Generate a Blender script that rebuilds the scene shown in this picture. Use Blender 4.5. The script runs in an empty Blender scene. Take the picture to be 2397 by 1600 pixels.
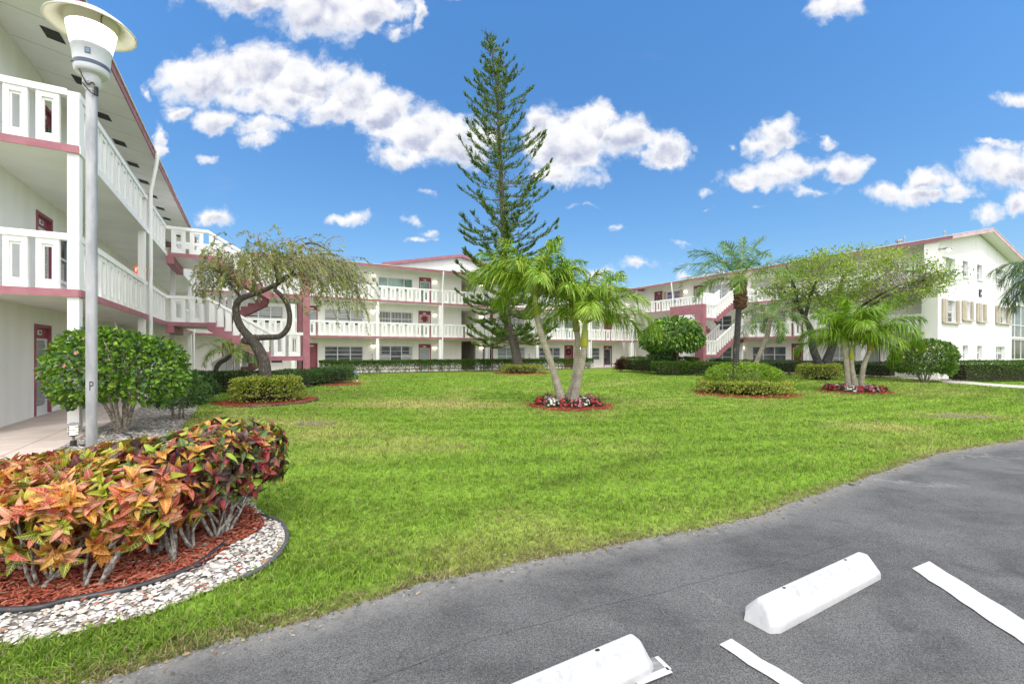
import bpy, bmesh, math, random
import numpy as np
from mathutils import Vector, Matrix

random.seed(7)
RNG = np.random.default_rng(11)
SC = bpy.context.scene
COL = SC.collection
R = math.radians

# ---------------------------------------------------------------- camera
EYE, FPX, CX, HZ = 1.5, 1065.0, 1198.5, 824.0        # eye height (m); lens in pixels of the 2397 px wide photo
cam = bpy.data.cameras.new("Camera")
cam.sensor_width = 36.0
cam.lens = FPX / 2397.0 * 36.0
cam.shift_y = (HZ - 800.0) / 2397.0
cam.clip_start, cam.clip_end = 0.05, 3000.0
camo = bpy.data.objects.new("Camera", cam)
COL.objects.link(camo)
camo.location = (0, 0, EYE)
camo.rotation_euler = (R(90), 0, 0)
SC.camera = camo

# ---------------------------------------------------------------- light
SUN_EL, SUN_AZ = R(54), R(176)                        # azimuth clockwise from +Y: behind the camera, to the right
SUN_DIR = Vector((math.cos(SUN_EL) * math.sin(SUN_AZ), math.cos(SUN_EL) * math.cos(SUN_AZ), math.sin(SUN_EL)))
sun = bpy.data.lights.new("sun", 'SUN')
sun.energy, sun.angle, sun.color = 1.05, R(9), (1.0, 0.96, 0.9)
suno = bpy.data.objects.new("sun", sun)
COL.objects.link(suno)
suno.rotation_euler = SUN_DIR.to_track_quat('Z', 'Y').to_euler()

SC.view_settings.view_transform = 'Standard'
SC.view_settings.look = 'None'
SC.view_settings.exposure = 0.8
SC.view_settings.gamma = 1.0
SC.cycles.max_bounces = 6
SC.cycles.diffuse_bounces = 4
SC.cycles.glossy_bounces = 2
SC.cycles.transmission_bounces = 4
SC.cycles.transparent_max_bounces = 6
SC.cycles.use_denoising = True
SC.cycles.use_adaptive_sampling = True
SC.cycles.adaptive_threshold = 0.02


class NT:
    """small helper for wiring node trees"""
    def __init__(self, tree):
        self.t = tree

    def n(self, typ, **kw):
        nd = self.t.nodes.new(typ)
        for k, v in kw.items():
            setattr(nd, k, v)
        return nd

    def put(self, sock, val):
        if val is None:
            return
        if hasattr(val, 'is_output') or isinstance(val, bpy.types.NodeSocket):
            self.t.links.new(val, sock)
        else:
            sock.default_value = val

    def math(self, op, a, b=None, c=None, clamp=False):
        nd = self.n('ShaderNodeMath', operation=op)
        nd.use_clamp = clamp
        for i, v in enumerate((a, b, c)):
            self.put(nd.inputs[i], v)
        return nd.outputs[0]

    def vec(self, op, a, b=None, c=None, out=0):
        nd = self.n('ShaderNodeVectorMath', operation=op)
        for i, v in enumerate((a, b, c)):
            self.put(nd.inputs[i], v)
        return nd.outputs[out]

    def mix(self, f, a, b, blend='MIX'):
        nd = self.n('ShaderNodeMix', data_type='RGBA', blend_type=blend)
        self.put(nd.inputs[0], f)
        self.put(nd.inputs[6], a if isinstance(a, bpy.types.NodeSocket) else (*a, 1) if len(a) == 3 else a)
        self.put(nd.inputs[7], b if isinstance(b, bpy.types.NodeSocket) else (*b, 1) if len(b) == 3 else b)
        return nd.outputs[2]

    def noise(self, vec, scale, detail=4.0, rough=0.55, dist=0.0, out=0):
        nd = self.n('ShaderNodeTexNoise')
        self.put(nd.inputs['Vector'], vec)
        nd.inputs['Scale'].default_value = scale
        nd.inputs['Detail'].default_value = detail
        nd.inputs['Roughness'].default_value = rough
        nd.inputs['Distortion'].default_value = dist
        return nd.outputs[out]

    def ramp(self, f, lo, hi, a=0.0, b=1.0, smooth=True):
        nd = self.n('ShaderNodeMapRange', interpolation_type='SMOOTHSTEP' if smooth else 'LINEAR')
        self.put(nd.inputs[0], f)
        for i, v in enumerate((lo, hi, a, b)):
            self.put(nd.inputs[i + 1], v)
        return nd.outputs[0]


# ---------------------------------------------------------------- sky: Nishita air with cumulus at infinity
W = bpy.data.worlds.new("World")
SC.world = W
W.use_nodes = True
W.node_tree.nodes.clear()
wt = NT(W.node_tree)
# cumulus banks, each an ellipse in the sky's gnomonic plane (x/y, z/y): centre x, y and radii, in milliradian-like units
CUM = [(600, -30, 190, 78), (760, 10, 170, 84), (872, 22, 80, 60), (500, -34, 120, 40), (975, 30, 20, 34), (925, 68, 34, 24),
       (478, 186, 112, 66), (600, 160, 130, 72), (720, 190, 120, 70), (640, 230, 150, 42), (830, 228, 105, 60), (905, 262, 82, 70),
       (980, 312, 105, 72), (1062, 330, 120, 62), (930, 370, 70, 26), (770, 255, 90, 36),
       (352, 212, 12, 14), (430, 264, 34, 22), (500, 288, 70, 30), (590, 296, 74, 30), (600, 330, 54, 24), (660, 300, 26, 14), (380, 312, 18, 30), (384, 345, 18, 22),
       (1330, 335, 112, 84), (1396, 285, 58, 56), (1460, 318, 76, 56), (1560, 345, 52, 52), (1310, 405, 86, 32), (1270, 305, 66, 50),
       (1828, 312, 56, 36), (1790, 338, 52, 36), (1930, 322, 30, 14), (1975, 392, 62, 38), (1812, 412, 84, 42), (1730, 424, 50, 26), (1860, 392, 66, 40),
       (1652, 452, 18, 10), (1718, 347, 15, 12), (1905, 447, 56, 14),
       (2172, 420, 58, 36), (2080, 460, 80, 22), (2230, 446, 66, 24), (2180, 455, 90, 26), (2330, 392, 90, 42), (2420, 395, 84, 52), (2325, 336, 56, 9),
       (2380, 236, 50, 18), (2330, 496, 54, 20), (2392, 478, 46, 34), (1952, 10, 78, 36), (1058, 2, 22, 12),
       (508, 512, 58, 21), (470, 371, 20, 9), (823, 508, 52, 15), (963, 512, 28, 14), (1002, 536, 24, 10), (970, 553, 34, 6), (1005, 449, 22, 10),
       (1371, 480, 18, 5), (1425, 532, 34, 14), (1595, 567, 24, 5), (1655, 490, 10, 4), (1765, 482, 18, 4),
       (1500, 622, 50, 12), (1640, 640, 50, 14), (1395, 635, 40, 14), (1605, 612, 14, 4), (2250, 470, 20, 6)]
geo = wt.n('ShaderNodeTexCoord').outputs['Generated']
sep = wt.n('ShaderNodeSeparateXYZ')
wt.put(sep.inputs[0], geo)
ysafe = wt.math('MAXIMUM', sep.outputs[1], 0.02)
px_ = wt.math('DIVIDE', sep.outputs[0], ysafe)
pz_ = wt.math('DIVIDE', sep.outputs[2], ysafe)
comb = wt.n('ShaderNodeCombineXYZ')
wt.put(comb.inputs[0], px_)
wt.put(comb.inputs[1], pz_)
P = comb.outputs[0]

grp = bpy.data.node_groups.new("cumulus", 'ShaderNodeTree')
grp.interface.new_socket("P", in_out='INPUT', socket_type='NodeSocketVector')
grp.interface.new_socket("D", in_out='OUTPUT', socket_type='NodeSocketFloat')
grp.interface.new_socket("H", in_out='OUTPUT', socket_type='NodeSocketFloat')
g = NT(grp)
gi, go = g.n('NodeGroupInput'), g.n('NodeGroupOutput')
gP = gi.outputs[0]
warp = g.noise(gP, 11.0, 5.0, 0.62, out=1)
warp = g.vec('MULTIPLY_ADD', warp, (0.11, 0.075, 0), (-0.055, -0.0375, 0))
gW = g.vec('ADD', gP, warp)
acc = acc2 = None
for (ex, ey, erx, ery) in CUM:
    cx_, cz_ = (ex - CX) / FPX, (HZ - ey) / FPX
    sx, sz = FPX / erx, FPX / ery
    v = g.vec('MULTIPLY_ADD', gW, (sx, sz, 0), (-cx_ * sx, -cz_ * sz, 0))
    ln = g.vec('LENGTH', v, out=1)
    # measure the distance in roughly equal units so that small puffs fray like big ones
    d = g.math('MULTIPLY_ADD', ln, -min(1.0, (ery / 60.0) ** 0.55), min(1.0, (ery / 60.0) ** 0.55))
    # second chain leans towards the top of each puff: the difference tells height within the cloud
    d2 = g.math('ADD', d, g.vec('DOT_PRODUCT', v, (-0.05, 0.22, 0), out=1))
    if acc is None:
        acc, acc2 = d, d2
    else:
        nd = g.n('ShaderNodeMath', operation='SMOOTH_MAX')
        g.put(nd.inputs[0], acc)
        g.put(nd.inputs[1], d)
        nd.inputs[2].default_value = 0.08
        acc = nd.outputs[0]
        nd = g.n('ShaderNodeMath', operation='SMOOTH_MAX')
        g.put(nd.inputs[0], acc2)
        g.put(nd.inputs[1], d2)
        nd.inputs[2].default_value = 0.10
        acc2 = nd.outputs[0]
n1 = g.noise(gP, 13.0, 10.0, 0.62, 0.25)
vor = g.n('ShaderNodeTexVoronoi', feature='SMOOTH_F1')
g.put(vor.inputs['Vector'], gW)
vor.inputs['Scale'].default_value = 24.0
vor.inputs['Smoothness'].default_value = 0.6
bil = g.math('MULTIPLY_ADD', vor.outputs[0], -0.45, 0.22)
nn = g.math('MULTIPLY_ADD', n1, 1.35, -0.62)
g.put(go.inputs[0], g.math('ADD', g.math('ADD', g.math('ADD', acc, nn), bil), g.math('MULTIPLY_ADD', g.noise(gW, 62.0, 5.0, 0.6), 0.34, -0.17)))
g.put(go.inputs[1], g.math('ADD', g.math('SUBTRACT', acc2, acc), g.math('MULTIPLY', bil, 0.5)))


cg_ = wt.n('ShaderNodeGroup')
cg_.node_tree = grp
wt.put(cg_.inputs[0], P)
dens, hgt_ = cg_.outputs[0], cg_.outputs[1]
alpha = wt.ramp(dens, -0.08, 0.52)
# shading inside the clouds: lit tops, grey-blue where the cloud is thick and low
nl = wt.noise(P, 15.0, 6.0, 0.55, 0.2)
nu = wt.noise(wt.vec('ADD', P, (-0.010, 0.024, 0)), 15.0, 6.0, 0.55, 0.2)
lit = wt.math('ADD', wt.math('MULTIPLY', hgt_, 2.3), wt.math('MULTIPLY', wt.math('SUBTRACT', nl, nu), 1.05))
thick = wt.ramp(dens, 0.10, 0.75)
lit = wt.math('MULTIPLY_ADD', lit, wt.math('MULTIPLY_ADD', thick, 0.75, 0.25), wt.math('MULTIPLY_ADD', thick, -0.27, 0.92), clamp=True)
CK = 0.575
ccol = wt.mix(wt.ramp(lit, 0.18, 0.86), tuple(CK * c for c in (0.44, 0.49, 0.68)), tuple(CK * c for c in (1.0, 1.0, 1.02)))

nish = wt.n('ShaderNodeTexSky', sky_type='NISHITA')
nish.sun_disc = False
nish.sun_elevation = SUN_EL
nish.sun_rotation = SUN_AZ
nish.altitude = 0
nish.air_density, nish.dust_density, nish.ozone_density = 1.0, 0.3, 2.5
hs = wt.n('ShaderNodeHueSaturation')
wt.put(hs.inputs['Color'], nish.outputs[0])
hs.inputs['Saturation'].default_value = 1.25
hs.inputs['Value'].default_value = 1.0
SKY_K = 0.145
sky = wt.vec('SCALE', hs.outputs[0])
wt.put(sky.node.inputs[3], wt.math('MULTIPLY', wt.ramp(pz_, -0.1, 0.75, 0.40, 0.98, smooth=False), SKY_K))
cir = wt.ramp(wt.noise(wt.vec('MULTIPLY', wt.vec('ADD', P, (0, 0, 0)), (1.2, 4.0, 1)), 2.2, 6.0, 0.6, 0.6), 0.58, 0.9, 0.0, 0.12)
base = wt.mix(cir, sky, tuple(CK * c for c in (0.8, 0.85, 0.95)))
vis = wt.mix(alpha, base, ccol)
# the rest of the dome (overhead and behind the camera) is bright broken overcast
over = wt.math('MAXIMUM', wt.ramp(pz_, 0.86, 1.5), wt.ramp(sep.outputs[1], 0.30, 0.05))
over = wt.math('MAXIMUM', over, wt.ramp(sep.outputs[2], -0.02, -0.06))
nov = wt.noise(geo, 3.0, 3.0, 0.5)
OVER_K = 1.24
ocol = wt.mix(wt.ramp(nov, 0.3, 0.7), tuple(OVER_K * c for c in (0.78, 0.82, 0.90)), tuple(OVER_K * c for c in (1.2, 1.18, 1.15)))
bg = wt.n('ShaderNodeBackground')
wt.put(bg.inputs[0], vis)
bg2 = wt.n('ShaderNodeBackground')
wt.put(bg2.inputs[0], ocol)
mxs = wt.n('ShaderNodeMixShader')
wt.put(mxs.inputs[0], over)
wt.put(mxs.inputs[1], bg.outputs[0])
wt.put(mxs.inputs[2], bg2.outputs[0])
wo = wt.n('ShaderNodeOutputWorld')
wt.put(wo.inputs[0], mxs.outputs[0])
W.cycles.sampling_method = 'NONE'

# ---------------------------------------------------------------- plan of the courtyard
A30 = R(30)
CB, SB = math.cos(A30), math.sin(A30)                 # u runs right-and-away, v runs left-and-away
UL, UR, VB = -2.73, 33.1, 33.3                        # outer edges of the three galleries
UWL, UWR, VWB = -4.25, 34.6, 34.8                     # their house walls
VNL, VNR = 11.3, 10.05                                # near ends of the left and right wings
S2B, S3B, S2T, S3T = 2.53, 5.18, 2.66, 5.31           # undersides and tops of the two gallery floors
EAVE, SLOPE = 7.66, 0.19


def w2(u, v):
    return (CB * u - SB * v, SB * u + CB * v)


def uv(x, y):
    return (CB * x + SB * y, -SB * x + CB * y)


def at(px, y, Y):
    """point at distance Y (m) seen at photo pixel (px, y)"""
    return Vector(((px - CX) / FPX * Y, Y, EYE + (HZ - y) / FPX * Y))


def gr(px, y, z=0.0):
    Y = FPX * (EYE - z) / (y - HZ)
    return Vector(((px - CX) / FPX * Y, Y, z))


def s_on_u(px, u):
    k = (px - CX) / FPX
    return u * (CB - k * SB) / (SB + k * CB)


def s_on_v(px, v):
    k = (px - CX) / FPX
    return v * (SB + k * CB) / (CB - k * SB)


def z_at(px, y, u, v):
    return EYE + (HZ - y) / FPX * w2(u, v)[1]


# ---------------------------------------------------------------- mesh helpers
class MB:
    def __init__(self):
        self.V, self.F, self.M, self.C, self.L, self.n = [], [], [], [], [], 0

    def add(self, V, F, mat=0, col=None, luv=None, col2=None):
        V = np.asarray(V, dtype=np.float64).reshape(-1, 3)
        F = np.asarray(F, dtype=np.int64)
        if F.ndim == 1:
            F = F[None, :]
        self.F.append(F + self.n)
        self.M.append(mat)
        self.V.append(V)
        m = len(V)
        c = np.ones((m, 3))
        if col is not None:
            c[:] = np.asarray(col)
        self.C.append(c)
        l = np.zeros((m, 3))
        if luv is not None:
            l[:] = luv
        self.L.append((l, col2))
        self.n += m
        return self

    BOXF = [[0, 1, 3, 2], [4, 6, 7, 5], [0, 4, 5, 1], [2, 3, 7, 6], [0, 2, 6, 4], [1, 5, 7, 3]]

    def box(self, x0, x1, y0, y1, z0, z1, mat=0, f=None, col=None):
        P = [(x, y, z) for x in (x0, x1) for y in (y0, y1) for z in (z0, z1)]
        if f:
            P = [f(*p) for p in P]
        return self.add(P, self.BOXF, mat, col)

    def obox(self, p0, t, n, a0, a1, d0, d1, z0, z1, mat=0, slope=0.0, col=None):
        P = []
        for a in (a0, a1):
            for d in (d0, d1):
                for z in (z0, z1):
                    P.append((p0[0] + t[0] * a + n[0] * d, p0[1] + t[1] * a + n[1] * d, z + slope * a))
        return self.add(P, self.BOXF, mat, col)

    def poly(self, pts, mat=0, col=None):
        return self.add(pts, [list(range(len(pts)))], mat, col)

    def prism(self, pts, z0, z1, mat=0, f=None, col=None):
        n = len(pts)
        V = [(p[0], p[1], z0) for p in pts] + [(p[0], p[1], z1) for p in pts]
        if f:
            V = [f(*p) for p in V]
        self.add(V, [[i, (i + 1) % n, n + (i + 1) % n, n + i] for i in range(n)], mat, col)
        self.add(V[n:], [list(range(n))], mat, col)
        return self.add(V[:n], [list(range(n))[::-1]], mat, col)

    def tube(self, pts, rad, k=8, mat=0, col=None, caps=True, col_tip=None):
        pts = [Vector(p) for p in pts]
        n = len(pts)
        if not hasattr(rad, '__len__'):
            rad = [rad] * n
        up = Vector((0, 0, 1))
        V, C = [], []
        prev = None
        for i, p in enumerate(pts):
            t = (pts[min(i + 1, n - 1)] - pts[max(i - 1, 0)])
            t = t.normalized() if t.length > 1e-9 else Vector((0, 0, 1))
            if prev is None:
                x = t.cross(up)
                if x.length < 0.05:
                    x = t.cross(Vector((1, 0, 0)))
            else:
                x = prev - t * prev.dot(t)
            x.normalize()
            prev = x
            y = t.cross(x)
            for j in range(k):
                a = 2 * math.pi * j / k
                V.append(p + (x * math.cos(a) + y * math.sin(a)) * rad[i])
                if col_tip is not None:
                    f_ = i / max(1, n - 1)
                    C.append([col[q] * (1 - f_) + col_tip[q] * f_ for q in range(3)])
        F = [[i * k + j, i * k + (j + 1) % k, (i + 1) * k + (j + 1) % k, (i + 1) * k + j] for i in range(n - 1) for j in range(k)]
        base = self.n
        luv = np.zeros((n * k, 3))
        self.add(V, F, mat, np.array(C) if col_tip is not None else col)
        if caps and k > 2:
            self.F.append(np.array([[base + j for j in range(k)][::-1]]))
            self.M.append(mat)
            self.F.append(np.array([[base + (n - 1) * k + j for j in range(k)]]))
            self.M.append(mat)
        return self

    def lathe(self, prof, k=24, mat=0, o=(0, 0, 0), col=None):
        V = []
        for (r, z) in prof:
            for j in range(k):
                a = 2 * math.pi * j / k
                V.append((o[0] + r * math.cos(a), o[1] + r * math.sin(a), o[2] + z))
        F = [[i * k + j, i * k + (j + 1) % k, (i + 1) * k + (j + 1) % k, (i + 1) * k + j] for i in range(len(prof) - 1) for j in range(k)]
        return self.add(V, F, mat, col)

    def scatter(self, T, F, pos, Rm, scale, mat=0, col=None, luv=None, col2=None):
        """many copies of one small shape: T (t,3), F (f,k), pos (n,3), Rm (n,3,3), scale (n,) or (n,3)"""
        T = np.asarray(T, float)
        F = np.asarray(F)
        n, t = len(pos), len(T)
        if n == 0:
            return self
        scale = np.asarray(scale, float)
        if scale.ndim == 1:
            scale = scale[:, None].repeat(3, 1)
        S = T[None] * scale[:, None, :]
        V = np.einsum('nij,ntj->nti', Rm, S) + pos[:, None, :]
        FF = (F[None] + (np.arange(n) * t)[:, None, None]).reshape(-1, F.shape[1])
        c = None if col is None else np.repeat(np.asarray(col), t, axis=0)
        c2 = None if col2 is None else np.repeat(np.asarray(col2), t, axis=0)
        l = None if luv is None else np.tile(np.asarray(luv), (n, 1))
        return self.add(V.reshape(-1, 3), FF, mat, c, l, c2)

    def build(self, name, mats, parent=None, org=(0, 0, 0), smooth=False, uvleaf=False):
        V = np.concatenate(self.V) - np.asarray(org, float)
        loops = np.concatenate([f.ravel() for f in self.F])
        tot = np.concatenate([np.full(len(f), f.shape[1]) for f in self.F])
        mi = np.concatenate([np.full(len(f), m) for f, m in zip(self.F, self.M)])
        start = np.concatenate([[0], np.cumsum(tot)[:-1]])
        me = bpy.data.meshes.new(name)
        me.vertices.add(len(V))
        me.vertices.foreach_set('co', V.ravel())
        me.loops.add(len(loops))
        me.loops.foreach_set('vertex_index', loops.astype(np.int32))
        me.polygons.add(len(tot))
        me.polygons.foreach_set('loop_start', start.astype(np.int32))
        me.polygons.foreach_set('loop_total', tot.astype(np.int32))
        me.polygons.foreach_set('material_index', mi.astype(np.int32))
        me.polygons.foreach_set('use_smooth', np.full(len(tot), smooth))
        for m in (mats if isinstance(mats, (list, tuple)) else [mats]):
            me.materials.append(m)
        ca = me.attributes.new('col', 'FLOAT_COLOR', 'POINT')
        c4 = np.ones((len(V), 4))
        c4[:, :3] = np.concatenate(self.C)
        ca.data.foreach_set('color', c4.ravel())
        if uvleaf:
            la = me.attributes.new('luv', 'FLOAT_VECTOR', 'POINT')
            la.data.foreach_set('vector', np.concatenate([l for l, _ in self.L]).ravel())
            c2 = np.concatenate([np.zeros((len(l), 3)) if k is None else k for l, k in self.L])
            cb = me.attributes.new('veincol', 'FLOAT_COLOR', 'POINT')
            c4[:, :3] = c2
            cb.data.foreach_set('color', c4.ravel())
        me.update(calc_edges=True)
        o = bpy.data.objects.new(name, me)
        COL.objects.link(o)
        if parent is not None:
            o.parent = parent
        else:
            o.location = org
        return o


def tag(o, label=None, cat=None, group=None, kind=None):
    if label:
        o['label'] = label
    if cat:
        o['category'] = cat
    if group:
        o['group'] = group
    if kind:
        o['kind'] = kind
    return o


def thing(name, label, cat, loc=(0, 0, 0), rz=0.0, group=None):
    o = bpy.data.objects.new(name, None)
    COL.objects.link(o)
    o.location = loc
    o.rotation_euler = (0, 0, rz)
    return tag(o, label, cat, group)


def copy_tree(o, parent=None):
    c = o.copy()
    COL.objects.link(c)
    c.parent = parent
    for ch in list(o.children):
        copy_tree(ch, c)
    return c


def unit(a):
    return a / np.maximum(np.linalg.norm(a, axis=-1, keepdims=True), 1e-9)


def frames(d, nrm):
    """rotation matrices whose y axis is d and whose z axis is near nrm"""
    y = unit(d)
    x = unit(np.cross(y, nrm))
    z = np.cross(x, y)
    return np.stack([x, y, z], axis=-1)


def rdir(n, rng=None):
    rng = rng or RNG
    return unit(rng.normal(size=(n, 3)))


# ---------------------------------------------------------------- materials
MATS = {}


def pmat(name, c1, c2=None, rough=0.7, scale=6.0, bump=0.0, bscale=40.0, spec=0.4, metal=0.0, lo=0.35, hi=0.65, stretch=(1, 1, 1),
         attr=False, emit=None, estr=0.0, trans=0.0, detail=5.0):
    m = bpy.data.materials.new(name)
    m.use_nodes = True
    t = NT(m.node_tree)
    b = m.node_tree.nodes['Principled BSDF']
    tc = t.n('ShaderNodeTexCoord').outputs['Object']
    v = t.vec('MULTIPLY', tc, stretch)
    c2 = c2 or tuple(c * 0.82 for c in c1)
    f = t.ramp(t.noise(v, scale, detail), lo, hi)
    colr = t.mix(f, c1, c2)
    if attr:
        at_ = t.n('ShaderNodeAttribute', attribute_name='col').outputs[0]
        colr = t.mix(1.0, at_, colr, 'MULTIPLY')
    t.put(b.inputs['Base Color'], colr)
    b.inputs['Roughness'].default_value = rough
    b.inputs['Metallic'].default_value = metal
    b.inputs['Specular IOR Level'].default_value = spec
    if bump:
        bn = t.n('ShaderNodeBump')
        bn.inputs['Strength'].default_value = bump
        bn.inputs['Distance'].default_value = 0.01
        t.put(bn.inputs['Height'], t.noise(tc, bscale, 4.0))
        t.put(b.inputs['Normal'], bn.outputs[0])
    if emit:
        b.inputs['Emission Color'].default_value = (*emit, 1)
        b.inputs['Emission Strength'].default_value = estr
    if trans:
        tr = t.n('ShaderNodeBsdfTranslucent')
        t.put(tr.inputs[0], colr)
        mx = t.n('ShaderNodeMixShader')
        mx.inputs[0].default_value = trans
        t.put(mx.inputs[1], b.outputs[0])
        t.put(mx.inputs[2], tr.outputs[0])
        out = [n for n in m.node_tree.nodes if n.type == 'OUTPUT_MATERIAL'][0]
        t.put(out.inputs[0], mx.outputs[0])
    MATS[name] = m
    return m


def leafmat(name, rough=0.45, trans=0.3, spec=0.45):
    """leaf surface: each leaf's own colour with a mottled variation"""
    return pmat(name, (1, 1, 1), (0.78, 0.8, 0.72), rough=rough, scale=9.0, spec=spec, attr=True, trans=trans, detail=2.0)


STUCCO = pmat('stucco white', (0.89, 0.875, 0.835), (0.85, 0.835, 0.79), 0.85, 0.9, 0.25, 90, stretch=(3, 3, 0.5), spec=0.2)
STUCCO2 = pmat('stucco bright', (0.83, 0.83, 0.825), (0.73, 0.735, 0.725), 0.85, 0.8, 0.25, 90, stretch=(3, 3, 0.35), spec=0.2, lo=0.45, hi=0.8)
TRIM = pmat('white painted wood', (0.84, 0.835, 0.815), (0.77, 0.76, 0.735), 0.55, 3.0, 0.08, 60, stretch=(1, 1, 0.4), lo=0.45, hi=0.8)
PINK = pmat('pink trim paint', (0.40, 0.165, 0.195), (0.34, 0.13, 0.16), 0.6, 3.0, 0.15, 40)
DPINK = pmat('dusty red door paint', (0.32, 0.085, 0.115), (0.26, 0.07, 0.095), 0.5, 2.0)
SOFF = pmat('soffit paint', (0.88, 0.87, 0.84), (0.83, 0.82, 0.79), 0.8, 1.2, spec=0.2)
ROOF = pmat('grey roofing', (0.30, 0.29, 0.285), (0.20, 0.195, 0.19), 0.9, 5.0, 0.3, 60, spec=0.2)
DRIP = pmat('cream drip edge', (0.72, 0.64, 0.58), None, 0.45, 3.0)
DARKGAP = pmat('dark vent mesh', (0.035, 0.032, 0.03), (0.06, 0.055, 0.05), 0.8, 80.0)
SEAM = pmat('panel seam', (0.42, 0.41, 0.38), None, 0.9)
ALU = pmat('white window frame', (0.74, 0.75, 0.75), (0.66, 0.67, 0.67), 0.4, 4.0)
GLASS = pmat('window glass dark', (0.035, 0.045, 0.055), (0.09, 0.10, 0.11), 0.08, 1.3, spec=0.45, lo=0.4, hi=0.6)
GLASSG = pmat('window glass green', (0.08, 0.17, 0.14), (0.20, 0.36, 0.30), 0.06, 1.0, spec=0.8)
GLASSB = pmat('window glass blue', (0.10, 0.12, 0.15), (0.18, 0.20, 0.23), 0.08, 1.6, spec=0.8)
BLIND_GLARE = pmat('pale blind and painted glare', (0.46, 0.465, 0.46), (0.34, 0.35, 0.355), 0.25, 1.4, stretch=(1, 1, 6), spec=0.6)  # real blinds, and the reflection painted into the gable panes
PURPLE = pmat('purple blind behind glass', (0.16, 0.12, 0.24), (0.30, 0.25, 0.40), 0.2, 1.5, stretch=(1, 1, 5), spec=0.6)
GREYDOOR = pmat('grey louvre glass', (0.36, 0.40, 0.40), (0.28, 0.32, 0.32), 0.2, 2.0, stretch=(1, 1, 5), spec=0.6)
BROWN = pmat('brown slatted door', (0.15, 0.065, 0.03), (0.10, 0.045, 0.022), 0.5, 3.0, stretch=(1, 1, 6))
TAN = pmat('tan shutter paint', (0.52, 0.44, 0.35), (0.45, 0.38, 0.30), 0.6, 3.0)
LAMP = pmat('lit wall lamp lens', (0.9, 0.88, 0.8), None, 0.4, emit=(1.0, 0.90, 0.66), estr=5.0)
SCONCE = pmat('lit sconce bulb', (0.9, 0.85, 0.7), None, 0.4, emit=(1.0, 0.80, 0.45), estr=6.0)
METAL = pmat('grey metal', (0.42, 0.43, 0.44), (0.34, 0.35, 0.36), 0.4, 9.0, metal=0.6)
BLACK = pmat('black plastic', (0.02, 0.02, 0.022), (0.035, 0.035, 0.038), 0.45, 20.0)
EXITM = pmat('lit exit sign face', (0.6, 0.05, 0.03), None, 0.5, emit=(1.0, 0.06, 0.02), estr=1.4)
EXITW = pmat('lit exit letters', (0.9, 0.8, 0.7), None, 0.5, emit=(1.0, 0.75, 0.6), estr=1.2)
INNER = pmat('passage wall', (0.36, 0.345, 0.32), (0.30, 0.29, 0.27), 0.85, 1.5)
CONC = pmat('walkway concrete', (0.54, 0.455, 0.405), (0.475, 0.395, 0.35), 0.8, 2.5, 0.15, 120, spec=0.25, detail=8.0)
PATHC = pmat('path concrete', (0.56, 0.53, 0.48), (0.47, 0.44, 0.39), 0.85, 2.5, 0.15, 120, spec=0.25, detail=8.0)
# ================================================================ the three wings (local axes u, v; root turned by 30 degrees)
def wing(name, label, u0, v0):
    x, y = w2(u0, v0)
    o = thing(name, label, 'apartment building', (x, y, 0), A30, 'wings of the apartment court')
    o['_'] = 0
    del o['_']
    ORG[o.name] = (u0, v0, 0)
    return o


ORG = {}
LW = wing('apartment_wing', 'white three-storey wing at left whose galleries run past the street lamp', -4.25, VNL)
BW = wing('apartment_wing', 'white three-storey wing straight ahead behind the tall pine, seen face on', 15.0, VB)
RW = wing('apartment_wing', 'white three-storey wing at right ending in a gable wall with a letter E', UR, VNR)


def part(mb, name, mats, wg, parent=None, smooth=False):
    """a part of a wing (or a sub-part when parent is given)"""
    return mb.build(name, mats, parent or wg, org=ORG[wg.name], smooth=smooth)


fL = lambda s, d, z: (UWL + d, s, z)
fB = lambda s, d, z: (s, VWB - d, z)
fR = lambda s, d, z: (UWR - d, s, z)
fG = lambda s, d, z: (s, VNR - d, z)
HOLES = {'L': [], 'B': [], 'R': [], 'G': []}
FR = {'L': (fL, LW), 'B': (fB, BW), 'R': (fR, RW), 'G': (fG, RW)}


def spos(w, px):
    return {'L': lambda: s_on_u(px, UWL), 'B': lambda: s_on_v(px, VWB), 'R': lambda: s_on_u(px, UWR), 'G': lambda: s_on_v(px, VNR)}[w]()


def text_mesh(body, size, mat, name, parent, M, extrude=0.002):
    cu = bpy.data.curves.new(name, 'FONT')
    cu.body = body
    cu.size = size
    cu.extrude = extrude
    cu.align_x = 'CENTER'
    cu.align_y = 'CENTER'
    tmp = bpy.data.objects.new(name + '_tmp', cu)
    COL.objects.link(tmp)
    dg = bpy.context.evaluated_depsgraph_get()
    me = bpy.data.meshes.new_from_object(tmp.evaluated_get(dg))
    bpy.data.objects.remove(tmp)
    me.transform(M)
    me.materials.clear()
    me.materials.append(mat)
    o = bpy.data.objects.new(name, me)
    COL.objects.link(o)
    o.parent = parent
    return o


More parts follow.
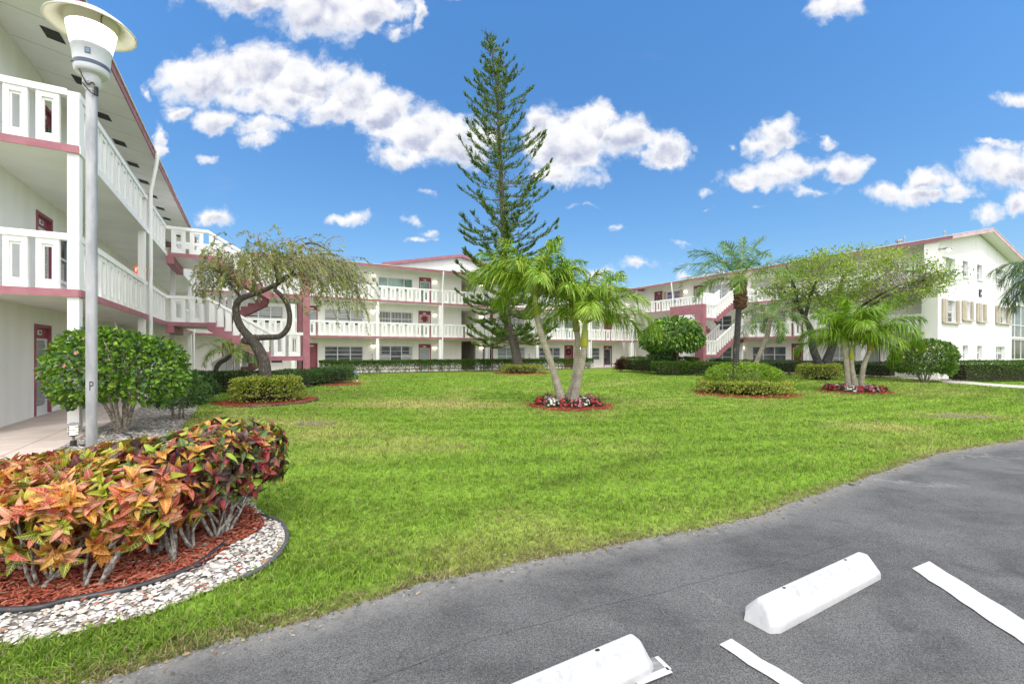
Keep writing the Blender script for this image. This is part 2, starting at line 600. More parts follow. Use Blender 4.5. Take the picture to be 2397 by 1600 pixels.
def win(w, pa, pb, z0, z1, style='dark', n=3, px=True, reveal=0.13, bars=2):
    f, wg = FR[w]
    s0, s1 = (sorted((spos(w, pa), spos(w, pb))) if px else (pa, pb))
    HOLES[w].append((s0, s1, z0, z1))
    fm = MB()
    d0, d1 = -reveal + 0.01, -reveal + 0.06
    e = 0.045
    fm.box(s0, s1, d0, d1, z0, z0 + e, 0, f)
    fm.box(s0, s1, d0, d1, z1 - e, z1, 0, f)
    cuts = [s0 + (s1 - s0) * i / n for i in range(n + 1)]
    if style == 'green':
        cuts = [s0, s0 + (s1 - s0) * .27, s0 + (s1 - s0) * .75, s1]
    for i, c in enumerate(cuts):
        a, b = (c, c + e) if i == 0 else (c - e, c) if i == len(cuts) - 1 else (c - e * 0.8, c + e * 0.8)
        fm.box(a, b, d0, d1 - 0.003, z0 + e, z1 - e, 0, f)
    nb = {'green': 0}.get(style, bars)
    for i in range(len(cuts) - 1):
        for k in range(1, nb + 1):
            zz = z0 + (z1 - z0) * k / (nb + 1)
            hw = 0.028 if (k == (nb + 1) // 2) else 0.012
            fm.box(cuts[i] + e, cuts[i + 1] - e, d0 + 0.012, d1 - 0.012, zz - hw, zz + hw, 0, f)
    win_o = part(fm, 'window', ALU, wg)
    pm = MB()
    mats = {'dark': [GLASS], 'green': [GLASSG], 'blue': [GLASSB], 'blind': [BLIND_GLARE], 'purple': [PURPLE], 'half': [BLIND_GLARE, GLASS], 'bars': [GLASS], 'mixed': [GLASS, BLIND_GLARE], 'grey': [GREYDOOR]}[style]
    if style == 'half':
        zm = z0 + (z1 - z0) * 0.42
        pm.box(s0, s1, d0 - 0.02, d0 + 0.008, zm, z1, 0, f)
        pm.box(s0, s1, d0 - 0.02, d0 + 0.006, z0, zm, 1, f)
    elif style == 'mixed':
        zm = z0 + (z1 - z0) * 0.48
        L = s1 - s0
        pm.box(s0 + L * .08, s0 + L * .9, d0 - 0.02, d0 + 0.008, zm, z1, 0, f)
        pm.box(s0, s0 + L * .08, d0 - 0.02, d0 + 0.007, zm, z1, 1, f)
        pm.box(s0 + L * .9, s1, d0 - 0.02, d0 + 0.007, zm, z1, 1, f)
        pm.box(s0, cuts[1], d0 - 0.02, d0 + 0.006, z0, zm, 1, f)
        pm.box(cuts[1], cuts[2], d0 - 0.02, d0 + 0.006, z0, zm, 0, f)
        pm.box(cuts[2], s1, d0 - 0.02, d0 + 0.006, z0, zm, 1, f)
    else:
        pm.box(s0, s1, d0 - 0.02, d0 + 0.008, z0, z1, 0, f)
    part(pm, 'pane', mats, wg, win_o)
    sm = MB()
    sm.box(s0 - 0.06, s1 + 0.06, 0.002, 0.07, z0 - 0.08, z0 - 0.004, 0, f)
    part(sm, 'sill', TRIM, wg, win_o)
    if style == 'bars':
        bm_ = MB()
        k = int((s1 - s0) / 0.11)
        for i in range(k + 1):
            s = s0 + (s1 - s0) * i / k
            bm_.box(s - 0.012, s + 0.012, 0.006, 0.03, z0 + 0.02, z1, 0, f)
        for zz in (z0 + 0.05, (z0 + z1) / 2, z1 - 0.04):
            bm_.box(s0, s1, 0.032, 0.05, zz - 0.014, zz + 0.014, 0, f)
        part(bm_, 'security_bars', TRIM, wg, win_o)
    return win_o, s0, s1


def door(w, pa, pb, z0, style='storm', top=2.12, num=None, px=True):
    f, wg = FR[w]
    s0, s1 = (sorted((spos(w, pa), spos(w, pb))) if px else (pa, pb))
    z1 = z0 + top
    HOLES[w].append((s0, s1, z0, z1))
    r = 0.11
    fm = MB()
    j = 0.075
    fm.box(s0, s0 + j, -r, 0.02, z0, z1, 0, f)
    fm.box(s1 - j, s1, -r, 0.02, z0, z1, 0, f)
    fm.box(s0 + j, s1 - j, -r, 0.018, z1 - j, z1, 0, f)
    fo = part(fm, 'door', DPINK, wg)
    a, b, zt = s0 + j, s1 - j, z1 - j
    lm = MB()
    if style == 'solid':
        lm.box(a, b, -r, -r + 0.04, z0 + 0.01, zt, 0, f)
        part(lm, 'door_leaf', DPINK, wg, fo)
    else:
        hd = 0.25
        lm.box(a, b, -r, -r + 0.05, zt - hd, zt, 0, f)
        part(lm, 'header_panel', DPINK, wg, fo)
        m2 = MB()
        e = 0.05
        zt2 = zt - hd
        for (x0, x1, y0, y1) in ((a, a + e, z0, zt2), (b - e, b, z0, zt2), (a + e, b - e, zt2 - e, zt2), (a + e, b - e, z0, z0 + 0.2)):
            m2.box(x0, x1, -r + 0.02, -r + 0.07, y0, y1, 0, f)
        part(m2, 'storm_frame', ALU, wg, fo)
        m3 = MB()
        m3.box(a + e, b - e, -r - 0.01, -r + 0.03, z0 + 0.2, zt2 - e, 0, f)
        if style in ('louvre', 'brown'):
            z = z0 + 0.24
            while z < zt2 - e - 0.08:
                m3.box(a + e + 0.005, b - e - 0.005, -r + 0.028, -r + 0.048, z, z + 0.055, 0, f)
                z += 0.085
        if style == 'diamond':
            L, H_ = (b - a - 2 * e), (zt2 - e - z0 - 0.2)
            cx0, cz0 = a + e, z0 + 0.2
            q = L / 4.0
            for sg in (1, -1):
                k = -12
                while k < 30:
                    # one diagonal strip clipped to the pane
                    pts = []
                    for tt in np.linspace(0, 1, 2):
                        pts.append(tt)
                    s_a, s_b = cx0, cx0 + L
                    za = cz0 + k * q * 1.5
                    zb = za + sg * L * 1.5
                    lo, hi = cz0, cz0 + H_
                    t0, t1 = 0.0, 1.0
                    dz = zb - za
                    ta, tb = (lo - za) / dz, (hi - za) / dz
                    t0, t1 = max(0, min(ta, tb)), min(1, max(ta, tb))
                    if t1 > t0 + 0.02:
                        P = []
                        for tt in (t0, t1):
                            for dd in (-0.008, 0.008):
                                P.append(f(s_a + L * tt, -r + 0.036, za + dz * tt + dd * 1.6))
                        m3.add(P, [[0, 1, 3, 2]], 1)
                    k += 1
        pane = {'storm': GREYDOOR, 'louvre': GREYDOOR, 'brown': BROWN, 'dark': GLASS, 'diamond': GLASSG, 'glass': BLIND_GLARE}[style]
        part(m3, 'glass_panel', [pane, ALU], wg, fo)
    hm = MB()
    hs_ = a + 0.09 if style != 'solid' else a + 0.08
    hm.box(hs_ - 0.02, hs_ + 0.02, -r + 0.06, -r + 0.10, z0 + 0.92, z0 + 1.10, 0, f)
    hm.box(hs_ - 0.015, hs_ + 0.10, -r + 0.10, -r + 0.13, z0 + 0.98, z0 + 1.01, 0, f)
    part(hm, 'handle', METAL, wg, fo)
    pm = MB()
    c = (a + b) / 2
    pl = -r + 0.04 if style == 'solid' else -r + 0.05
    ph = 0.055 if num else 0.04
    pm.box(c - 0.115, c + 0.115, pl + 0.001, pl + 0.014, zt - 0.165, zt - 0.165 + 2 * ph, 0, f)
    plate = part(pm, 'number_plate', TRIM, wg, fo)
    if num:
        o = ORG[wg.name]
        ce = f(c, pl + 0.017, zt - 0.165 + ph)
        # text lies in the x-z plane, facing along the wall's outward normal
        n0, n1 = f(0, 0, 0), f(0, 1, 0)
        nu, nv = n1[0] - n0[0], n1[1] - n0[1]
        ang = math.atan2(nv, nu) + math.pi / 2
        M = Matrix.Translation((ce[0] - o[0], ce[1] - o[1], ce[2] - o[2])) @ Matrix.Rotation(ang, 4, 'Z') @ Matrix.Rotation(R(90), 4, 'X')
        text_mesh(num, 0.1, BLACK, 'plate_number', plate, M)
    return fo, s0, s1


def wlight(w, px, z, alarm=False):
    f, wg = FR[w]
    s = spos(w, px)
    m = MB()
    m.box(s - 0.17, s + 0.17, 0.004, 0.05, z - 0.06, z + 0.06, 0, f)
    m.box(s - 0.19, s + 0.19, 0.05, 0.065, z + 0.045, z + 0.062, 0, f)
    if alarm:
        m.box(s - 0.06, s + 0.04, 0.004, 0.09, z + 0.10, z + 0.22, 1, f)
    lo = part(m, 'wall_light', [ALU, METAL], wg)
    m = MB()
    m.box(s - 0.15, s + 0.15, 0.052, 0.12, z - 0.055, z + 0.042, 0, f)
    part(m, 'lens', LAMP, wg, lo)
    return lo


# ---- openings on the wing straight ahead (v = 34.8): pixel columns along the wall
F1, F2, F3 = 0.03, S2T, S3T
WZ = (0.62, 1.86)                                     # window sill and head above the floor
B = 'B'
door(B, 717, 743.4, F1, 'solid')
win(B, 760, 849.6, F1 + .72, F1 + 1.9, 'dark', bars=3)
win(B, 888, 966, F1 + .75, F1 + 1.95, 'mixed')
door(B, 980, 1008.5, F1, 'storm')
door(B, 1130.5, 1154, F1, 'dark')
win(B, 1165, 1229, F1 + .72, F1 + 1.9, 'grey')
win(B, 1262, 1312, F1 + .72, F1 + 1.9, 'blue')
d_pink, dps0, dps1 = door(B, 1321, 1342, F1, 'solid')
win(B, 1369, 1404.5, F1 + .72, F1 + 1.9, 'blue', n=2)
door(B, 1413, 1432, F1, 'dark')
door(B, 716, 743.4, F2, 'louvre')
win(B, 760, 850, F2 + .8, F2 + 1.95, 'half')
win(B, 888.5, 966, F2 + .85, F2 + 1.95, 'bars', bars=1)
d_star, dst0, dst1 = door(B, 979.5, 1008.3, F2, 'glass')
door(B, 1130.5, 1154, F2, 'storm')
win(B, 1165, 1229, F2 + .72, F2 + 1.9, 'blind')
win(B, 1262, 1312, F2 + .72, F2 + 1.9, 'half', bars=3)
door(B, 1322, 1343, F2, 'diamond')
win(B, 1369, 1404.5, F2 + .72, F2 + 1.9, 'blind', n=2, bars=3)
door(B, 1414, 1432, F2, 'solid')
win(B, 762, 851, F3 + .8, F3 + 1.95, 'blind')
win(B, 886, 966, F3 + .85, F3 + 1.9, 'green')
door(B, 981, 1009.3, F3, 'diamond')
door(B, 1130.5, 1154, F3, 'storm')
win(B, 1165, 1229, F3 + .72, F3 + 1.9, 'blind')
win(B, 1262, 1312, F3 + .72, F3 + 1.9, 'half')
door(B, 1322, 1343, F3, 'storm')
win(B, 1369, 1404.5, F3 + .72, F3 + 1.9, 'blind', n=2)
door(B, 1414, 1432, F3, 'solid')
# left bay of that wing, behind the stair
win(B, 575, 662, F2 + .8, F2 + 1.95, 'half')
win(B, 575, 662, F1 + .72, F1 + 1.9, 'dark', bars=3)
win(B, 575, 662, F3 + .8, F3 + 1.95, 'blind')
door(B, 520, 548, F2, 'solid')
door(B, 520, 548, F1, 'louvre')
door(B, 520, 548, F3, 'storm')
for fl in (F1, F2, F3):
    wlight(B, 873, fl + 1.93, True)
    wlight(B, 1017, fl + 1.82)
    wlight(B, 1126, fl + 1.85)
    wlight(B, 1358, fl + 1.85)
    HOLES[B].append((s_on_v(1080, VWB), s_on_v(1113.5, VWB), fl, fl + (2.38 if fl != F3 else 2.2)))

# ---- openings on the right wing's gallery wall (u = 34.6)
Rr = 'R'
d_wr, dwr0, dwr1 = door(Rr, 1532, 1551, F3, 'solid')
w_sh, ws0, ws1 = win(Rr, 1560, 1592, F3 + .78, F3 + 1.95, 'purple', n=2)
wlight(Rr, 1606, F3 + 1.75)
door(Rr, 1624, 1646, F3, 'glass')
win(Rr, 1658, 1703, F3 + .75, F3 + 1.95, 'blind')
win(Rr, 1757, 1838, F3 + .75, F3 + 1.95, 'blind')
door(Rr, 1853, 1880, F3, 'storm')
win(Rr, 1945, 2003, F3 + .75, F3 + 1.95, 'blind')
door(Rr, 1532, 1551, F2, 'storm')
win(Rr, 1560, 1592, F2 + .75, F2 + 1.9, 'blue', n=2)
win(Rr, 1668, 1712, F2 + .7, F2 + 1.9, 'dark', n=2)
win(Rr, 1757, 1838, F2 + .72, F2 + 1.9, 'half')
door(Rr, 1853, 1880, F2, 'louvre')
door(Rr, 2019, 2061, F2, 'solid')
door(Rr, 1532, 1551, F1, 'louvre')
win(Rr, 1560, 1592, F1 + .72, F1 + 1.9, 'blue', n=2)
win(Rr, 1668, 1712, F1 + .65, F1 + 1.9, 'blue', n=2)
win(Rr, 1760, 1839, F1 + .66, F1 + 1.9, 'blue', bars=1)
door(Rr, 1853, 1880, F1, 'brown')
win(Rr, 1945, 2003, F1 + .66, F1 + 1.9, 'blind')
door(Rr, 2019, 2061, F1, 'louvre')
for fl in (F1, F2, F3):
    wlight(Rr, 1739, fl + 1.85)
# open tan shutters beside the purple window
f, wg = FR[Rr]
for (a, b) in ((ws0 - 0.30, ws0 - 0.02), (ws1 + 0.02, ws1 + 0.30)):
    m = MB()
    m.box(a, b, 0.01, 0.09, F3 + .76, F3 + 1.97, 0, f)
    for k in range(2):
        m.box(a + 0.02 + k * (b - a) / 2, a + (b - a) * (k + 1) / 2 - 0.02, 0.09, 0.105, F3 + .8, F3 + 1.93, 0, f)
    part(m, 'shutter', TAN, wg, w_sh)

# ---- openings on the left wing's gallery wall (u = -4.25)
Ll = 'L'
door(Ll, 79.7, 118.6, F1, 'louvre', num='103')
win(Ll, 132, 196, F1 + .75, F1 + 1.95, 'blind', n=2, bars=1)
door(Ll, 84, 121.7, F2, 'louvre', num='203')
win(Ll, 137, 196, F2 + .7, F2 + 1.95, 'dark', n=2, bars=1)
d_gar, dga0, dga1 = door(Ll, 92, 130, F3, 'solid')
win(Ll, 158, 208, F3 + .75, F3 + 1.9, 'dark', n=2, bars=1)
for (a, b) in ((19.3, 20.2), (26.4, 27.3)):
    for fl in (F1, F2, F3):
        door(Ll, a, b, fl, 'storm', px=False)
for (a, b) in ((21.0, 23.0), (28.2, 30.2)):
    for fl in (F1, F2, F3):
        win(Ll, a, b, fl + .7, fl + 1.9, 'blind', px=False)

# ---- gable windows of the right wing; pale top halves paint in reflected light
G_ = 'G'


def gwin(pa, pb, ya, yb, style, n=1, bars=1, shutters=None):
    s0, s1 = s_on_v(pa, VNR), s_on_v(pb, VNR)
    sm_ = (s0 + s1) / 2
    z1, z0 = z_at(0, ya, sm_, VNR), z_at(0, yb, sm_, VNR)
    wo_, a, b = win(G_, s0, s1, z0, z1, style, n=n, px=False, reveal=0.2, bars=bars)
    if shutters:
        for (qa, qb) in shutters:
            m = MB()
            ua, ub = s_on_v(qa, VNR), s_on_v(qb, VNR)
            f, wg = FR[G_]
            k = 3
            for i in range(k):
                m.box(ua + (ub - ua) * i / k, ua + (ub - ua) * (i + 1) / k - 0.012, 0.02, 0.10 if i % 2 else 0.085, z0 - 0.02, z1 + 0.03, 0, f)
            part(m, 'shutter', TAN, wg, wo_)
        m = MB()
        m.box(s_on_v(shutters[0][0], VNR), s_on_v(shutters[-1][1], VNR), 0.075, 0.15, z0 - 0.10, z0 - 0.03, 0, f)
        part(m, 'shutter_rail', TAN, wg, wo_)


gwin(2206, 2236, 603, 654, 'grey', 2)
gwin(2253.5, 2266.5, 611, 648, 'half')
gwin(2287.5, 2299.5, 620, 655, 'blue')
gwin(2331, 2352.6, 631, 666, 'half', 2)
gwin(2215, 2237, 703, 754, 'half', 1, 3, [(2204, 2214.5), (2237.5, 2244)])
gwin(2261, 2271, 706, 748, 'blind', 1, 1, [(2251, 2260.5), (2271.5, 2276)])
gwin(2295, 2301, 712, 752, 'blind', 1, 1, [(2285, 2294.5), (2301.5, 2307)])
gwin(2339.6, 2354.5, 719, 756, 'half', 1, 1, [(2329.5, 2339), (2355, 2363)])
gwin(2253.5, 2266.5, 808, 841, 'grey')
gwin(2287.5, 2299.5, 809, 842, 'half')
gwin(2331, 2352.6, 811, 842, 'half', 2)
gwin(2209, 2236, 806, 841, 'half', 2)

# ---- walls with their openings cut out
def wall_sheet(w, s0, s1, z0, z1, mat, rev=0.2, extra=None, gap=None):
    f, wg = FR[w]
    hs_ = [h for h in HOLES[w]]
    cs = sorted(set([s0, s1] + [x for h in hs_ for x in h[:2] if s0 < x < s1]))
    cz = sorted(set([z0, z1] + [x for h in hs_ for x in h[2:] if z0 < x < z1]))
    m = MB()
    V, F = [], []
    for i in range(len(cs) - 1):
        for k in range(len(cz) - 1):
            a, b, c, d = cs[i], cs[i + 1], cz[k], cz[k + 1]
            ms, mz = (a + b) / 2, (c + d) / 2
            if any(h[0] < ms < h[1] and h[2] < mz < h[3] for h in hs_):
                continue
            n = len(V)
            V += [f(a, 0, c), f(b, 0, c), f(b, 0, d), f(a, 0, d)]
            F.append([n, n + 1, n + 2, n + 3])
    for (a, b, c, d) in hs_:
        n = len(V)
        V += [f(a, 0, c), f(b, 0, c), f(b, 0, d), f(a, 0, d), f(a, -rev, c), f(b, -rev, c), f(b, -rev, d), f(a, -rev, d)]
        for i in range(4):
            j = (i + 1) % 4
            F.append([n + i, n + j, n + 4 + j, n + 4 + i])
    m.add(V, F, 0)
    if extra:
        extra(m, f)
    return part(m, 'wall', mat, wg)


wall_sheet('L', VNL, 36.0, 0, 7.97, STUCCO)
wall_sheet('B', UWL, UWR, 0, 7.97, STUCCO)
wall_sheet('R', VNR + 0.12, VWB, 0, 7.97, STUCCO)


def gable_top(m, f):
    m.poly([f(UR, 0, 7.6), f(46.0, 0, 7.6), f(46.0, 0, 7.66 + 0.02), f(39.5, 0, 8.88), f(UR, 0, 7.66 + .02)], 0)
    # end return of the gable wall along the gallery, the far side and the back
    m.box(UR, 46.0, -0.12, -0.05, 0, 7.6, 0, None) if False else None


gw = wall_sheet('G', UR, 46.0, 0, 7.6, STUCCO2, extra=gable_top)
m = MB()
m.poly([(UR, VNR, 0), (UR, VNR + .6, 0), (UR, VNR + .6, 7.66), (UR, VNR, 7.66)])
m.poly([(UR, VNR + .6, 0), (UR + .12, VNR + .6, 0), (UR + .12, VNR + .6, 7.7), (UR, VNR + .6, 7.66)])
m.poly([(UR + .12, VNR + .12, 0), (UR + .12, VNR + .6, 0), (UR + .12, VNR + .6, 7.7), (UR + .12, VNR + .12, 7.7)])
m.poly([(UR + .12, VNR + .12, 0), (UWR, VNR + .12, 0), (UWR, VNR + .12, 7.9), (UR + .12, VNR + .12, 7.7)])
m.poly([(46.0, VNR, 0), (46.0, 46, 0), (46.0, 46, 7.66), (46.0, VNR, 7.66)])
part(m, 'end_wall', STUCCO, RW)
m = MB()
m.poly([(UWL, VNL, 0), (-16.0, VNL, 0), (-16.0, VNL, 7.66), (-9.2, VNL, 8.9), (UWL, VNL, 7.97)])
m.poly([(-16.0, VNL, 0), (-16.0, 46.0, 0), (-16.0, 46.0, 7.66), (-16.0, VNL, 7.66)])
part(m, 'end_wall', STUCCO, LW)
m = MB()
m.poly([(-16.0, 46.0, 0), (46.0, 46.0, 0), (46.0, 46.0, 7.66), (-16.0, 46.0, 7.66)])
part(m, 'rear_wall', STUCCO, BW)
# passage rooms behind the openings of the wing ahead
pa, pb = s_on_v(1080, VWB), s_on_v(1113.5, VWB)
for fl, tp in ((F1, 2.38), (F2, 2.38), (F3, 2.2)):
    m = MB()
    v1 = VWB + 4.2
    a, b, c, d = pa, pb, fl, fl + tp
    y0 = VWB + 0.2
    m.poly([(a, y0, c), (a, v1, c), (a, v1, d), (a, y0, d)])
    m.poly([(b, y0, c), (b, v1, c), (b, v1, d), (b, y0, d)])
    m.poly([(a, v1, c), (b, v1, c), (b, v1, d), (a, v1, d)])
    m.poly([(a, y0, c), (b, y0, c), (b, v1, c), (a, v1, c)])
    m.poly([(a, y0, d), (b, y0, d), (b, v1, d), (a, v1, d)])
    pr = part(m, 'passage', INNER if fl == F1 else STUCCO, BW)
    m = MB()
    if fl == F1:
        m.box(a + .05, b - .05, v1 - .5, v1 - .02, fl, fl + 1.02, 0)
        m.box(a + .02, b - .02, v1 - .56, v1 - .01, fl + 1.02, fl + 1.08, 1)
        m.box(a + .3, b - .3, v1 - .52, v1 - .501, fl + .5, fl + .56, 1)
        part(m, 'counter', [METAL, BLACK], BW, pr)
        for q in (0.30, 0.68):
            m = MB()
            s = a + (b - a) * q
            m.lathe([(0.02, -.09), (0.07, -.02), (0.08, .05), (0.0, .06)], 10, 0, (s, v1 - .15, fl + 1.75))
            part(m, 'sconce', SCONCE, BW, pr)
    else:
        m.box(a + .06, a + .9, v1 - .06, v1 - .02, fl, fl + 2.05, 0)
        part(m, 'passage_door', DPINK, BW, pr)
        m = MB()
        m.lathe([(0.02, -.09), (0.07, -.02), (0.08, .05), (0.0, .06)], 10, 0, ((a + b) / 2 + .3, v1 - .15, fl + 1.85))
        part(m, 'sconce', SCONCE, BW, pr)  # upper-floor sconce, added to brighten the passage

# ---- gallery floors
def slab(wg, poly, edge, zb, name='gallery_floor', pale=()):
    m = MB()
    m.prism(poly, zb, zb + 0.13, 0)
    o = part(m, name, [SOFF], wg)
    e = MB()
    for ei, (p, q, n) in enumerate(edge):
        L = math.dist(p, q)
        t = ((q[0] - p[0]) / L, (q[1] - p[1]) / L)
        e.obox(p, t, n, 0, L, 0.002, 0.022, zb - 0.012, zb + 0.128, 1 if ei in pale else 0)
    part(e, 'edge_trim', [PINK, TRIM], wg, o)
    return o


for zb in (S2B, S3B):
    slab(LW, [(UWL, VNL), (UL, VNL), (UL, VB), (UWL, VB)], [((UWL, VNL), (UL, VNL), (0, -1)), ((UL, VNL), (UL, VB), (1, 0))], zb, pale=(1,) if zb == S3B else ())
    slab(BW, [(UWL, VB), (UR, VB), (UR, VWB), (UWL, VWB)], [((UL, VB), (UR, VB), (0, -1))], zb)
    slab(RW, [(UR, VNR + .6), (UWR, VNR + .12), (UWR, VB), (UR, VB)], [((UR, VNR + .6), (UR, VB), (-1, 0))], zb)

# ---- railings: framed panels with a slot, between plank gaps, under a broad handrail
def railing(wg, p, q, n, zb, parent=None, slope=0.0, hrail=1.0, start=0.0, panel=0.44, gap=0.20, deep=True, name='railing', flat_ext=0.0, plank=False):
    L = math.dist(p, q)
    if L < 0.15:
        return None
    t = ((q[0] - p[0]) / L, (q[1] - p[1]) / L)
    m = MB()
    k = max(1, round((L - gap) / (panel + gap)))
    g = max(0.03, (L - k * panel) / (k + 1))
    z0, z1 = zb + 0.0, zb + hrail - 0.10
    if plank:
        k = max(1, round(L / 0.29))
        pw = L / k
        for i in range(k):
            m.obox(p, t, n, i * pw + 0.045, (i + 1) * pw - 0.045, -0.07, -0.03, z0, z1, 0, slope)
    else:
        for i in range(k):
            a = g + i * (panel + g)
            b = a + panel
            w_ = 0.24 * panel
            w2_ = 0.10 * panel
            m.obox(p, t, n, a, a + w_, -0.115, -0.02, z0, z1, 0, slope)
            m.obox(p, t, n, b - w_, b, -0.115, -0.02, z0, z1, 0, slope)
            m.obox(p, t, n, a + w_, b - w_, -0.112, -0.023, z1 - 0.10, z1, 0, slope)
            m.obox(p, t, n, a + w_, b - w_, -0.112, -0.023, z0, z0 + 0.12, 0, slope)
            m.obox(p, t, n, a + w_, a + w_ + w2_, -0.09, -0.05, z0 + .12, z1 - .10, 0, slope)
            m.obox(p, t, n, b - w_ - w2_, b - w_, -0.09, -0.05, z0 + .12, z1 - .10, 0, slope)
            m.obox(p, t, n, a + w_ + w2_, b - w_ - w2_, -0.09, -0.05, z1 - .10 - w2_ * 1.5, z1 - .10, 0, slope)
            m.obox(p, t, n, a + w_ + w2_, b - w_ - w2_, -0.09, -0.05, z0 + .12, z0 + .12 + w2_ * 1.5, 0, slope)
    o = part(m, name, TRIM, wg, parent)
    h = MB()
    h.obox(p, t, n, -flat_ext, L + flat_ext, -0.14, 0.0, zb + hrail - 0.10, zb + hrail + 0.02, 0, slope)
    if parent is None:
        part(h, 'handrail', TRIM, wg, o)
    else:
        part(h, 'handrail', TRIM, wg, parent)
    return o


# columns and railing bays
VS_L, VS_R = 21.6, 21.3                               # near faces of the two stairs
cols_L = [VNL + .03, 17.45, 23.9, 30.3]
cols_B = [s_on_v(p, VB) for p in (686, 884, 1031, 1140, 1258, 1380, 1478)]
cols_R = [s_on_u(p, UR) for p in (2163, 2020, 1885, 1733, 1576)] + [VB - .1]


def column(wg, u0, u1, v0, v1, z0=0.0, z1=S3B, name='column'):
    m = MB()
    m.box(u0, u1, v0, v1, z0, z1)
    return part(m, name, TRIM, wg)


def bays(wg, axis, c0, c1, splits, fixed, n, skip=()):
    pts = [c0] + sorted(s for s in splits if c0 + .3 < s < c1 - .3) + [c1]
    for fi, zt in enumerate((S2T, S3T)):
        for i in range(len(pts) - 1):
            a, b = pts[i] + .08, pts[i + 1] - .08
            segs = [(a, b)]
            for (x0, x1) in skip:
                segs = [(p, q) for (s, e) in segs for (p, q) in ((s, min(e, x0)), (max(s, x1), e)) if q - p > 0.2]
            for (s, e) in segs:
                P, Q = ((s, fixed), (e, fixed)) if axis == 'u' else ((fixed, s), (fixed, e))
                railing(wg, P, Q, n, zt)


bays(LW, 'v', VNL, VB - .2, cols_L, UL, (1, 0), skip=[(VS_L + 1.35, VS_L + 3.0 - .05 + 0.0)] and [(VS_L + .05, VS_L + 3.0)])
bays(BW, 'u', UL + .2, UR - .2, cols_B, VB, (0, -1))
bays(RW, 'v', VNR + .6, VB - .2, cols_R, UR, (-1, 0), skip=[(VS_R + .05, VS_R + 3.0)])
for zt in (S2T, S3T):
    railing(LW, (UWL, VNL), (UL - .17, VNL), (0, -1), zt, panel=.31, gap=.13)
for v in cols_L:
    column(LW, UL - .17, UL - .005, v, v + .2, 0, S3B if v > 12 else S3T + 1.0)
for u in cols_B:
    column(BW, u - .11, u + .11, VB + .005, VB + .2)
for v in cols_R[:-1]:
    column(RW, UR + .005, UR + .2, v - .11, v + .11)
column(RW, UR - .1, UR + .1, VB - .1, VB + .1)


def pipe(wg, pts, r=0.045):
    m = MB()
    m.tube(pts, r, 8)
    return part(m, 'downspout', TRIM, wg)


def spout(wg, u, v, nu, nv):
    """a square-ish downspout from the eave, jogging back to the gallery edge"""
    P = [(u + nu * .22, v + nv * .22, EAVE + .08), (u + nu * .22, v + nv * .22, EAVE - .15), (u + nu * .06, v + nv * .06, EAVE - 1.15), (u + nu * .06, v + nv * .06, 0.05)]
    return pipe(wg, P, 0.055)


spout(LW, UL, 17.95, 1, 0)
spout(LW, UL, 30.7, 1, 0)
for i in (2, 3, 5):
    spout(BW, cols_B[i] + .16, VB, 0, -1)
spout(BW, cols_B[6] + .5, VB, 0, -1)
spout(RW, UR, cols_R[4], -1, 0)
spout(RW, UR, cols_R[2] - .2, -1, 0)

# ---- roofs
def roof(wg, name, prof_a, prof_r, prof_b, s0, s1, axis, zr):
    """gable roof: eaves at prof_a and prof_b, ridge at prof_r, along s0..s1"""
    th = 0.17
    def P(c, s, z):
        return (c, s, z) if axis == 'v' else (s, c, z)
    m = MB()
    for (e, r_) in ((prof_a, prof_r), (prof_b, prof_r)):
        V = [P(e, s0, EAVE + th), P(r_, s0, zr + th), P(r_, s1, zr + th), P(e, s1, EAVE + th)]
        m.add(V, [[0, 1, 2, 3]], 0)
    o = part(m, name, ROOF, wg)
    m = MB()
    for (e, r_) in ((prof_a, prof_r), (prof_b, prof_r)):
        sg = 0.03 if r_ > e else -0.03
        V = [P(e + sg, s0 + .03, EAVE + .004), P(r_, s0 + .03, zr), P(r_, s1 - .03, zr), P(e + sg, s1 - .03, EAVE + .004)]
        m.add(V, [[0, 1, 2, 3]], 0)
    so = part(m, 'soffit', SOFF, wg, o)
    m = MB()
    for e, sg in ((prof_a, -1 if prof_a < prof_r else 1), (prof_b, -1 if prof_b < prof_r else 1)):
        a, b = sorted((e, e - sg * 0.03))
        lo, hi = sorted((s0, s1))
        q = [P(a, lo, 0)[:2], P(b, hi, 0)[:2]]
        x0, x1 = sorted((q[0][0], q[1][0]))
        y0, y1 = sorted((q[0][1], q[1][1]))
        m.box(x0, x1, y0, y1, EAVE - .02, EAVE + .14, 0)
        a, b = sorted((e + sg * 0.035, e - sg * 0.02))
        q = [P(a, lo, 0)[:2], P(b, hi, 0)[:2]]
        x0, x1 = sorted((q[0][0], q[1][0]))
        y0, y1 = sorted((q[0][1], q[1][1]))
        m.box(x0, x1, y0, y1, EAVE + .142, EAVE + .185, 1)
    part(m, 'fascia', [PINK, DRIP], wg, o)
    return o, P, th


def rake(wg, roof_o, P, s, sd, ea, ri, eb, zr, mats):
    m = MB()
    for (e, r_) in ((ea, ri), (eb, ri)):
        V = []
        for (c, z) in ((e, EAVE), (r_, zr)):
            for ds in (0, sd):
                for dz in (-.03, .19):
                    V.append(P(c, s + ds, z + dz))
        m.add(V, MB.BOXF, 0)
        V = []
        for (c, z) in ((e, EAVE), (r_, zr)):
            for ds in (-sd * .6, sd * 1.02):
                for dz in (.192, .225):
                    V.append(P(c, s + ds, z + dz))
        m.add(V, MB.BOXF, 1)
    part(m, 'rake_board', mats, wg, roof_o)


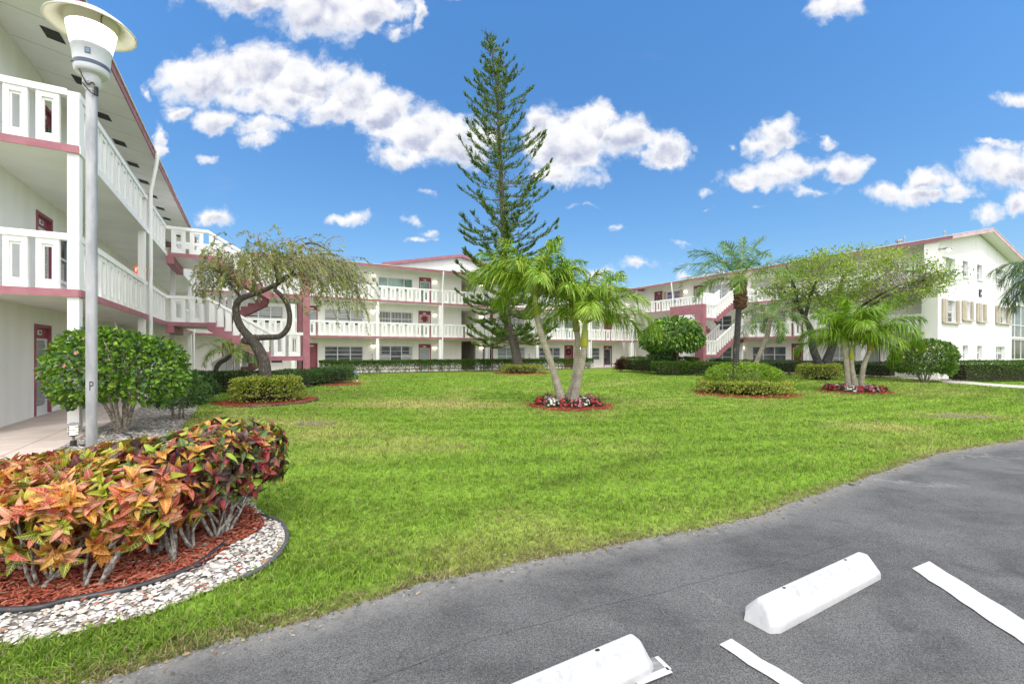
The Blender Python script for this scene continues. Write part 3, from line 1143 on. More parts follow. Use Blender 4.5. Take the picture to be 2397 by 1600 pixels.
RAKEP = pmat('weathered pink rake paint', (0.62, 0.44, 0.46), (0.50, 0.34, 0.37), 0.7, 2.0)
rl, PL, _ = roof(LW, 'roof', -2.58, -9.2, -15.8, VNL - .45, 40, 'v', EAVE + SLOPE * 6.62)
rake(LW, rl, PL, VNL - .45, .03, -2.58, -9.2, -15.8, EAVE + SLOPE * 6.62, [PINK, DRIP])
rb, PB, _ = roof(BW, 'roof', 33.15, 39.77, 46.3, -12, 42, 'u', EAVE + SLOPE * 6.62)
rr, PR, _ = roof(RW, 'roof', 32.95, 39.55, 46.15, VNR - .65, 40, 'v', EAVE + SLOPE * 6.6)
rake(RW, rr, PR, VNR - .65, .03, 32.95, 39.55, 46.15, EAVE + SLOPE * 6.6, [RAKEP, DRIP])
# seams and mesh vents in the soffits
def soffit_bits(wg, roof_o, axis, e, sgn, s0, s1):
    m = MB()
    s = s0
    while s < s1:
        for (a, b, w_) in ((0.05, 1.62, 0.008),):
            c0, c1 = e + sgn * a, e + sgn * b
            z0, z1 = EAVE + SLOPE * a - .004, EAVE + SLOPE * b - .004
            if axis == 'v':
                m.add([(c0, s - w_, z0), (c0, s + w_, z0), (c1, s + w_, z1), (c1, s - w_, z1)], [[0, 1, 2, 3]], 0)
            else:
                m.add([(s - w_, c0, z0), (s + w_, c0, z0), (s + w_, c1, z1), (s - w_, c1, z1)], [[0, 1, 2, 3]], 0)
        s += 1.22
    part(m, 'soffit_seam', SEAM, wg, roof_o)
    s = s0 + 0.5
    while s < s1:
        m = MB()
        a, b = 0.66, 0.94
        c0, c1 = e + sgn * a, e + sgn * b
        z0, z1 = EAVE + SLOPE * a - .006, EAVE + SLOPE * b - .006
        h = 0.19
        V = []
        for (c, z) in ((c0, z0), (c1, z1)):
            for ss in (s - h, s + h):
                for dz in (-.012, 0.0):
                    V.append((c, ss, z + dz) if axis == 'v' else (ss, c, z + dz))
        m.add(V, MB.BOXF, 0)
        part(m, 'soffit_vent', DARKGAP, wg, roof_o)
        s += 1.8


soffit_bits(LW, rl, 'v', -2.58, -1, 11.9, 33)
soffit_bits(BW, rb, 'u', 33.15, 1, -2.4, 33)
soffit_bits(RW, rr, 'v', 32.95, 1, 10.6, 33)
# roof vents of the right wing
for (px, y, w_, h) in ((2105, 566, .12, .28), (2117, 563, .03, .45), (2211, 545, .03, .35)):
    m = MB()
    u = 35.5
    v = s_on_u(px, u)
    zb = EAVE + SLOPE * (u - 32.95) + .15
    m.lathe([(w_, 0), (w_, h * .6), (w_ * 1.7, h * .62), (w_ * 1.7, h), (0, h * 1.05)], 10, 0, (u, v, zb))
    part(m, 'roof_vent', METAL, RW)
# cross gable seen over the roof of the wing ahead
GB = thing('apartment_building', 'white gable end with pink rake boards rising over the roof straight ahead', 'apartment building', (*w2(14.0, 41.0), 0), A30)
ORG[GB.name] = (14.0, 41.0, 0)
vg = 41.0
u0, u1, u2 = s_on_v(893, vg), s_on_v(1076, vg), 2 * s_on_v(1076, vg) - s_on_v(893, vg)
zr_, ze_ = z_at(0, 598, u1, vg), z_at(0, 617, u0, vg)
m = MB()
m.add([(u0 + .3, vg, 0), (u2 - .3, vg, 0), (u2 - .3, vg, ze_ - .1), (u1, vg, zr_ - .12), (u0 + .3, vg, ze_ - .1)], [[0, 1, 2, 3, 4]])
m.add([(u0 + .3, vg, 0), (u0 + .3, vg + 14, 0), (u0 + .3, vg + 14, ze_ - .1), (u0 + .3, vg, ze_ - .1)], [[0, 1, 2, 3]])
m.add([(u2 - .3, vg, 0), (u2 - .3, vg + 14, 0), (u2 - .3, vg + 14, ze_ - .1), (u2 - .3, vg, ze_ - .1)], [[0, 1, 2, 3]])
part(m, 'gable_wall', STUCCO2, GB)
m = MB()
for (a, b) in ((u0, u1), (u2, u1)):
    V = []
    for (c, z) in ((a, ze_), (b, zr_)):
        for s in (vg - .35, vg + 14):
            for dz in (-.02, .05):
                V.append((c, s, z + dz))
    m.add(V, MB.BOXF, 0)
ro = part(m, 'roof', ROOF, GB)
m = MB()
for (a, b) in ((u0, u1), (u2, u1)):
    V = []
    for (c, z) in ((a, ze_), (b, zr_)):
        for s in (vg - .40, vg - .36):
            for dz in (-.20, .07):
                V.append((c, s, z + dz))
    m.add(V, MB.BOXF, 0)
part(m, 'rake_board', PINK, GB, ro)

# letter E, corner lamp and rear porch of the right wing
ue0, ue1 = s_on_v(2291, VNR), s_on_v(2296.5, VNR)
ze1, ze0 = z_at(0, 677, ue0, VNR), z_at(0, 694, ue0, VNR)
m = MB()
wE = ue1 - ue0
f, wg = FR['G']
m.box(ue0, ue0 + wE * .30, .004, .05, ze0, ze1, 0, f)
for (a, b, c) in ((0, .2, 1.0), (.42, .58, .72), (.8, 1.0, 1.0)):
    m.box(ue0 + wE * .30, ue0 + wE * c, .004, .047, ze0 + (ze1 - ze0) * a, ze0 + (ze1 - ze0) * b, 0, f)
m.box(ue0 + wE * .8, ue0 + wE, .004, .044, ze0 + (ze1 - ze0) * .2, ze0 + (ze1 - ze0) * .3, 0, f)
m.box(ue0 + wE * .8, ue0 + wE, .004, .044, ze0 + (ze1 - ze0) * .7, ze0 + (ze1 - ze0) * .8, 0, f)
part(m, 'letter_e', BLACK, RW)
m = MB()
zl = z_at(0, 585, UR + .1, VNR)
m.box(UR + .02, UR + .14, .004, .10, zl - .03, zl + .09, 0, f)
m.tube([f(UR + .1, .08, zl + .03), f(UR + .22, .3, zl + .05), f(UR + .42, .42, zl - .0)], [0.03, 0.07, 0.10], 8, 0)
lo = part(m, 'corner_light', [METAL], RW)
m = MB()
m.box(UR + .20, UR + .46, .30, .44, zl - .09, zl - .03, 0, f)
part(m, 'lens', LAMP, RW, lo)
for k, zb in enumerate((0.0, S2B, S3B)):
    m = MB()
    for a in (46.02, 46.75, 47.9, 49.0, 50.5, 52.0, 53.5, 55.0, 56.5):
        m.box(a, a + .08, VNR + .5, VNR + .58, zb + .02, zb + 2.6, 0)
    m.box(46.0, 56.6, VNR + .45, VNR + .62, zb + 2.42, zb + 2.63, 0)
    m.box(46.0, 56.6, VNR + .45, 24.0, zb - .12 if zb else 0.0, zb + .02, 0)
    m.box(46.02, 56.6, VNR + .49, VNR + .58, zb + .95, zb + 1.0, 0)
    po = part(m, 'rear_porch', [TRIM], RW)
    m = MB()
    m.box(46.1, 56.5, VNR + .53, VNR + .545, zb + .03, zb + 2.4, 0)
    part(m, 'porch_screen', GLASSB if k else GLASS, RW, po)

# ---- small wall fittings
f, wg = FR['B']
for (px, fl) in ((871, F1), (1238, F1), (1358, F1)):
    s = spos('B', px)
    m = MB()
    m.lathe([(0.0, 0), (0.07, .01), (0.07, .42), (0.03, .5), (0.0, .5)], 10, 0, f(s, .12, fl + .55))
    m.box(s - .1, s + .1, .004, .04, fl + .4, fl + 1.15, 1, f)
    m.box(s - .03, s + .03, .04, .1, fl + 1.2, fl + 1.3, 0, f)
    part(m, 'standpipe', [METAL, TRIM], BW)
s = spos('R', 1735)
f = fR
m = MB()
m.lathe([(0.0, 0), (0.07, .01), (0.07, .42), (0.03, .5), (0.0, .5)], 10, 0, f(s, .14, F1 + .45))
m.box(s - .1, s + .1, .004, .06, F1 + .35, F1 + 1.1, 0, f)
m.box(s - .07, s + .07, .004, .09, F1 + 1.12, F1 + 1.3, 1, f)
part(m, 'standpipe', [METAL, DPINK], RW)
# exit sign on a short cross wall of the left gallery
m = MB()
m.box(UWL, UWL + .55, 25.2, 25.4, S2T, S3B, 0)
part(m, 'cross_wall', STUCCO, LW)
m = MB()
ue = s_on_v(314.5, 25.1)
zc = z_at(0, 631.5, ue, 25.1)
m.box(ue - .20, ue + .20, 25.06, 25.12, zc - .12, zc + .12, 0)
m.box(ue - .03, ue + .03, 25.08, 25.2, zc + .12, zc + .2, 1)
ex = part(m, 'exit_sign', [EXITM, TRIM], LW)
o = ORG[LW.name]
text_mesh('EXIT', 0.21, EXITW, 'exit_letters', ex, Matrix.Translation((ue - o[0], 25.055 - o[1], zc - o[2])) @ Matrix.Rotation(R(90), 4, 'X'))

# ---- stairs
def stair(wg, ug, sg, vs):
    """switchback stair outside the gallery edge ug; a = distance out from the gallery (sign sg), v from vs to vs + 3"""
    def U(a):
        return ug + sg * a
    L1, L2, L3, TH = 1.30, 3.50, 4.75, 0.27
    m = MB()
    # portal: two broad piers and a beam at the second half-landing
    x0, x1 = sorted((U(L3), U(L3 + TH)))
    m.box(x0, x1, vs, vs + .72, 0, 4.28)
    m.box(x0, x1, vs + 2.35, vs + 3.0, 0, 4.28)
    m.box(x0 + .001, x1 - .001, vs, vs + 3.0, 4.28, 4.97)
    root_ = part(m, 'staircase', PINK, wg)
    RISE = (S3T - S2T) / 2
    # landings
    for F_ in (S2T, S3T):
        m = MB()
        x0, x1 = sorted((U(.0), U(L1)))
        m.box(x0, x1, vs, vs + 3.0, F_ - .13, F_, 0)
        m.box(x0, x1, vs - .02, vs - .001, F_ - .15, F_ + .002, 1)
        x0, x1 = sorted((U(-.02), U(.22)))
        m.box(x0, x1, vs - .012, vs + 3.0, F_ - .42, F_ - .14, 1)
        part(m, 'landing', [SOFF, PINK], wg, root_)
    for F_ in (S2T - RISE, S3T - RISE):
        m = MB()
        x0, x1 = sorted((U(L2), U(L3)))
        m.box(x0, x1, vs + .001, vs + 2.999, F_ - .13, F_, 0)
        m.box(x0, x1, vs - .02, vs - .001, F_ - .19, F_ + .002, 1)
        part(m, 'half_landing', [SOFF, PINK], wg, root_)
    # flights
    n = 8
    for F_ in (S2T, S3T):
        for (va, vb, za, zb_) in ((vs, vs + 1.3, F_ - RISE, F_), (vs + 1.65, vs + 2.95, F_ - RISE, F_ - 2 * RISE)):
            # za at a = L2, zb_ at a = L1
            m = MB()
            dz = (zb_ - za) / n
            run = (L2 - L1) / n
            for i in range(n):
                a1 = L2 - i * run
                a0 = a1 - run
                zt = za + dz * (i + 1) if dz > 0 else za + dz * i
                x0, x1 = sorted((U(a0), U(a1)))
                m.box(x0, x1, va + .05, vb - .05, zt - .06, zt, 0)
                xr = U(a1) if dz > 0 else U(a0)
                x0, x1 = sorted((xr - .012, xr + .012))
                m.box(x0, x1, va + .05, vb - .05, zt - abs(dz), zt - .061, 0)
            fl_ = part(m, 'flight', SOFF, wg, root_)
            for vv in (va, vb):
                m = MB()
                top, bot = [], []
                for i in range(n):
                    a1 = L2 - i * run
                    a0 = a1 - run
                    zt = (za + dz * (i + 1) if dz > 0 else za + dz * i) + .02
                    top += [(U(a1), zt), (U(a0), zt)]
                bot = [(U(L1), zb_ - .30), (U(L2), za - .30)]
                pts = top + bot
                V = [(p[0], vv - .03, p[1]) for p in pts] + [(p[0], vv + .03, p[1]) for p in pts]
                k = len(pts)
                F = [[i, (i + 1) % k, k + (i + 1) % k, k + i] for i in range(k)]
                m.add(V, F, 0)
                m.add(V[:k], [list(range(k))], 0)
                m.add(V[k:], [list(range(k))], 0)
                part(m, 'stringer', PINK, wg, root_)
                slope = (za - zb_) / (L2 - L1)
                railing(wg, (U(L1), vv), (U(L2), vv), (0, -1), zb_ + .0, root_, slope=slope, hrail=1.02, name='stair_railing', plank=True)
    for F_ in (S2T, S3T):
        railing(wg, (U(.0), vs), (U(L1), vs), (0, -1), F_, root_, name='landing_railing')
        railing(wg, (U(.0), vs + 2.98), (U(L1), vs + 2.98), (0, 1), F_, root_, name='landing_railing')
    for F_ in (S2T - RISE, S3T - RISE):
        railing(wg, (U(L2), vs), (U(L3), vs), (0, -1), F_, root_, name='landing_railing')
        railing(wg, (U(L2), vs + 2.98), (U(L3), vs + 2.98), (0, 1), F_, root_, name='landing_railing')
        if F_ < 2:
            railing(wg, (U(L3), vs + .75), (U(L3), vs + 2.3), (sg, 0), F_, root_, name='landing_railing')
    return root_


stair(LW, UL, 1, VS_L)
stair(RW, UR, -1, VS_R)
# ================================================================ ground
def inside(poly, pts):
    poly = np.asarray(poly, float)
    x, y = pts[:, 0], pts[:, 1]
    r = np.zeros(len(pts), bool)
    j = len(poly) - 1
    for i in range(len(poly)):
        xi, yi, xj, yj = poly[i, 0], poly[i, 1], poly[j, 0], poly[j, 1]
        c = ((yi > y) != (yj > y)) & (x < (xj - xi) * (y - yi) / (yj - yi + 1e-12) + xi)
        r ^= c
        j = i
    return r


def vnoise(x, y, sc, seed=0, octv=3):
    out = np.zeros_like(x, float)
    amp, tot = 1.0, 0.0
    for o_ in range(octv):
        X, Y = x * sc, y * sc
        ix, iy = np.floor(X).astype(int), np.floor(Y).astype(int)
        fx, fy = X - ix, Y - iy
        fx, fy = fx * fx * (3 - 2 * fx), fy * fy * (3 - 2 * fy)

        def h(a, b):
            n_ = (a * 374761393 + b * 668265263 + (seed + o_ * 17) * 974711) & 0x7fffffff
            n_ = ((n_ ^ (n_ >> 13)) * 1274126177) & 0x7fffffff
            return ((n_ ^ (n_ >> 16)) & 0xffff) / 65535.0
        v = h(ix, iy) * (1 - fx) * (1 - fy) + h(ix + 1, iy) * fx * (1 - fy) + h(ix, iy + 1) * (1 - fx) * fy + h(ix + 1, iy + 1) * fx * fy
        out += v * amp
        tot += amp
        amp *= 0.5
        sc *= 2.1
    return out / tot


def smooth(pts, n=6, closed=False):
    """Catmull-Rom through 2-D or 3-D points"""
    P = [np.array(p, float) for p in pts]
    out = []
    m_ = len(P)
    for i in range(m_ if closed else m_ - 1):
        p0, p1, p2, p3 = (P[(i - 1) % m_] if closed or i > 0 else P[0]), P[i], P[(i + 1) % m_], (P[(i + 2) % m_] if closed or i + 2 < m_ else P[-1])
        for k in range(n):
            t = k / n
            out.append(0.5 * ((2 * p1) + (-p0 + p2) * t + (2 * p0 - 5 * p1 + 4 * p2 - p3) * t * t + (-p0 + 3 * p1 - 3 * p2 + p3) * t ** 3))
    if not closed:
        out.append(P[-1])
    return [tuple(p) for p in out]


edge_px = [(199, 1600), (450, 1522), (714, 1449), (1020, 1357), (1429, 1276), (1735, 1219), (1918, 1153), (2041, 1112), (2194, 1061), (2397, 1029)]
EDGE = [(-8, -2.2), (-4.6, 0.4)] + [tuple(gr(*p)[:2]) for p in edge_px] + [(14, 9.9), (24, 13.2), (60, 24)]
_e = np.array(EDGE)
_l = np.concatenate([[0], np.cumsum(np.hypot(*np.diff(_e, axis=0).T))])
_q = np.concatenate([np.arange(0, 22, .12), np.arange(22, _l[-1], 1.0), [_l[-1]]])
_x, _y = np.interp(_q, _l, _e[:, 0]), np.interp(_q, _l, _e[:, 1])
for _ in range(3):
    _x[1:-1], _y[1:-1] = (_x[:-2] + 2 * _x[1:-1] + _x[2:]) / 4, (_y[:-2] + 2 * _y[1:-1] + _y[2:]) / 4
EDGE = list(zip(_x.tolist(), _y.tolist()))
# the old edge of the asphalt wanders a little
EDGE = [(x + 0.010 * math.sin(9 * x + 3 * y), y + 0.012 * math.sin(7.3 * x) + 0.008 * math.sin(19 * x)) for (x, y) in EDGE]
ASPH = EDGE + [(60, -60), (-60, -60), (-60, -6)]
WALK_U = -2.55
BED = [w2(WALK_U, 2.2), (-3.5, 1.95), (-2.62, 2.325), (-2.33, 2.43), (-2.05, 2.62), (-1.85, 2.915), (-1.74, 3.23), (-1.80, 3.61), (-2.0, 3.94), (-2.29, 4.15),
       (-2.9, 4.9), (-4.2, 6.5), (-5.6, 8.0), (-6.48, 8.92), (-8.0, 11.5), (-9.85, 14.4), (-11.2, 16.7), (-11.7, 17.9), w2(-2.2, 21.0), w2(WALK_U, 21.0)]
BED = BED[:2] + smooth(BED[2:18], 4) + BED[18:]
MULCH = smooth([(-4.6, 2.9), (-3.6, 2.5), (-2.93, 2.6), (-2.63, 2.71), (-2.35, 2.87), (-2.18, 3.13), (-2.16, 3.5), (-2.12, 3.85), (-2.35, 4.2), (-2.8, 4.45), (-3.6, 4.3), (-4.5, 3.8)], 4, True)
# mulch rings: centre, radius
RB = (-7.45, 13.85, 1.42)      # looped tree
RPINE = (gr(1220, 871)[0], 32.6, 2.0)
RPC = (1.62, 12.75, 1.2)       # palm clump ahead
RDP = (8.4, 16.45, 1.78)       # palm in the shrub island
RRP = (13.0, 17.3, 1.2)        # palms at right
RHG = (-8.9, 21.4, 1.9)        # end of the dark hedge
RINGS = [RB, RPINE, RPC, RDP, RRP, RHG]
SOIL1, SOIL2 = gr(730, 992), gr(2254, 974)
DRY = [(gr(985, 946), 3.0, 0.9, 1.0), (gr(560, 985), 1.6, 1.0, 0.5), (gr(2060, 1000), 1.0, 0.7, 0.7), (SOIL1, 1.0, .5, .6), (SOIL2, 1.2, .6, .8), (gr(700, 1020), 2.0, .8, .35)]


RUT = [gr(1150, 1172), gr(1560, 1062)]


def dryness(x, y):
    d = np.clip((vnoise(x, y, 0.55, 5, 4) - 0.52) * 2.6, 0, 1) * 0.55
    for (c, rx, ry, k) in DRY:
        q = ((x - c[0]) / rx) ** 2 + ((y - c[1]) / ry) ** 2
        d += k * np.exp(-q * 1.3) * (0.5 + vnoise(x, y, 2.2, 9, 3))
    return np.clip(d, 0, 1)


def lawn_col(x, y):
    d = dryness(x, y)[:, None]
    n_ = .25 + .5 * vnoise(x, y, 1.3, 3, 4)[:, None]
    ga, gb = np.array([.135, .260, .024]), np.array([.262, .375, .060])
    c = ga + (gb - ga) * n_
    r = np.hypot(x + 3, y - 40)
    stripe = (np.sin(r * 2 * math.pi / .95 + 1.2 * vnoise(x, y, .5, 71, 2)) * 0.5 + 0.5)[:, None]
    c = c * (0.86 + 0.24 * stripe * (.5 + vnoise(x, y, .7, 77, 2)[:, None]))
    rut = np.full(len(x), 9.0)
    for k in range(24):
        q = RUT[0] + (RUT[1] - RUT[0]) * k / 23
        rut = np.minimum(rut, np.hypot((x - q[0]) / .22, (y - q[1] - .05 * math.sin(k * .9)) / .07))
    c = c * (1 - .42 * np.exp(-rut ** 2))[:, None]
    c = c * (1 - d) + np.array([.46, .42, .16]) * d
    soil = np.full(len(x), 9.0)
    for (ex, ey) in EDGE[20:-4]:
        soil = np.minimum(soil, np.hypot(x - ex, y - ey))
    k = np.clip(1 - soil / .16, 0, 1)[:, None] * .75
    return c * (1 - k) + np.array([.17, .125, .07]) * k


m = MB()
gx, gy = np.arange(-24, 34.01, 0.3), np.arange(0, 42.01, 0.3)
XX, YY = np.meshgrid(gx, gy)
nx, ny = len(gx), len(gy)
V = np.stack([XX.ravel(), YY.ravel(), np.zeros(nx * ny)], 1)
idx = np.arange(nx * ny).reshape(ny, nx)
F = np.stack([idx[:-1, :-1].ravel(), idx[:-1, 1:].ravel(), idx[1:, 1:].ravel(), idx[1:, :-1].ravel()], 1)
m.add(V, F, 0, lawn_col(V[:, 0], V[:, 1]))
for (a, b, c, d) in ((-600, 600, -600, 0), (-600, 600, 42, 600), (-600, -24, 0, 42), (34, 600, 0, 42)):
    xs, ys = np.linspace(a, b, 2), np.linspace(c, d, 2)
    m.add([(xs[0], ys[0], 0), (xs[1], ys[0], 0), (xs[1], ys[1], 0), (xs[0], ys[1], 0)], [[0, 1, 2, 3]], 0, (.12, .20, .012))
LAWN = pmat('lawn turf', (1.05, 1.05, 1.0), (0.55, 0.6, 0.5), 0.95, 22.0, 0.9, 70, spec=0.05, attr=True, lo=0.3, hi=0.7, detail=8.0)
tag(m.build('lawn', LAWN), kind='structure')

# asphalt
am = bpy.data.materials.new('worn asphalt')
am.use_nodes = True
t = NT(am.node_tree)
b = am.node_tree.nodes['Principled BSDF']
tc = t.n('ShaderNodeTexCoord').outputs['Object']
big = t.ramp(t.noise(tc, 1.1, 6.0, 0.62, 0.5), 0.36, 0.64)
mid = t.ramp(t.noise(t.vec('MULTIPLY', tc, (1.0, 2.2, 1)), 3.0, 6.0, 0.65), 0.35, 0.7)
grit = t.noise(tc, 170.0, 3.0, 0.7)
grit2 = t.noise(tc, 60.0, 5.0, 0.7)
stain = t.math('MULTIPLY', t.ramp(t.noise(tc, 2.1, 5.0, 0.65, 0.8), 0.54, 0.70), t.ramp(t.noise(tc, 0.55, 2.0), 0.42, 0.60))
spk = t.ramp(t.noise(tc, 240.0, 1.0, 0.5), 0.66, 0.74)
c = t.mix(big, (0.078, 0.078, 0.077), (0.225, 0.223, 0.22))
c = t.mix(t.math('MULTIPLY', mid, 0.55), c, (0.225, 0.223, 0.22))
c = t.mix(t.ramp(grit, 0.36, 0.64, 0.0, 0.75), (0.035, 0.035, 0.037), c)
c = t.mix(t.ramp(grit2, 0.40, 0.7, 0.0, 0.30), c, (0.22, 0.22, 0.225))
c = t.mix(t.math('MULTIPLY', stain, 0.55), c, (0.035, 0.035, 0.036))
c = t.mix(t.math('MULTIPLY', spk, 0.6), c, (0.42, 0.42, 0.42))
vc = t.n('ShaderNodeTexVoronoi', feature='DISTANCE_TO_EDGE')
t.put(vc.inputs['Vector'], t.vec('ADD', tc, t.vec('SCALE', t.noise(tc, 3.0, 4.0, out=1))))
vc.inputs['Vector'].links[0].from_node.inputs[1].links[0].from_node.inputs[3].default_value = 0.5
vc.inputs['Scale'].default_value = 0.55
crack = t.ramp(vc.outputs[0], 0.012, 0.0)
crack = t.math('MULTIPLY', crack, t.ramp(t.noise(tc, 0.8, 2.0), 0.5, 0.62))
c = t.mix(t.math('MULTIPLY', crack, 0.7), c, (0.24, 0.235, 0.22))
dust = t.n('ShaderNodeAttribute', attribute_name='col').outputs[2]
dust = t.math('MULTIPLY', dust, t.ramp(t.noise(tc, 14.0, 6.0, 0.7), 0.25, 0.6))
c = t.mix(t.math('MULTIPLY', dust, 0.75), c, (0.27, 0.262, 0.245))
t.put(b.inputs['Base Color'], c)
b.inputs['Roughness'].default_value = 0.85
b.inputs['Specular IOR Level'].default_value = 0.3
bn = t.n('ShaderNodeBump')
bn.inputs['Strength'].default_value = 0.8
bn.inputs['Distance'].default_value = 0.006
t.put(bn.inputs['Height'], t.math('ADD', grit, t.math('MULTIPLY', grit2, 0.8)))
t.put(b.inputs['Normal'], bn.outputs[0])
# rows stepping away from the lawn edge carry a dust factor (0..1) so that the pale rim fades into the lot
m = MB()
E2 = EDGE
rows = [0, .03, .07, .12, .18, .27, .40, .7]
dv = np.array([0.5, -0.866])
Vv, Cc, Ff = [], [], []
ne = len(E2)
for k, o_ in enumerate(rows):
    for i, (x, y) in enumerate(E2):
        q = np.array([x, y]) + dv * o_
        wob = 1 + .8 * (vnoise(q[:1], q[1:], 2.6, 31, 2)[0] - .5)
        Vv.append((q[0], q[1], .004))
        Cc.append([max(0.0, 1 - o_ / (.26 * wob + .02))] * 3)
for k in range(len(rows) - 1):
    for i in range(ne - 1):
        Ff.append([k * ne + i, k * ne + i + 1, (k + 1) * ne + i + 1, (k + 1) * ne + i])
m.add(Vv, Ff, 0, np.array(Cc))
m.poly([(x + .02, y - .035, .0018) for (x, y) in ASPH], 0, (0, 0, 0))
tag(m.build('parking_lot', am), kind='structure')

# painted bay lines and the pale scar left by an older stop
PAINT = pmat('white road paint', (0.52, 0.52, 0.52), (0.26, 0.26, 0.26), 0.7, 24.0, 0.4, 150, lo=.58, hi=.80, detail=8)
for pts in ([(2135, 1332), (2174, 1315), (2397, 1453), (2397, 1509.5)], [(1683.7, 1511), (1710, 1497), (1873, 1600), (1818, 1600)]):
    G4 = [gr(*p) for p in pts]
    far, d1, d2 = (G4[0] + G4[1]) / 2, G4[3] - G4[0], G4[2] - G4[1]
    q2 = G4[1] + d2 * (3.4 / d2.length)
    q3 = G4[0] + d1 * (3.4 / d1.length)
    m = MB()
    # slightly ragged long edges
    A_, B_ = [], []
    for k in range(41):
        f_ = k / 40
        j1, j2 = .005 * math.sin(k * 2.3) + .003 * math.sin(k * 5.1), .005 * math.sin(k * 1.9 + 1)
        a_, b_ = G4[0].lerp(q3, f_), G4[1].lerp(q2, f_)
        A_.append((a_[0] + j1, a_[1], .009))
        B_.append((b_[0] + j2, b_[1] + j1, .009))
    for k in range(40):
        m.add([A_[k], B_[k], B_[k + 1], A_[k + 1]], [[0, 1, 2, 3]])
    tag(m.build('bay_line', PAINT), kind='structure')
m = MB()
sc_px = [(1500, 1548), (1535, 1539), (1569, 1571), (1490, 1600), (1440, 1622), (1420, 1600)]
m.poly([(*gr(*p)[:2], .0075) for p in sc_px])
tag(m.build('bare_patch', pmat('pale bare asphalt', (0.30, 0.295, 0.285), (0.20, 0.195, 0.19), 0.9, 40, 0.5, 200, lo=.3, hi=.7)), kind='structure')
m = MB()
for (p, q, w_) in (((1536, 1540), (1568, 1571), .012), ((1568, 1571), (1490, 1602), .02)):
    a_, b_ = gr(*p), gr(*q)
    d_ = (b_ - a_).normalized()
    n_ = Vector((-d_[1], d_[0], 0))
    m.add([(*(a_ + n_ * w_)[:2], .0105), (*(a_ - n_ * w_)[:2], .0105), (*(b_ - n_ * w_)[:2], .0105), (*(b_ + n_ * w_)[:2], .0105)], [[0, 1, 2, 3]])
tag(m.build('old_paint', PAINT), kind='structure')

# gravel bed, soil, mulch sheets
gm = bpy.data.materials.new('gravel ground')
gm.use_nodes = True
t = NT(gm.node_tree)
b = gm.node_tree.nodes['Principled BSDF']
tc = t.n('ShaderNodeTexCoord').outputs['Object']
vo = t.n('ShaderNodeTexVoronoi')
t.put(vo.inputs['Vector'], t.vec('ADD', tc, t.vec('SCALE', t.noise(tc, 20.0, 2.0, out=1))))
vo.inputs['Vector'].links[0].from_node.inputs[1].links[0].from_node.inputs[3].default_value = 0.02
vo.inputs['Scale'].default_value = 26.0
hs_ = t.n('ShaderNodeSeparateColor')
t.put(hs_.inputs[0], vo.outputs['Color'])
stone = t.mix(hs_.outputs[0], (0.50, 0.47, 0.42), (0.24, 0.22, 0.19))
gap_ = t.ramp(vo.outputs['Distance'], 0.33, 0.62)
c = t.mix(gap_, stone, (0.13, 0.11, 0.09))
c = t.mix(t.ramp(t.noise(tc, 1.2, 4.0), 0.5, 0.75, 0.0, 0.55), c, (0.10, 0.075, 0.055))
t.put(b.inputs['Base Color'], c)
b.inputs['Roughness'].default_value = 0.9
bn = t.n('ShaderNodeBump')
bn.inputs['Strength'].default_value = 1.0
bn.inputs['Distance'].default_value = 0.02
t.put(bn.inputs['Height'], t.math('SUBTRACT', 1.0, vo.outputs['Distance']))
t.put(b.inputs['Normal'], bn.outputs[0])
m = MB()
m.poly([(x, y, .010) for (x, y) in BED])
tag(m.build('gravel_bed', gm), kind='structure')
MULCHM = pmat('red mulch ground', (0.27, 0.062, 0.035), (0.12, 0.028, 0.018), 0.95, 26.0, 0.9, 60, spec=0.1, lo=.3, hi=.7, stretch=(1, 1, 1), detail=8)
m = MB()
m.poly([(x, y, .016) for (x, y) in MULCH])
tag(m.build('mulch_bed', MULCHM), kind='structure')
for (x, y, r) in RINGS:
    m = MB()
    k = 40
    ring = []
    for i in range(k):
        a = 2 * math.pi * i / k
        rr_ = r * (1 + .05 * math.sin(3 * a + x) + .03 * math.sin(7 * a + y))
        ring.append((x + rr_ * math.cos(a), y + rr_ * math.sin(a) * (1.0 if r != RHG[2] else .75)))
    inner = [(x + (px - x) * .8, y + (py - y) * .8) for px, py in ring]
    V = [(px, py, .006) for px, py in ring] + [(px, py, .05) for px, py in inner]
    m.add(V, [[i, (i + 1) % k, k + (i + 1) % k, k + i] for i in range(k)])
    m.add(V[k:], [list(range(k))])
    tag(m.build('mulch_ring', MULCHM), kind='structure')
SOILM = pmat('bare grey soil', (0.20, 0.17, 0.13), (0.10, 0.085, 0.065), 0.95, 14.0, 0.8, 60, lo=.35, hi=.65)
for (c_, rx, ry) in ((SOIL1, .42, .20), (SOIL2, .75, .28)):
    m = MB()
    k = 28
    m.poly([(c_[0] + rx * (1 + .2 * math.sin(3 * a + c_[0]) + .1 * math.sin(5 * a)) * math.cos(a), c_[1] + ry * (1 + .15 * math.sin(4 * a)) * math.sin(a), .012) for a in (2 * math.pi * i / k for i in range(k))])
    tag(m.build('bare_soil', SOILM), kind='structure')

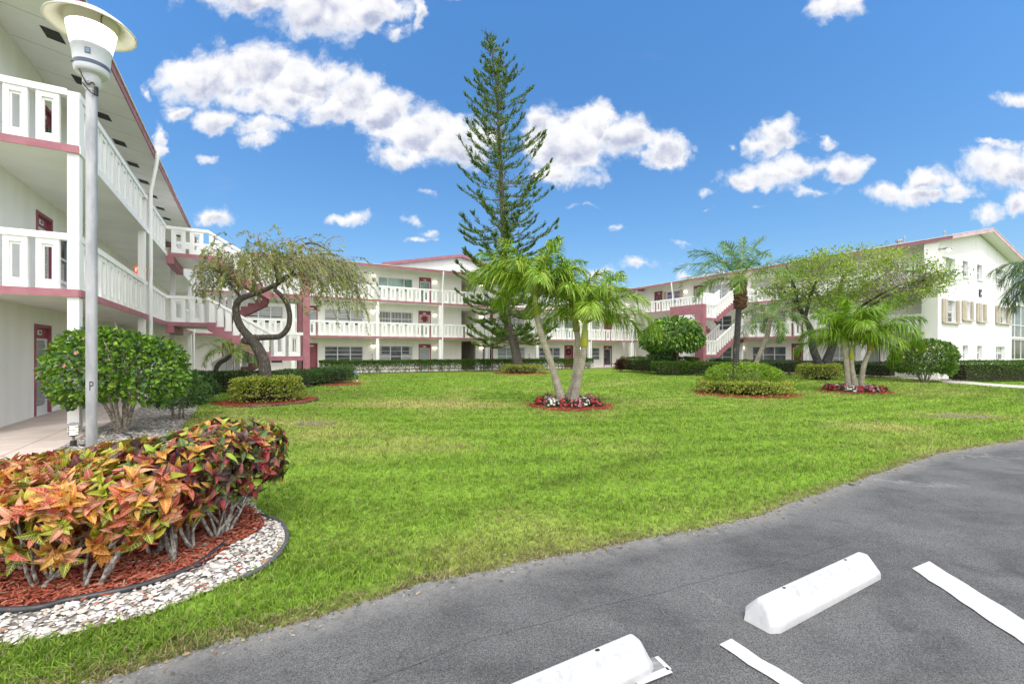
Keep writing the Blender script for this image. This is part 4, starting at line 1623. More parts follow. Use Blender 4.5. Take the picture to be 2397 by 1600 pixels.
# walkways
m = MB()
for (poly) in ([w2(UWL, -4), w2(WALK_U, -4), w2(WALK_U, VB), w2(UWL, VB)], [w2(UWL, VB + .001), w2(UR - .15, VB - .15), w2(UWR, VWB), w2(UWL, VWB)], [w2(UR - .15, VNR - .6), w2(UWR, VNR - .6), w2(UWR, VWB), w2(UR - .15, VB - .15)]):
    m.prism([(p[0], p[1]) for p in poly], -.05, .026)
tag(m.build('walkway', CONC), kind='structure')
m = MB()
JM = pmat('walkway joint', (0.20, 0.15, 0.13), None, 0.9)
for (a, b_) in (((-3.05, -4), (-3.05, 33)), ((-4.12, -4), (-4.12, 33))):
    p, q = w2(*a), w2(*b_)
    tt = unit(np.array([q[0] - p[0], q[1] - p[1]]))
    m.obox(p, tt, (-tt[1], tt[0]), 0, 37, -.005, .005, .0262, .0275)
for v in np.arange(1.2, 33, 3.1):
    p, q = w2(-4.12, v), w2(WALK_U, v)
    tt = unit(np.array([q[0] - p[0], q[1] - p[1]]))
    m.obox(p, tt, (-tt[1], tt[0]), 0, 1.57, -.004, .004, .0262, .0272)
tag(m.build('walkway_joints', JM), kind='structure')
# path at the right
PP = [(2206, 893), (2240, 890), (2300, 897), (2397, 903.5)]
top_ = [gr(*p) for p in PP]
bot_ = [gr(*p) for p in [(2206, 896), (2250, 898.5), (2310, 903.5), (2397, 909.5)]]
m = MB()
ext_t, ext_b = top_[-1] + (top_[-1] - top_[-2]) * 4, bot_[-1] + (bot_[-1] - bot_[-2]) * 4
L_ = top_ + [ext_t]
B_ = bot_ + [ext_b]
for i in range(len(L_) - 1):
    V = [(*L_[i][:2], -.02), (*L_[i + 1][:2], -.02), (*B_[i + 1][:2], -.02), (*B_[i][:2], -.02)]
    V += [(x, y, .03) for (x, y, z) in V]
    m.add(V, [[4, 5, 6, 7], [0, 1, 5, 4], [2, 3, 7, 6], [1, 2, 6, 5], [3, 0, 4, 7]])
a_, b_ = w2(33.0, 10.5), w2(33.0, 12.0)
V = [(*top_[0][:2], .028), (*top_[1][:2], .028), (*w2(33.1, 10.9), .028), (*w2(33.1, 12.1), .028)]
m.add(V, [[0, 1, 2, 3]])
tag(m.build('path', PATHC), kind='structure')

# ---------------------------------------------------------------- pebbles, mulch chips, grass (nobody could count them)
BEDp, MULp = np.array(BED), np.array(MULCH)


def fill(poly, n):
    poly = np.asarray(poly)
    lo, hi = poly.min(0), poly.max(0)
    out = []
    got = 0
    while got < n:
        p = RNG.uniform(lo, hi, (n * 2, 2))
        p = p[inside(poly, p)]
        out.append(p)
        got += len(p)
    return np.concatenate(out)[:n]


oct_v = np.array([(1, 0, 0), (-1, 0, 0), (0, 1, 0), (0, -1, 0), (0, 0, 1), (0, 0, -1), (.7, .7, 0), (-.7, .7, 0), (.7, -.7, 0), (-.7, -.7, 0), (.66, 0, .66), (-.66, 0, .66), (0, .66, .66), (0, -.66, .66)], float)
oct_f = np.array([(0, 6, 10), (6, 2, 12), (6, 12, 10), (10, 12, 4), (2, 7, 12), (7, 1, 11), (7, 11, 12), (12, 11, 4), (1, 9, 11), (9, 3, 13), (9, 13, 11), (11, 13, 4), (3, 8, 13), (8, 0, 10), (8, 10, 13), (13, 10, 4)])
STONE = pmat('white river pebble', (1, 1, 1), (0.82, 0.8, 0.77), 0.75, 30.0, 0.2, 90, spec=0.25, attr=True)
near = [(-3.9, 1.7), (-2.62, 2.28), (-2.33, 2.41), (-2.05, 2.6), (-1.85, 2.9), (-1.72, 3.23), (-1.78, 3.61), (-1.98, 3.94), (-2.27, 4.17), (-2.9, 4.9), (-4.2, 6.3), (-5.6, 7.0), (-4.6, 2.9)]
pn = fill(near, 19000)
pn = pn[~inside(MULp, pn) | (RNG.random(len(pn)) < 0.06)]
pf = fill(BED, 9000)
pf = pf[(pf[:, 1] > 4.6) & ~inside(MULp, pf)]
pp = np.concatenate([pn, pf])
n = len(pp)
fx = np.concatenate([np.ones(len(pn)), np.full(len(pf), 1.5)])
ang = RNG.uniform(0, 6.28, n)
Rm = frames(np.stack([np.cos(ang), np.sin(ang), RNG.normal(0, .12, n)], 1), np.stack([RNG.normal(0, .2, n), RNG.normal(0, .2, n), np.ones(n)], 1))
sz = RNG.lognormal(math.log(.0106), .38, n) * fx
sc3 = np.stack([sz * RNG.uniform(.6, .95, n), sz * RNG.uniform(1.0, 1.5, n), sz * RNG.uniform(.4, .7, n)], 1)
pal = np.array([(.70, .67, .63), (.62, .59, .56), (.53, .50, .47), (.58, .49, .41), (.40, .37, .35), (.38, .22, .16)])
ci = RNG.choice(6, n, p=[.42, .25, .15, .08, .07, .03])
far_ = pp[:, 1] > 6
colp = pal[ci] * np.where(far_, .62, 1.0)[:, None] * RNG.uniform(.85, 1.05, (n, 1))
m = MB()
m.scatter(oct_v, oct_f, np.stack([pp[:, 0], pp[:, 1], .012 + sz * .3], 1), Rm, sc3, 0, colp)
tag(m.build('gravel', STONE, smooth=True), kind='stuff')
# crumbs of tar, soil and straw along the broken edge of the asphalt
ei = RNG.integers(24, len(EDGE) - 12, 5200)
eo = RNG.normal(.0, .055, 5200) + .012
ep_ = np.array(EDGE)[ei] + RNG.uniform(-.06, .06, (5200, 2)) + np.array([.5, -.866]) * eo[:, None]
sz = RNG.lognormal(math.log(.0042), .45, 5200)
ang = RNG.uniform(0, 6.28, 5200)
m = MB()
m.scatter(oct_v, oct_f, np.stack([ep_[:, 0], ep_[:, 1], .004 + sz * .3], 1), frames(np.stack([np.cos(ang), np.sin(ang), 0 * ang], 1), np.tile([0, 0, 1.0], (5200, 1))), np.stack([sz, sz * RNG.uniform(1, 2.2, 5200), sz * .5], 1), 0, np.array([(.16, .11, .07), (.26, .20, .12), (.09, .08, .07), (.36, .30, .20), (.30, .29, .27)])[RNG.integers(0, 5, 5200)])
tag(m.build('edge_crumbs', STONE), kind='stuff')

chip_v = np.array([(-.5, -.5, 0), (.5, -.5, 0), (.5, .5, 0), (-.5, .5, 0), (-.35, -.5, 1), (.4, -.5, 1), (.4, .45, 1), (-.35, .5, 1)], float)
chip_f = np.array([(0, 1, 5, 4), (1, 2, 6, 5), (2, 3, 7, 6), (3, 0, 4, 7), (4, 5, 6, 7)])
CHIP = pmat('red mulch chip', (1, 1, 1), (.75, .7, .7), 0.9, 40.0, spec=0.15, attr=True)
pm_ = [fill(MULCH, 7500)]
strays = pn[RNG.choice(len(pn), 160)]
pm_.append(strays)
for (x, y, r) in RINGS:
    k = 500
    a, q = RNG.uniform(0, 6.28, k), np.sqrt(RNG.uniform(.25, 1.08, k)) * r
    pm_.append(np.stack([x + q * np.cos(a), y + q * np.sin(a) * (.75 if r == RHG[2] else 1)], 1))
pm_ = np.concatenate(pm_)
n = len(pm_)
ang = RNG.uniform(0, 6.28, n)
Rm = frames(np.stack([np.cos(ang), np.sin(ang), RNG.normal(0, .22, n)], 1), np.stack([RNG.normal(0, .35, n), RNG.normal(0, .35, n), np.ones(n)], 1))
ln = RNG.uniform(.02, .075, n)
sc3 = np.stack([RNG.uniform(.005, .013, n), ln, RNG.uniform(.003, .007, n)], 1)
cols = np.array([(.44, .125, .075), (.32, .08, .05), (.52, .20, .125), (.16, .042, .03), (.38, .26, .18)])[RNG.choice(5, n, p=[.36, .28, .18, .13, .05])]
inring = np.arange(n) >= 7660
zc = np.where(inring, .03, .018) + RNG.uniform(0, .018, n)
m = MB()
m.scatter(chip_v, chip_f, np.stack([pm_[:, 0], pm_[:, 1], zc], 1), Rm, sc3 * np.where(inring, 1.4, 1.0)[:, None], 0, cols)
tag(m.build('mulch', CHIP), kind='stuff')

# grass blades, thinning with distance
ASPH_IN = [(x + .5 * .03, y - .866 * .03) for (x, y) in ASPH]
LU, LV = (-1.25, 32.55), (0.0, 32.0)


def lawn_ok(p):
    u = CB * p[:, 0] + SB * p[:, 1]
    v = -SB * p[:, 0] + CB * p[:, 1]
    ok = ~inside(ASPH_IN, p) & ~inside(BED, p) & (v < 32.6) & (u < 32.4) & (u > -1.9)
    for (x, y, r) in RINGS:
        ok &= np.hypot(p[:, 0] - x, (p[:, 1] - y) / (.75 if r == RHG[2] else 1)) > r * .97
    for (c_, rx, ry) in ((SOIL1, .36, .16), (SOIL2, .62, .2)):
        ok &= ((p[:, 0] - c_[0]) / rx) ** 2 + ((p[:, 1] - c_[1]) / ry) ** 2 > 1
    pathp = [tuple(q[:2]) for q in L_] + [tuple(q[:2]) for q in B_[::-1]]
    ok &= ~inside(pathp, p)
    return ok


N = 330000
Yq = 1.75 * (31.0 / 1.75) ** RNG.random(N)
Xq = RNG.uniform(-1.2, 1.2, N) * Yq
pg = np.stack([Xq, Yq], 1)
# clump: six or so blades around each tuft centre
NC = N // 6
Yc = 1.75 * (31.0 / 1.75) ** RNG.random(NC)
Xc = RNG.uniform(-1.2, 1.2, NC) * Yc
ti = RNG.integers(0, NC, N)
loose = RNG.random(N) < .3
cw = .011 * np.maximum(1, Yc[ti] / 4)
pg = np.where(loose[:, None], np.stack([Xq, Yq], 1), np.stack([Xc[ti], Yc[ti]], 1) + RNG.normal(0, 1, (N, 2)) * cw[:, None])
pg = pg[lawn_ok(pg)]
n = len(pg)
X_, Y_ = pg[:, 0], pg[:, 1]
sc_ = np.maximum(1.0, Y_ / 5.0)
edge_d = np.min(np.hypot(X_[:, None] - np.array(EDGE)[None, 8:-6, 0], Y_[:, None] - np.array(EDGE)[None, 8:-6, 1]), axis=1) if n < 1 else None
EA = np.array(EDGE)[20:-4]
edge_d = np.full(n, 9.0)
for (ex, ey) in EA:
    edge_d = np.minimum(edge_d, np.hypot(X_ - ex, Y_ - ey))
hgt = RNG.uniform(.022, .052, n) * (0.75 + .5 * vnoise(X_, Y_, 2.2, 21, 3)) * np.minimum(sc_, 1.35)
hgt *= np.where(edge_d < .14, .75, 1.0)
wid = RNG.uniform(.0026, .005, n) * sc_
lean = RNG.normal(0, .55, (n, 2))
ang = RNG.uniform(0, 6.28, n)
wx, wy = np.cos(ang), np.sin(ang)
base = np.stack([X_, Y_, np.zeros(n)], 1)
w3 = np.stack([wx, wy, np.zeros(n)], 1) * wid[:, None]
midp = base + np.stack([lean[:, 0] * hgt * .35, lean[:, 1] * hgt * .35, hgt * .62], 1)
tip = base + np.stack([lean[:, 0] * hgt * 1.05, lean[:, 1] * hgt * 1.05, hgt * RNG.uniform(.75, 1.05, n)], 1)
V = np.stack([base - w3, base + w3, midp + w3 * .8, midp - w3 * .8, tip], 1).reshape(-1, 3)
k5 = np.arange(n) * 5
Fq = np.stack([k5, k5 + 1, k5 + 2, k5 + 3], 1)
Ft = np.stack([k5 + 3, k5 + 2, k5 + 4], 1)
cg = lawn_col(X_, Y_) * RNG.uniform(.75, 1.35, (n, 1))
u_ = RNG.random(n)
dr = dryness(X_, Y_)
straw = (u_ < .07 + .35 * dr) | ((edge_d < .17) & (u_ < .62 - 2.4 * edge_d))
cg[straw] = np.array([.34, .29, .15]) * RNG.uniform(.6, 1.25, (straw.sum(), 1))
lime = (~straw) & (RNG.random(n) < .18)
cg[lime] *= np.array([1.5, 1.3, 1.2])
BLADE = pmat('grass blade', (1, 1, 1), (.85, .88, .8), 0.6, 3.0, spec=0.25, attr=True, trans=0.35)
m = MB()
cc = np.repeat(cg, 5, axis=0)
m.add(V, Fq, 0, cc)
m.F.append(Ft)
m.M.append(0)
tag(m.build('grass', BLADE), kind='stuff')
# ================================================================ planting
KITE_V = np.array([(0, 0, 0), (.5, .5, .10), (0, 1, -.06), (-.5, .5, .10)], float)
KITE_F = np.array([(0, 1, 2), (0, 2, 3)])
# a fuller leaf: 5 rows of 3, folded along the midrib and arched
_w = [.0, .78, 1.0, .72, 0.0]
FULL_V, FULL_L = [], []
for i, w_ in enumerate(_w):
    y_ = i / 4
    zc_ = .10 * math.sin(y_ * 2.2) - .30 * y_ ** 2
    for s_ in (-1, 0, 1):
        FULL_V.append((s_ * .5 * w_, y_, zc_ + abs(s_) * w_ * .12))
        FULL_L.append((s_, y_, 0))
FULL_V = np.array(FULL_V)
FULL_L = np.array(FULL_L)
FULL_F = np.array([(i * 3 + j, i * 3 + j + 1, i * 3 + j + 4, i * 3 + j + 3) for i in range(4) for j in range(2)])

LEAF = leafmat('leaf')
GLOSSY = leafmat('glossy leaf', 0.3, 0.18, 0.6)
NEEDLE = leafmat('conifer foliage', 0.6, 0.12, 0.3)
TWIG = pmat('grey twig', (.26, .22, .17), (.13, .11, .085), 0.9, 22.0, 0.5, 60, lo=.35, hi=.65)
DARKCORE = pmat('shade-dark hedge core', (.045, .038, .025), (.02, .022, .012), 0.95, 14.0)  # fills hedge insides; their shade is put into this near-black colour
BARK = pmat('dark furrowed bark', (.075, .062, .052), (.26, .235, .20), 0.95, 14.0, 1.0, 30, stretch=(3, 3, .6), lo=.5, hi=.72, detail=8)
GREYBARK = pmat('pale lichen bark', (.36, .32, .26), (.14, .115, .09), 0.95, 24.0, 0.8, 50, lo=.38, hi=.62, detail=8)
SOOT = pmat('near black bark', (.045, .042, .042), (.18, .175, .17), 0.95, 10.0, 0.9, 30, stretch=(2, 2, .6), lo=.52, hi=.75, detail=8)
MOSS = pmat('brown trunk fibre', (.20, .10, .06), (.07, .035, .02), 0.95, 20.0, 1.0, 40)


def pick(pal, n, jit=.18, rng=None):
    w_ = np.array([p[3] for p in pal])
    c = np.array([p[:3] for p in pal])[RNG.choice(len(pal), n, p=w_ / w_.sum())]
    return np.clip(c * RNG.uniform(1 - jit, 1 + jit, (n, 1)), 0, 1)


GREEN = [(.075, .165, .014, 4), (.13, .25, .022, 3), (.045, .10, .014, 3), (.20, .32, .035, 1)]
DARKG = [(.06, .135, .034, 4), (.10, .195, .05, 3), (.04, .09, .025, 2.5), (.17, .27, .08, 1.2)]
BRIGHT = [(.13, .27, .014, 4), (.20, .36, .025, 3), (.08, .18, .014, 2), (.30, .42, .045, 1)]
VARI = [(.42, .46, .05, 4), (.58, .58, .14, 3), (.15, .25, .03, 2.5), (.28, .37, .045, 3), (.07, .13, .02, 1)]


def leaves(mb, pos, out, size, pal, up=.5, spread=.7, T=(KITE_V, KITE_F), width=.5, jit=.2, droop=0.0, mat=0):
    """leaves at pos whose tips point along out, roughly, with the blade facing up and out"""
    n = len(pos)
    d = unit(out + RNG.normal(0, spread, (n, 3)) + np.array([0, 0, -droop]))
    nr = unit(out * .6 + np.array([0, 0, up]) + RNG.normal(0, .45, (n, 3)))
    s = size * RNG.uniform(.65, 1.25, n)
    mb.scatter(T[0], T[1], pos, frames(d, nr), np.stack([s * width * RNG.uniform(.8, 1.2, n), s, s], 1), mat, pick(pal, n, jit))


def hedge(name, label, path, w, h, leaf, n, pal, z0=0.05, group=None, legs=0, core=True, rough=.05, cat='hedge', top_pal=None, width=.5, T=(KITE_V, KITE_F)):
    """a clipped hedge along a ground path; loops for island plantings are closed paths"""
    P = np.array([(p[0], p[1]) for p in path], float)
    seg = np.diff(P, axis=0)
    L = np.linalg.norm(seg, axis=1)
    cum_ = np.concatenate([[0], np.cumsum(L)])
    tot = cum_[-1]
    org = (float(P[:, 0].mean()), float(P[:, 1].mean()), 0.0)
    root_ = thing(name, label, cat, org, 0, group)

    def frame_at(s):
        i = np.clip(np.searchsorted(cum_, s, side='right') - 1, 0, len(seg) - 1)
        t_ = seg[i] / L[i][:, None]
        return P[i] + t_ * (s - cum_[i])[:, None], t_

    m_ = MB()
    s = RNG.uniform(-w * .35, tot + w * .35, n)
    ph = RNG.uniform(-.12, math.pi + .12, n)
    cs, sn = np.cos(ph), np.sin(ph)
    e = .42
    lat = np.sign(cs) * np.abs(cs) ** e * w / 2
    hz = np.sign(sn) * np.abs(sn) ** e
    q, t_ = frame_at(np.clip(s, 0, tot - 1e-6))
    endk = np.where(s < 0, s, np.where(s > tot, s - tot, 0)) / (w * .35)
    shrink = np.sqrt(np.clip(1 - endk ** 2, 0.05, 1))
    nrm = np.stack([-t_[:, 1], t_[:, 0]], 1)
    depth = RNG.exponential(.05, n)
    lump = 1 + rough * 3 * (vnoise(q[:, 0] + lat * .4, q[:, 1] + hz, 2.2, 41, 3) - .5)
    k = np.clip(1 - depth, .45, 1) * lump
    xy = q + nrm * (lat * shrink * k)[:, None] + t_ * (endk * w * .35)[:, None]
    z = z0 + (h - z0) * np.clip(hz, -.02, 1) * np.clip(1 - depth * .6, .6, 1) * lump
    pos = np.stack([xy[:, 0], xy[:, 1], np.maximum(z, z0 * .7)], 1)
    out = np.stack([nrm[:, 0] * np.sign(lat) * np.abs(cs) + t_[:, 0] * endk, nrm[:, 1] * np.sign(lat) * np.abs(cs) + t_[:, 1] * endk, np.abs(sn) * .9 + .15], 1)
    out = unit(out)
    if top_pal is not None:
        tm = hz > .86
        leaves(m_, pos[tm], out[tm], leaf, top_pal, width=width, T=T)
        leaves(m_, pos[~tm], out[~tm], leaf, pal, width=width, T=T)
    else:
        leaves(m_, pos, out, leaf, pal, width=width, T=T)
    m_.build('foliage', LEAF, root_, org)
    b_ = MB()
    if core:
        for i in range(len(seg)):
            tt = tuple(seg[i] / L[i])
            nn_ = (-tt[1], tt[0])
            b_.obox(tuple(P[i]), tt, nn_, 0, L[i], -w * .33, w * .33, max(z0 + .06, .06), h * .82, 0)  # solid core that blocks the view through, coloured as inner shade
    ns = max(4, legs if legs else int(tot * 3))
    for i in range(ns):
        s_ = np.array([RNG.uniform(0, tot)])
        q_, t2 = frame_at(s_)
        l_ = RNG.uniform(-.3, .3) * w
        bx, by = q_[0][0] - t2[0][1] * l_, q_[0][1] + t2[0][0] * l_
        for j in range(2 if legs else 1):
            dx, dy = RNG.normal(0, .12, 2)
            b_.tube([(bx, by, 0), (bx + dx * .5, by + dy * .5, h * .3), (bx + dx * 1.4, by + dy * 1.4, h * .7)], [.014, .011, .006], 4, 1)
    b_.build('branches', [DARKCORE, TWIG], root_, org)
    return root_


def drum(name, label, cx_, cy_, r, h, leaf, n, pal, z0=.06, group=None, stems=14, sq=.45, width=.45, inner=0.0):
    """a clipped round island hedge: leaves over the top and sides of a drum with soft shoulders"""
    org = (cx_, cy_, 0)
    rt = thing(name, label, 'hedge', org, 0, group)
    ph = RNG.uniform(-.08, math.pi / 2, n)
    a = RNG.uniform(0, 2 * math.pi, n)
    cs, sn = np.cos(ph), np.sin(ph)
    top_ = RNG.random(n) < .42
    q = np.where(top_, np.sqrt(RNG.uniform(inner ** 2, 1, n)) * .96, np.clip(np.abs(cs), 0, 1) ** sq)
    zz = np.where(top_, 1.0 - .12 * np.clip((q - .7) / .3, 0, 1) ** 2, np.sign(sn) * np.abs(sn) ** .55)
    dep = RNG.exponential(.055, n)
    lump = 1 + .16 * (vnoise(a * 3.0, zz * 2, 1.2, 61, 3) - .5) + .22 * (vnoise(cx_ + q * np.cos(a) * 2, q * np.sin(a) * 2, 2.5, 67, 3) - .5)
    k = np.clip(1 - dep, .5, 1) * lump
    pos = np.stack([cx_ + r * q * k * np.cos(a), cy_ + r * q * k * np.sin(a), np.maximum(z0 * .7, z0 + (h - z0) * zz * np.where(top_, 1 - dep * .7, 1) * lump)], 1)
    out = unit(np.stack([np.cos(a) * np.where(top_, q * .5, 1), np.sin(a) * np.where(top_, q * .5, 1), np.where(top_, 1.0, np.abs(sn) * .7 + .15)], 1))
    m_ = MB()
    leaves(m_, pos, out, leaf, pal, width=width)
    m_.build('foliage', LEAF, rt, org)
    m_ = MB()
    m_.lathe([(r * .72, z0 + .12), (r * .74, h * .6), (r * .5, h * .80), (0, h * .82)], 16, 0, org)  # solid core, its dark colour stands in for inner shade
    for i in range(stems):
        aa = RNG.uniform(0, 6.28)
        r1 = r * RNG.uniform(.35, .6)
        r2 = r * RNG.uniform(.75, .95)
        m_.tube([(cx_ + r1 * math.cos(aa), cy_ + r1 * math.sin(aa), 0), (cx_ + (r1 + r2) / 2 * math.cos(aa + .1), cy_ + (r1 + r2) / 2 * math.sin(aa + .1), z0 + .08), (cx_ + r2 * math.cos(aa + .3), cy_ + r2 * math.sin(aa + .3), h * .55)], [.014, .011, .006], 4, 1)
    m_.build('branches', [DARKCORE, TWIG], rt, org)
    return rt


def ring_path(cx_, cy_, r, k=18):
    return [(cx_ + r * math.cos(2 * math.pi * i / k), cy_ + r * math.sin(2 * math.pi * i / k)) for i in range(k + 1)]


def P2(u, v):
    return w2(u, v)


# ---- clipped hedges
hedge('hedge', 'long leggy green hedge along the foot of the wing straight ahead', [P2(4.3, 32.75), P2(27.2, 32.75)], .66, .88, .115, 30000, GREEN, z0=.26, legs=170, core=False, group='hedges along the buildings')
hedge('hedge', 'dark hedge before the left stairs, ending behind the looped tree\'s island', [P2(-1.7, 20.3), P2(1.2, 20.6), (-9.0, 20.6), (-8.25, 21.9)], 1.15, .74, .075, 15000, DARKG, z0=.08, group='hedges along the buildings')
hedge('hedge', 'short dark hedge between the left stairs and the leggy hedge, behind the pink pier', [P2(2.6, 23.2), P2(4.6, 25.6), P2(4.6, 29.5)], .9, .72, .08, 5200, DARKG, z0=.1, group='hedges along the buildings')
hedge('hedge', 'taller clipped hedge left of the round umbrella tree at the inner right corner', [(9.0, 35.8), (10.2, 32.6), (12.6, 31.6)], 1.1, 1.12, .085, 8000, GREEN, z0=.08, group='hedges along the buildings')
hedge('hedge', 'low clipped hedge in front of the round umbrella tree, with a spotlight at its left', [(9.6, 29.7), (11.3, 30.0), (13.2, 29.0)], 1.2, .86, .085, 8000, GREEN, z0=.06, group='hedges along the buildings')
hedge('hedge', 'dark green hedge under the right wing between the spreading tree and the flowering bush', [P2(31.4, 23.8), P2(31.7, 17.5), P2(31.7, 11.6)], .95, .92, .085, 15000, DARKG, z0=.10, group='hedges along the buildings')
hedge('hedge', 'square green hedge beyond the pale path at the far right under the gable', [(23.1, 23.6), (27.0, 23.9), (34.0, 24.4)], 1.3, 1.04, .085, 15000, GREEN, z0=.03, group='hedges along the buildings')
IG = 'island hedges around trees'
drum('hedge', 'variegated yellow-green island hedge around the foot of the looped tree', RB[0] + .02, RB[1], 1.04, .70, .085, 9500, VARI, .15, IG, 26)
drum('hedge', 'low yellow-green ring hedge around the foot of the tall pine', RPINE[0], RPINE[1], 1.6, .56, .10, 4600, VARI, .08, IG, 30)
drum('hedge', 'low variegated ring hedge bordering the palm island at right of centre', RDP[0], RDP[1], 1.56, .44, .078, 11000, VARI, .08, IG, 60, inner=.55)
drum('hedge', 'square-cut variegated hedge around the foot of the dark forked tree', 16.8, 24.9, 1.08, .80, .085, 7500, VARI, .06, IG, 24, sq=.3)


def bush(name, label, c, rx, ry, z0, z1, n, leaf, pal, stems, group=None, cat='shrub', lumps=14, T=(KITE_V, KITE_F), width=.55, mat=None, shell=.28, droop=0., seed=3, flowers=None, base_r=.12, stem_r=.03, stem_mat=None, up=.5):
    org = (c[0], c[1], 0)
    root_ = thing(name, label, cat, org, 0, group)
    rng = np.random.default_rng(seed)
    lb = unit(rng.normal(size=(lumps, 3)) + np.array([0, 0, .3]))
    d = rdir(n * 2)
    d = d[d[:, 2] > -.75][:n]
    n = len(d)
    best = (d @ lb.T).max(1)
    r = .80 + .24 * np.clip((best - .72) / .28, 0, 1)
    r = r * (1 - np.minimum(RNG.exponential(shell * .45, n), .6))
    zc_, zr2 = (z0 + z1) / 2, (z1 - z0) / 2
    pos = np.stack([c[0] + d[:, 0] * r * rx, c[1] + d[:, 1] * r * ry, zc_ + d[:, 2] * r * zr2], 1)
    m_ = MB()
    leaves(m_, pos, d, leaf, pal, T=T, width=width, spread=.55, droop=droop, up=up)
    m_.build('foliage', mat or LEAF, root_, org)
    b_ = MB()
    for i in range(stems):
        a = 2 * math.pi * i / stems + rng.uniform(0, .6)
        e = rng.uniform(.35, .8)
        px_, py_ = c[0] + math.cos(a) * base_r, c[1] + math.sin(a) * base_r
        p1 = (c[0] + math.cos(a) * rx * e * .35, c[1] + math.sin(a) * ry * e * .35, z0 + (z1 - z0) * .15)
        p2 = (c[0] + math.cos(a + .2) * rx * e * .75, c[1] + math.sin(a + .2) * ry * e * .75, z0 + (z1 - z0) * .5)
        p3 = (c[0] + math.cos(a) * rx * e, c[1] + math.sin(a) * ry * e, z0 + (z1 - z0) * .82)
        b_.tube(smooth([(px_, py_, 0), p1, p2, p3], 3), np.linspace(stem_r, stem_r * .3, 10), 6, 0)
        for k in range(4):
            q = Vector(p1).lerp(Vector(p2), rng.uniform(.2, 1))
            dd = Vector(rng.normal(0, 1, 3)) * .25 * min(rx, 1)
            dd.z = abs(dd.z)
            b_.tube([q, q + dd * .6, q + dd * 1.3 + Vector((0, 0, .08))], [stem_r * .4, stem_r * .3, stem_r * .15], 4, 0)
    b_.build('branches', stem_mat or GREYBARK, root_, org)
    if flowers:
        fc, k, fs = flowers
        for i in range(k):
            a = rng.uniform(-2.9, -.2)
            el = rng.uniform(-.1, .8)
            dv_ = Vector((math.cos(a) * math.cos(el), math.sin(a) * math.cos(el), math.sin(el)))
            p = Vector((c[0] + dv_.x * rx * 1.0, c[1] + dv_.y * ry * 1.0, zc_ + dv_.z * zr2 * 1.0))
            f_ = MB()
            ang = np.arange(5) * 2 * math.pi / 5
            ax = Vector((0, 0, 1)).cross(dv_).normalized()
            ay = dv_.cross(ax)
            dirs = np.array([ax * math.cos(t_) + ay * math.sin(t_) + dv_ * .45 for t_ in ang])
            f_.scatter(FULL_V, FULL_F, np.repeat(np.array([p]), 5, 0), frames(dirs, np.repeat(np.array([dv_]), 5, 0)), np.stack([np.full(5, fs * .8), np.full(5, fs), np.full(5, fs)], 1), 0, np.repeat(np.array([fc]), 5, 0))
            f_.tube([p, p + dv_ * fs * .9], [fs * .06, fs * .04], 5, 0, (.75, .55, .2))
            f_.build('flower', LEAF, root_, org)
    return root_


# ---- hibiscus, umbrella tree and smaller shrubs
HIB = gr(283, 1013)
bush('hibiscus_bush', 'bright green hibiscus bush with pink blooms beside the left walkway behind the lamp pole', (HIB[0] - .06, HIB[1] + .1), 1.12, 1.0, .28, 2.02, 5000, .10, BRIGHT + DARKG[:1], 8, group='hibiscus bushes', T=(FULL_V, FULL_F), width=.62, flowers=((.72, .36, .30), 5, .045), base_r=.05, stem_r=.036, seed=5)
bush('hibiscus_bush', 'round dark green hibiscus bush with pale pink blooms beside the path at far right', (20.75, 22.9), 1.5, 1.3, .12, 2.12, 7000, .12, GREEN + BRIGHT[:1], 9, group='hibiscus bushes', width=.62, flowers=((.80, .46, .42), 6, .065), seed=8)
bush('shrub', 'dark small-leaved shrub behind the left hibiscus at the gravel edge', (-7.55, 10.3), .62, .6, .12, 1.12, 3000, .07, DARKG + GREEN[:1], 7, seed=9, stem_r=.02)
bush('shrub', 'low dark shrub at the left end of the dark hedge', (-9.35, 13.2), .8, .8, .1, .95, 3200, .08, DARKG, 6, seed=19, stem_r=.02)
bush('umbrella_tree', 'dense dome-shaped umbrella tree with drooping glossy leaves before the right stairs', (10.85, 30.9), 2.08, 1.8, 1.25, 3.86, 5200, .30, [(.10, .23, .026, 4), (.18, .36, .035, 3), (.055, .13, .025, 2.5), (.30, .48, .05, 2)], 6, cat='tree', width=.36, mat=GLOSSY, droop=.9, lumps=26, seed=12, base_r=.28, stem_r=.06, up=.8)
bush('shrub', 'dark leafy undergrowth at the foot of the umbrella tree', (10.3, 31.0), 1.0, .8, .3, 1.7, 1400, .26, DARKG, 3, width=.4, mat=GLOSSY, droop=.8, seed=14)
bush('shrub', 'lime green shrub block inside the palm island at right of centre', (RDP[0], RDP[1] + .1), 1.32, 1.05, .18, 1.12, 6500, .075, [(.25, .42, .016, 4), (.17, .31, .02, 3), (.36, .50, .04, 2), (.08, .16, .02, 1.5)], 14, lumps=30, seed=15, stem_r=.016, base_r=.7)
bush('shrub', 'green shrub at the right edge of the dark forked tree\'s hedge by the wall', (14.3, 26.6), .75, .7, .15, 1.0, 1500, .09, GREEN, 5, seed=16)
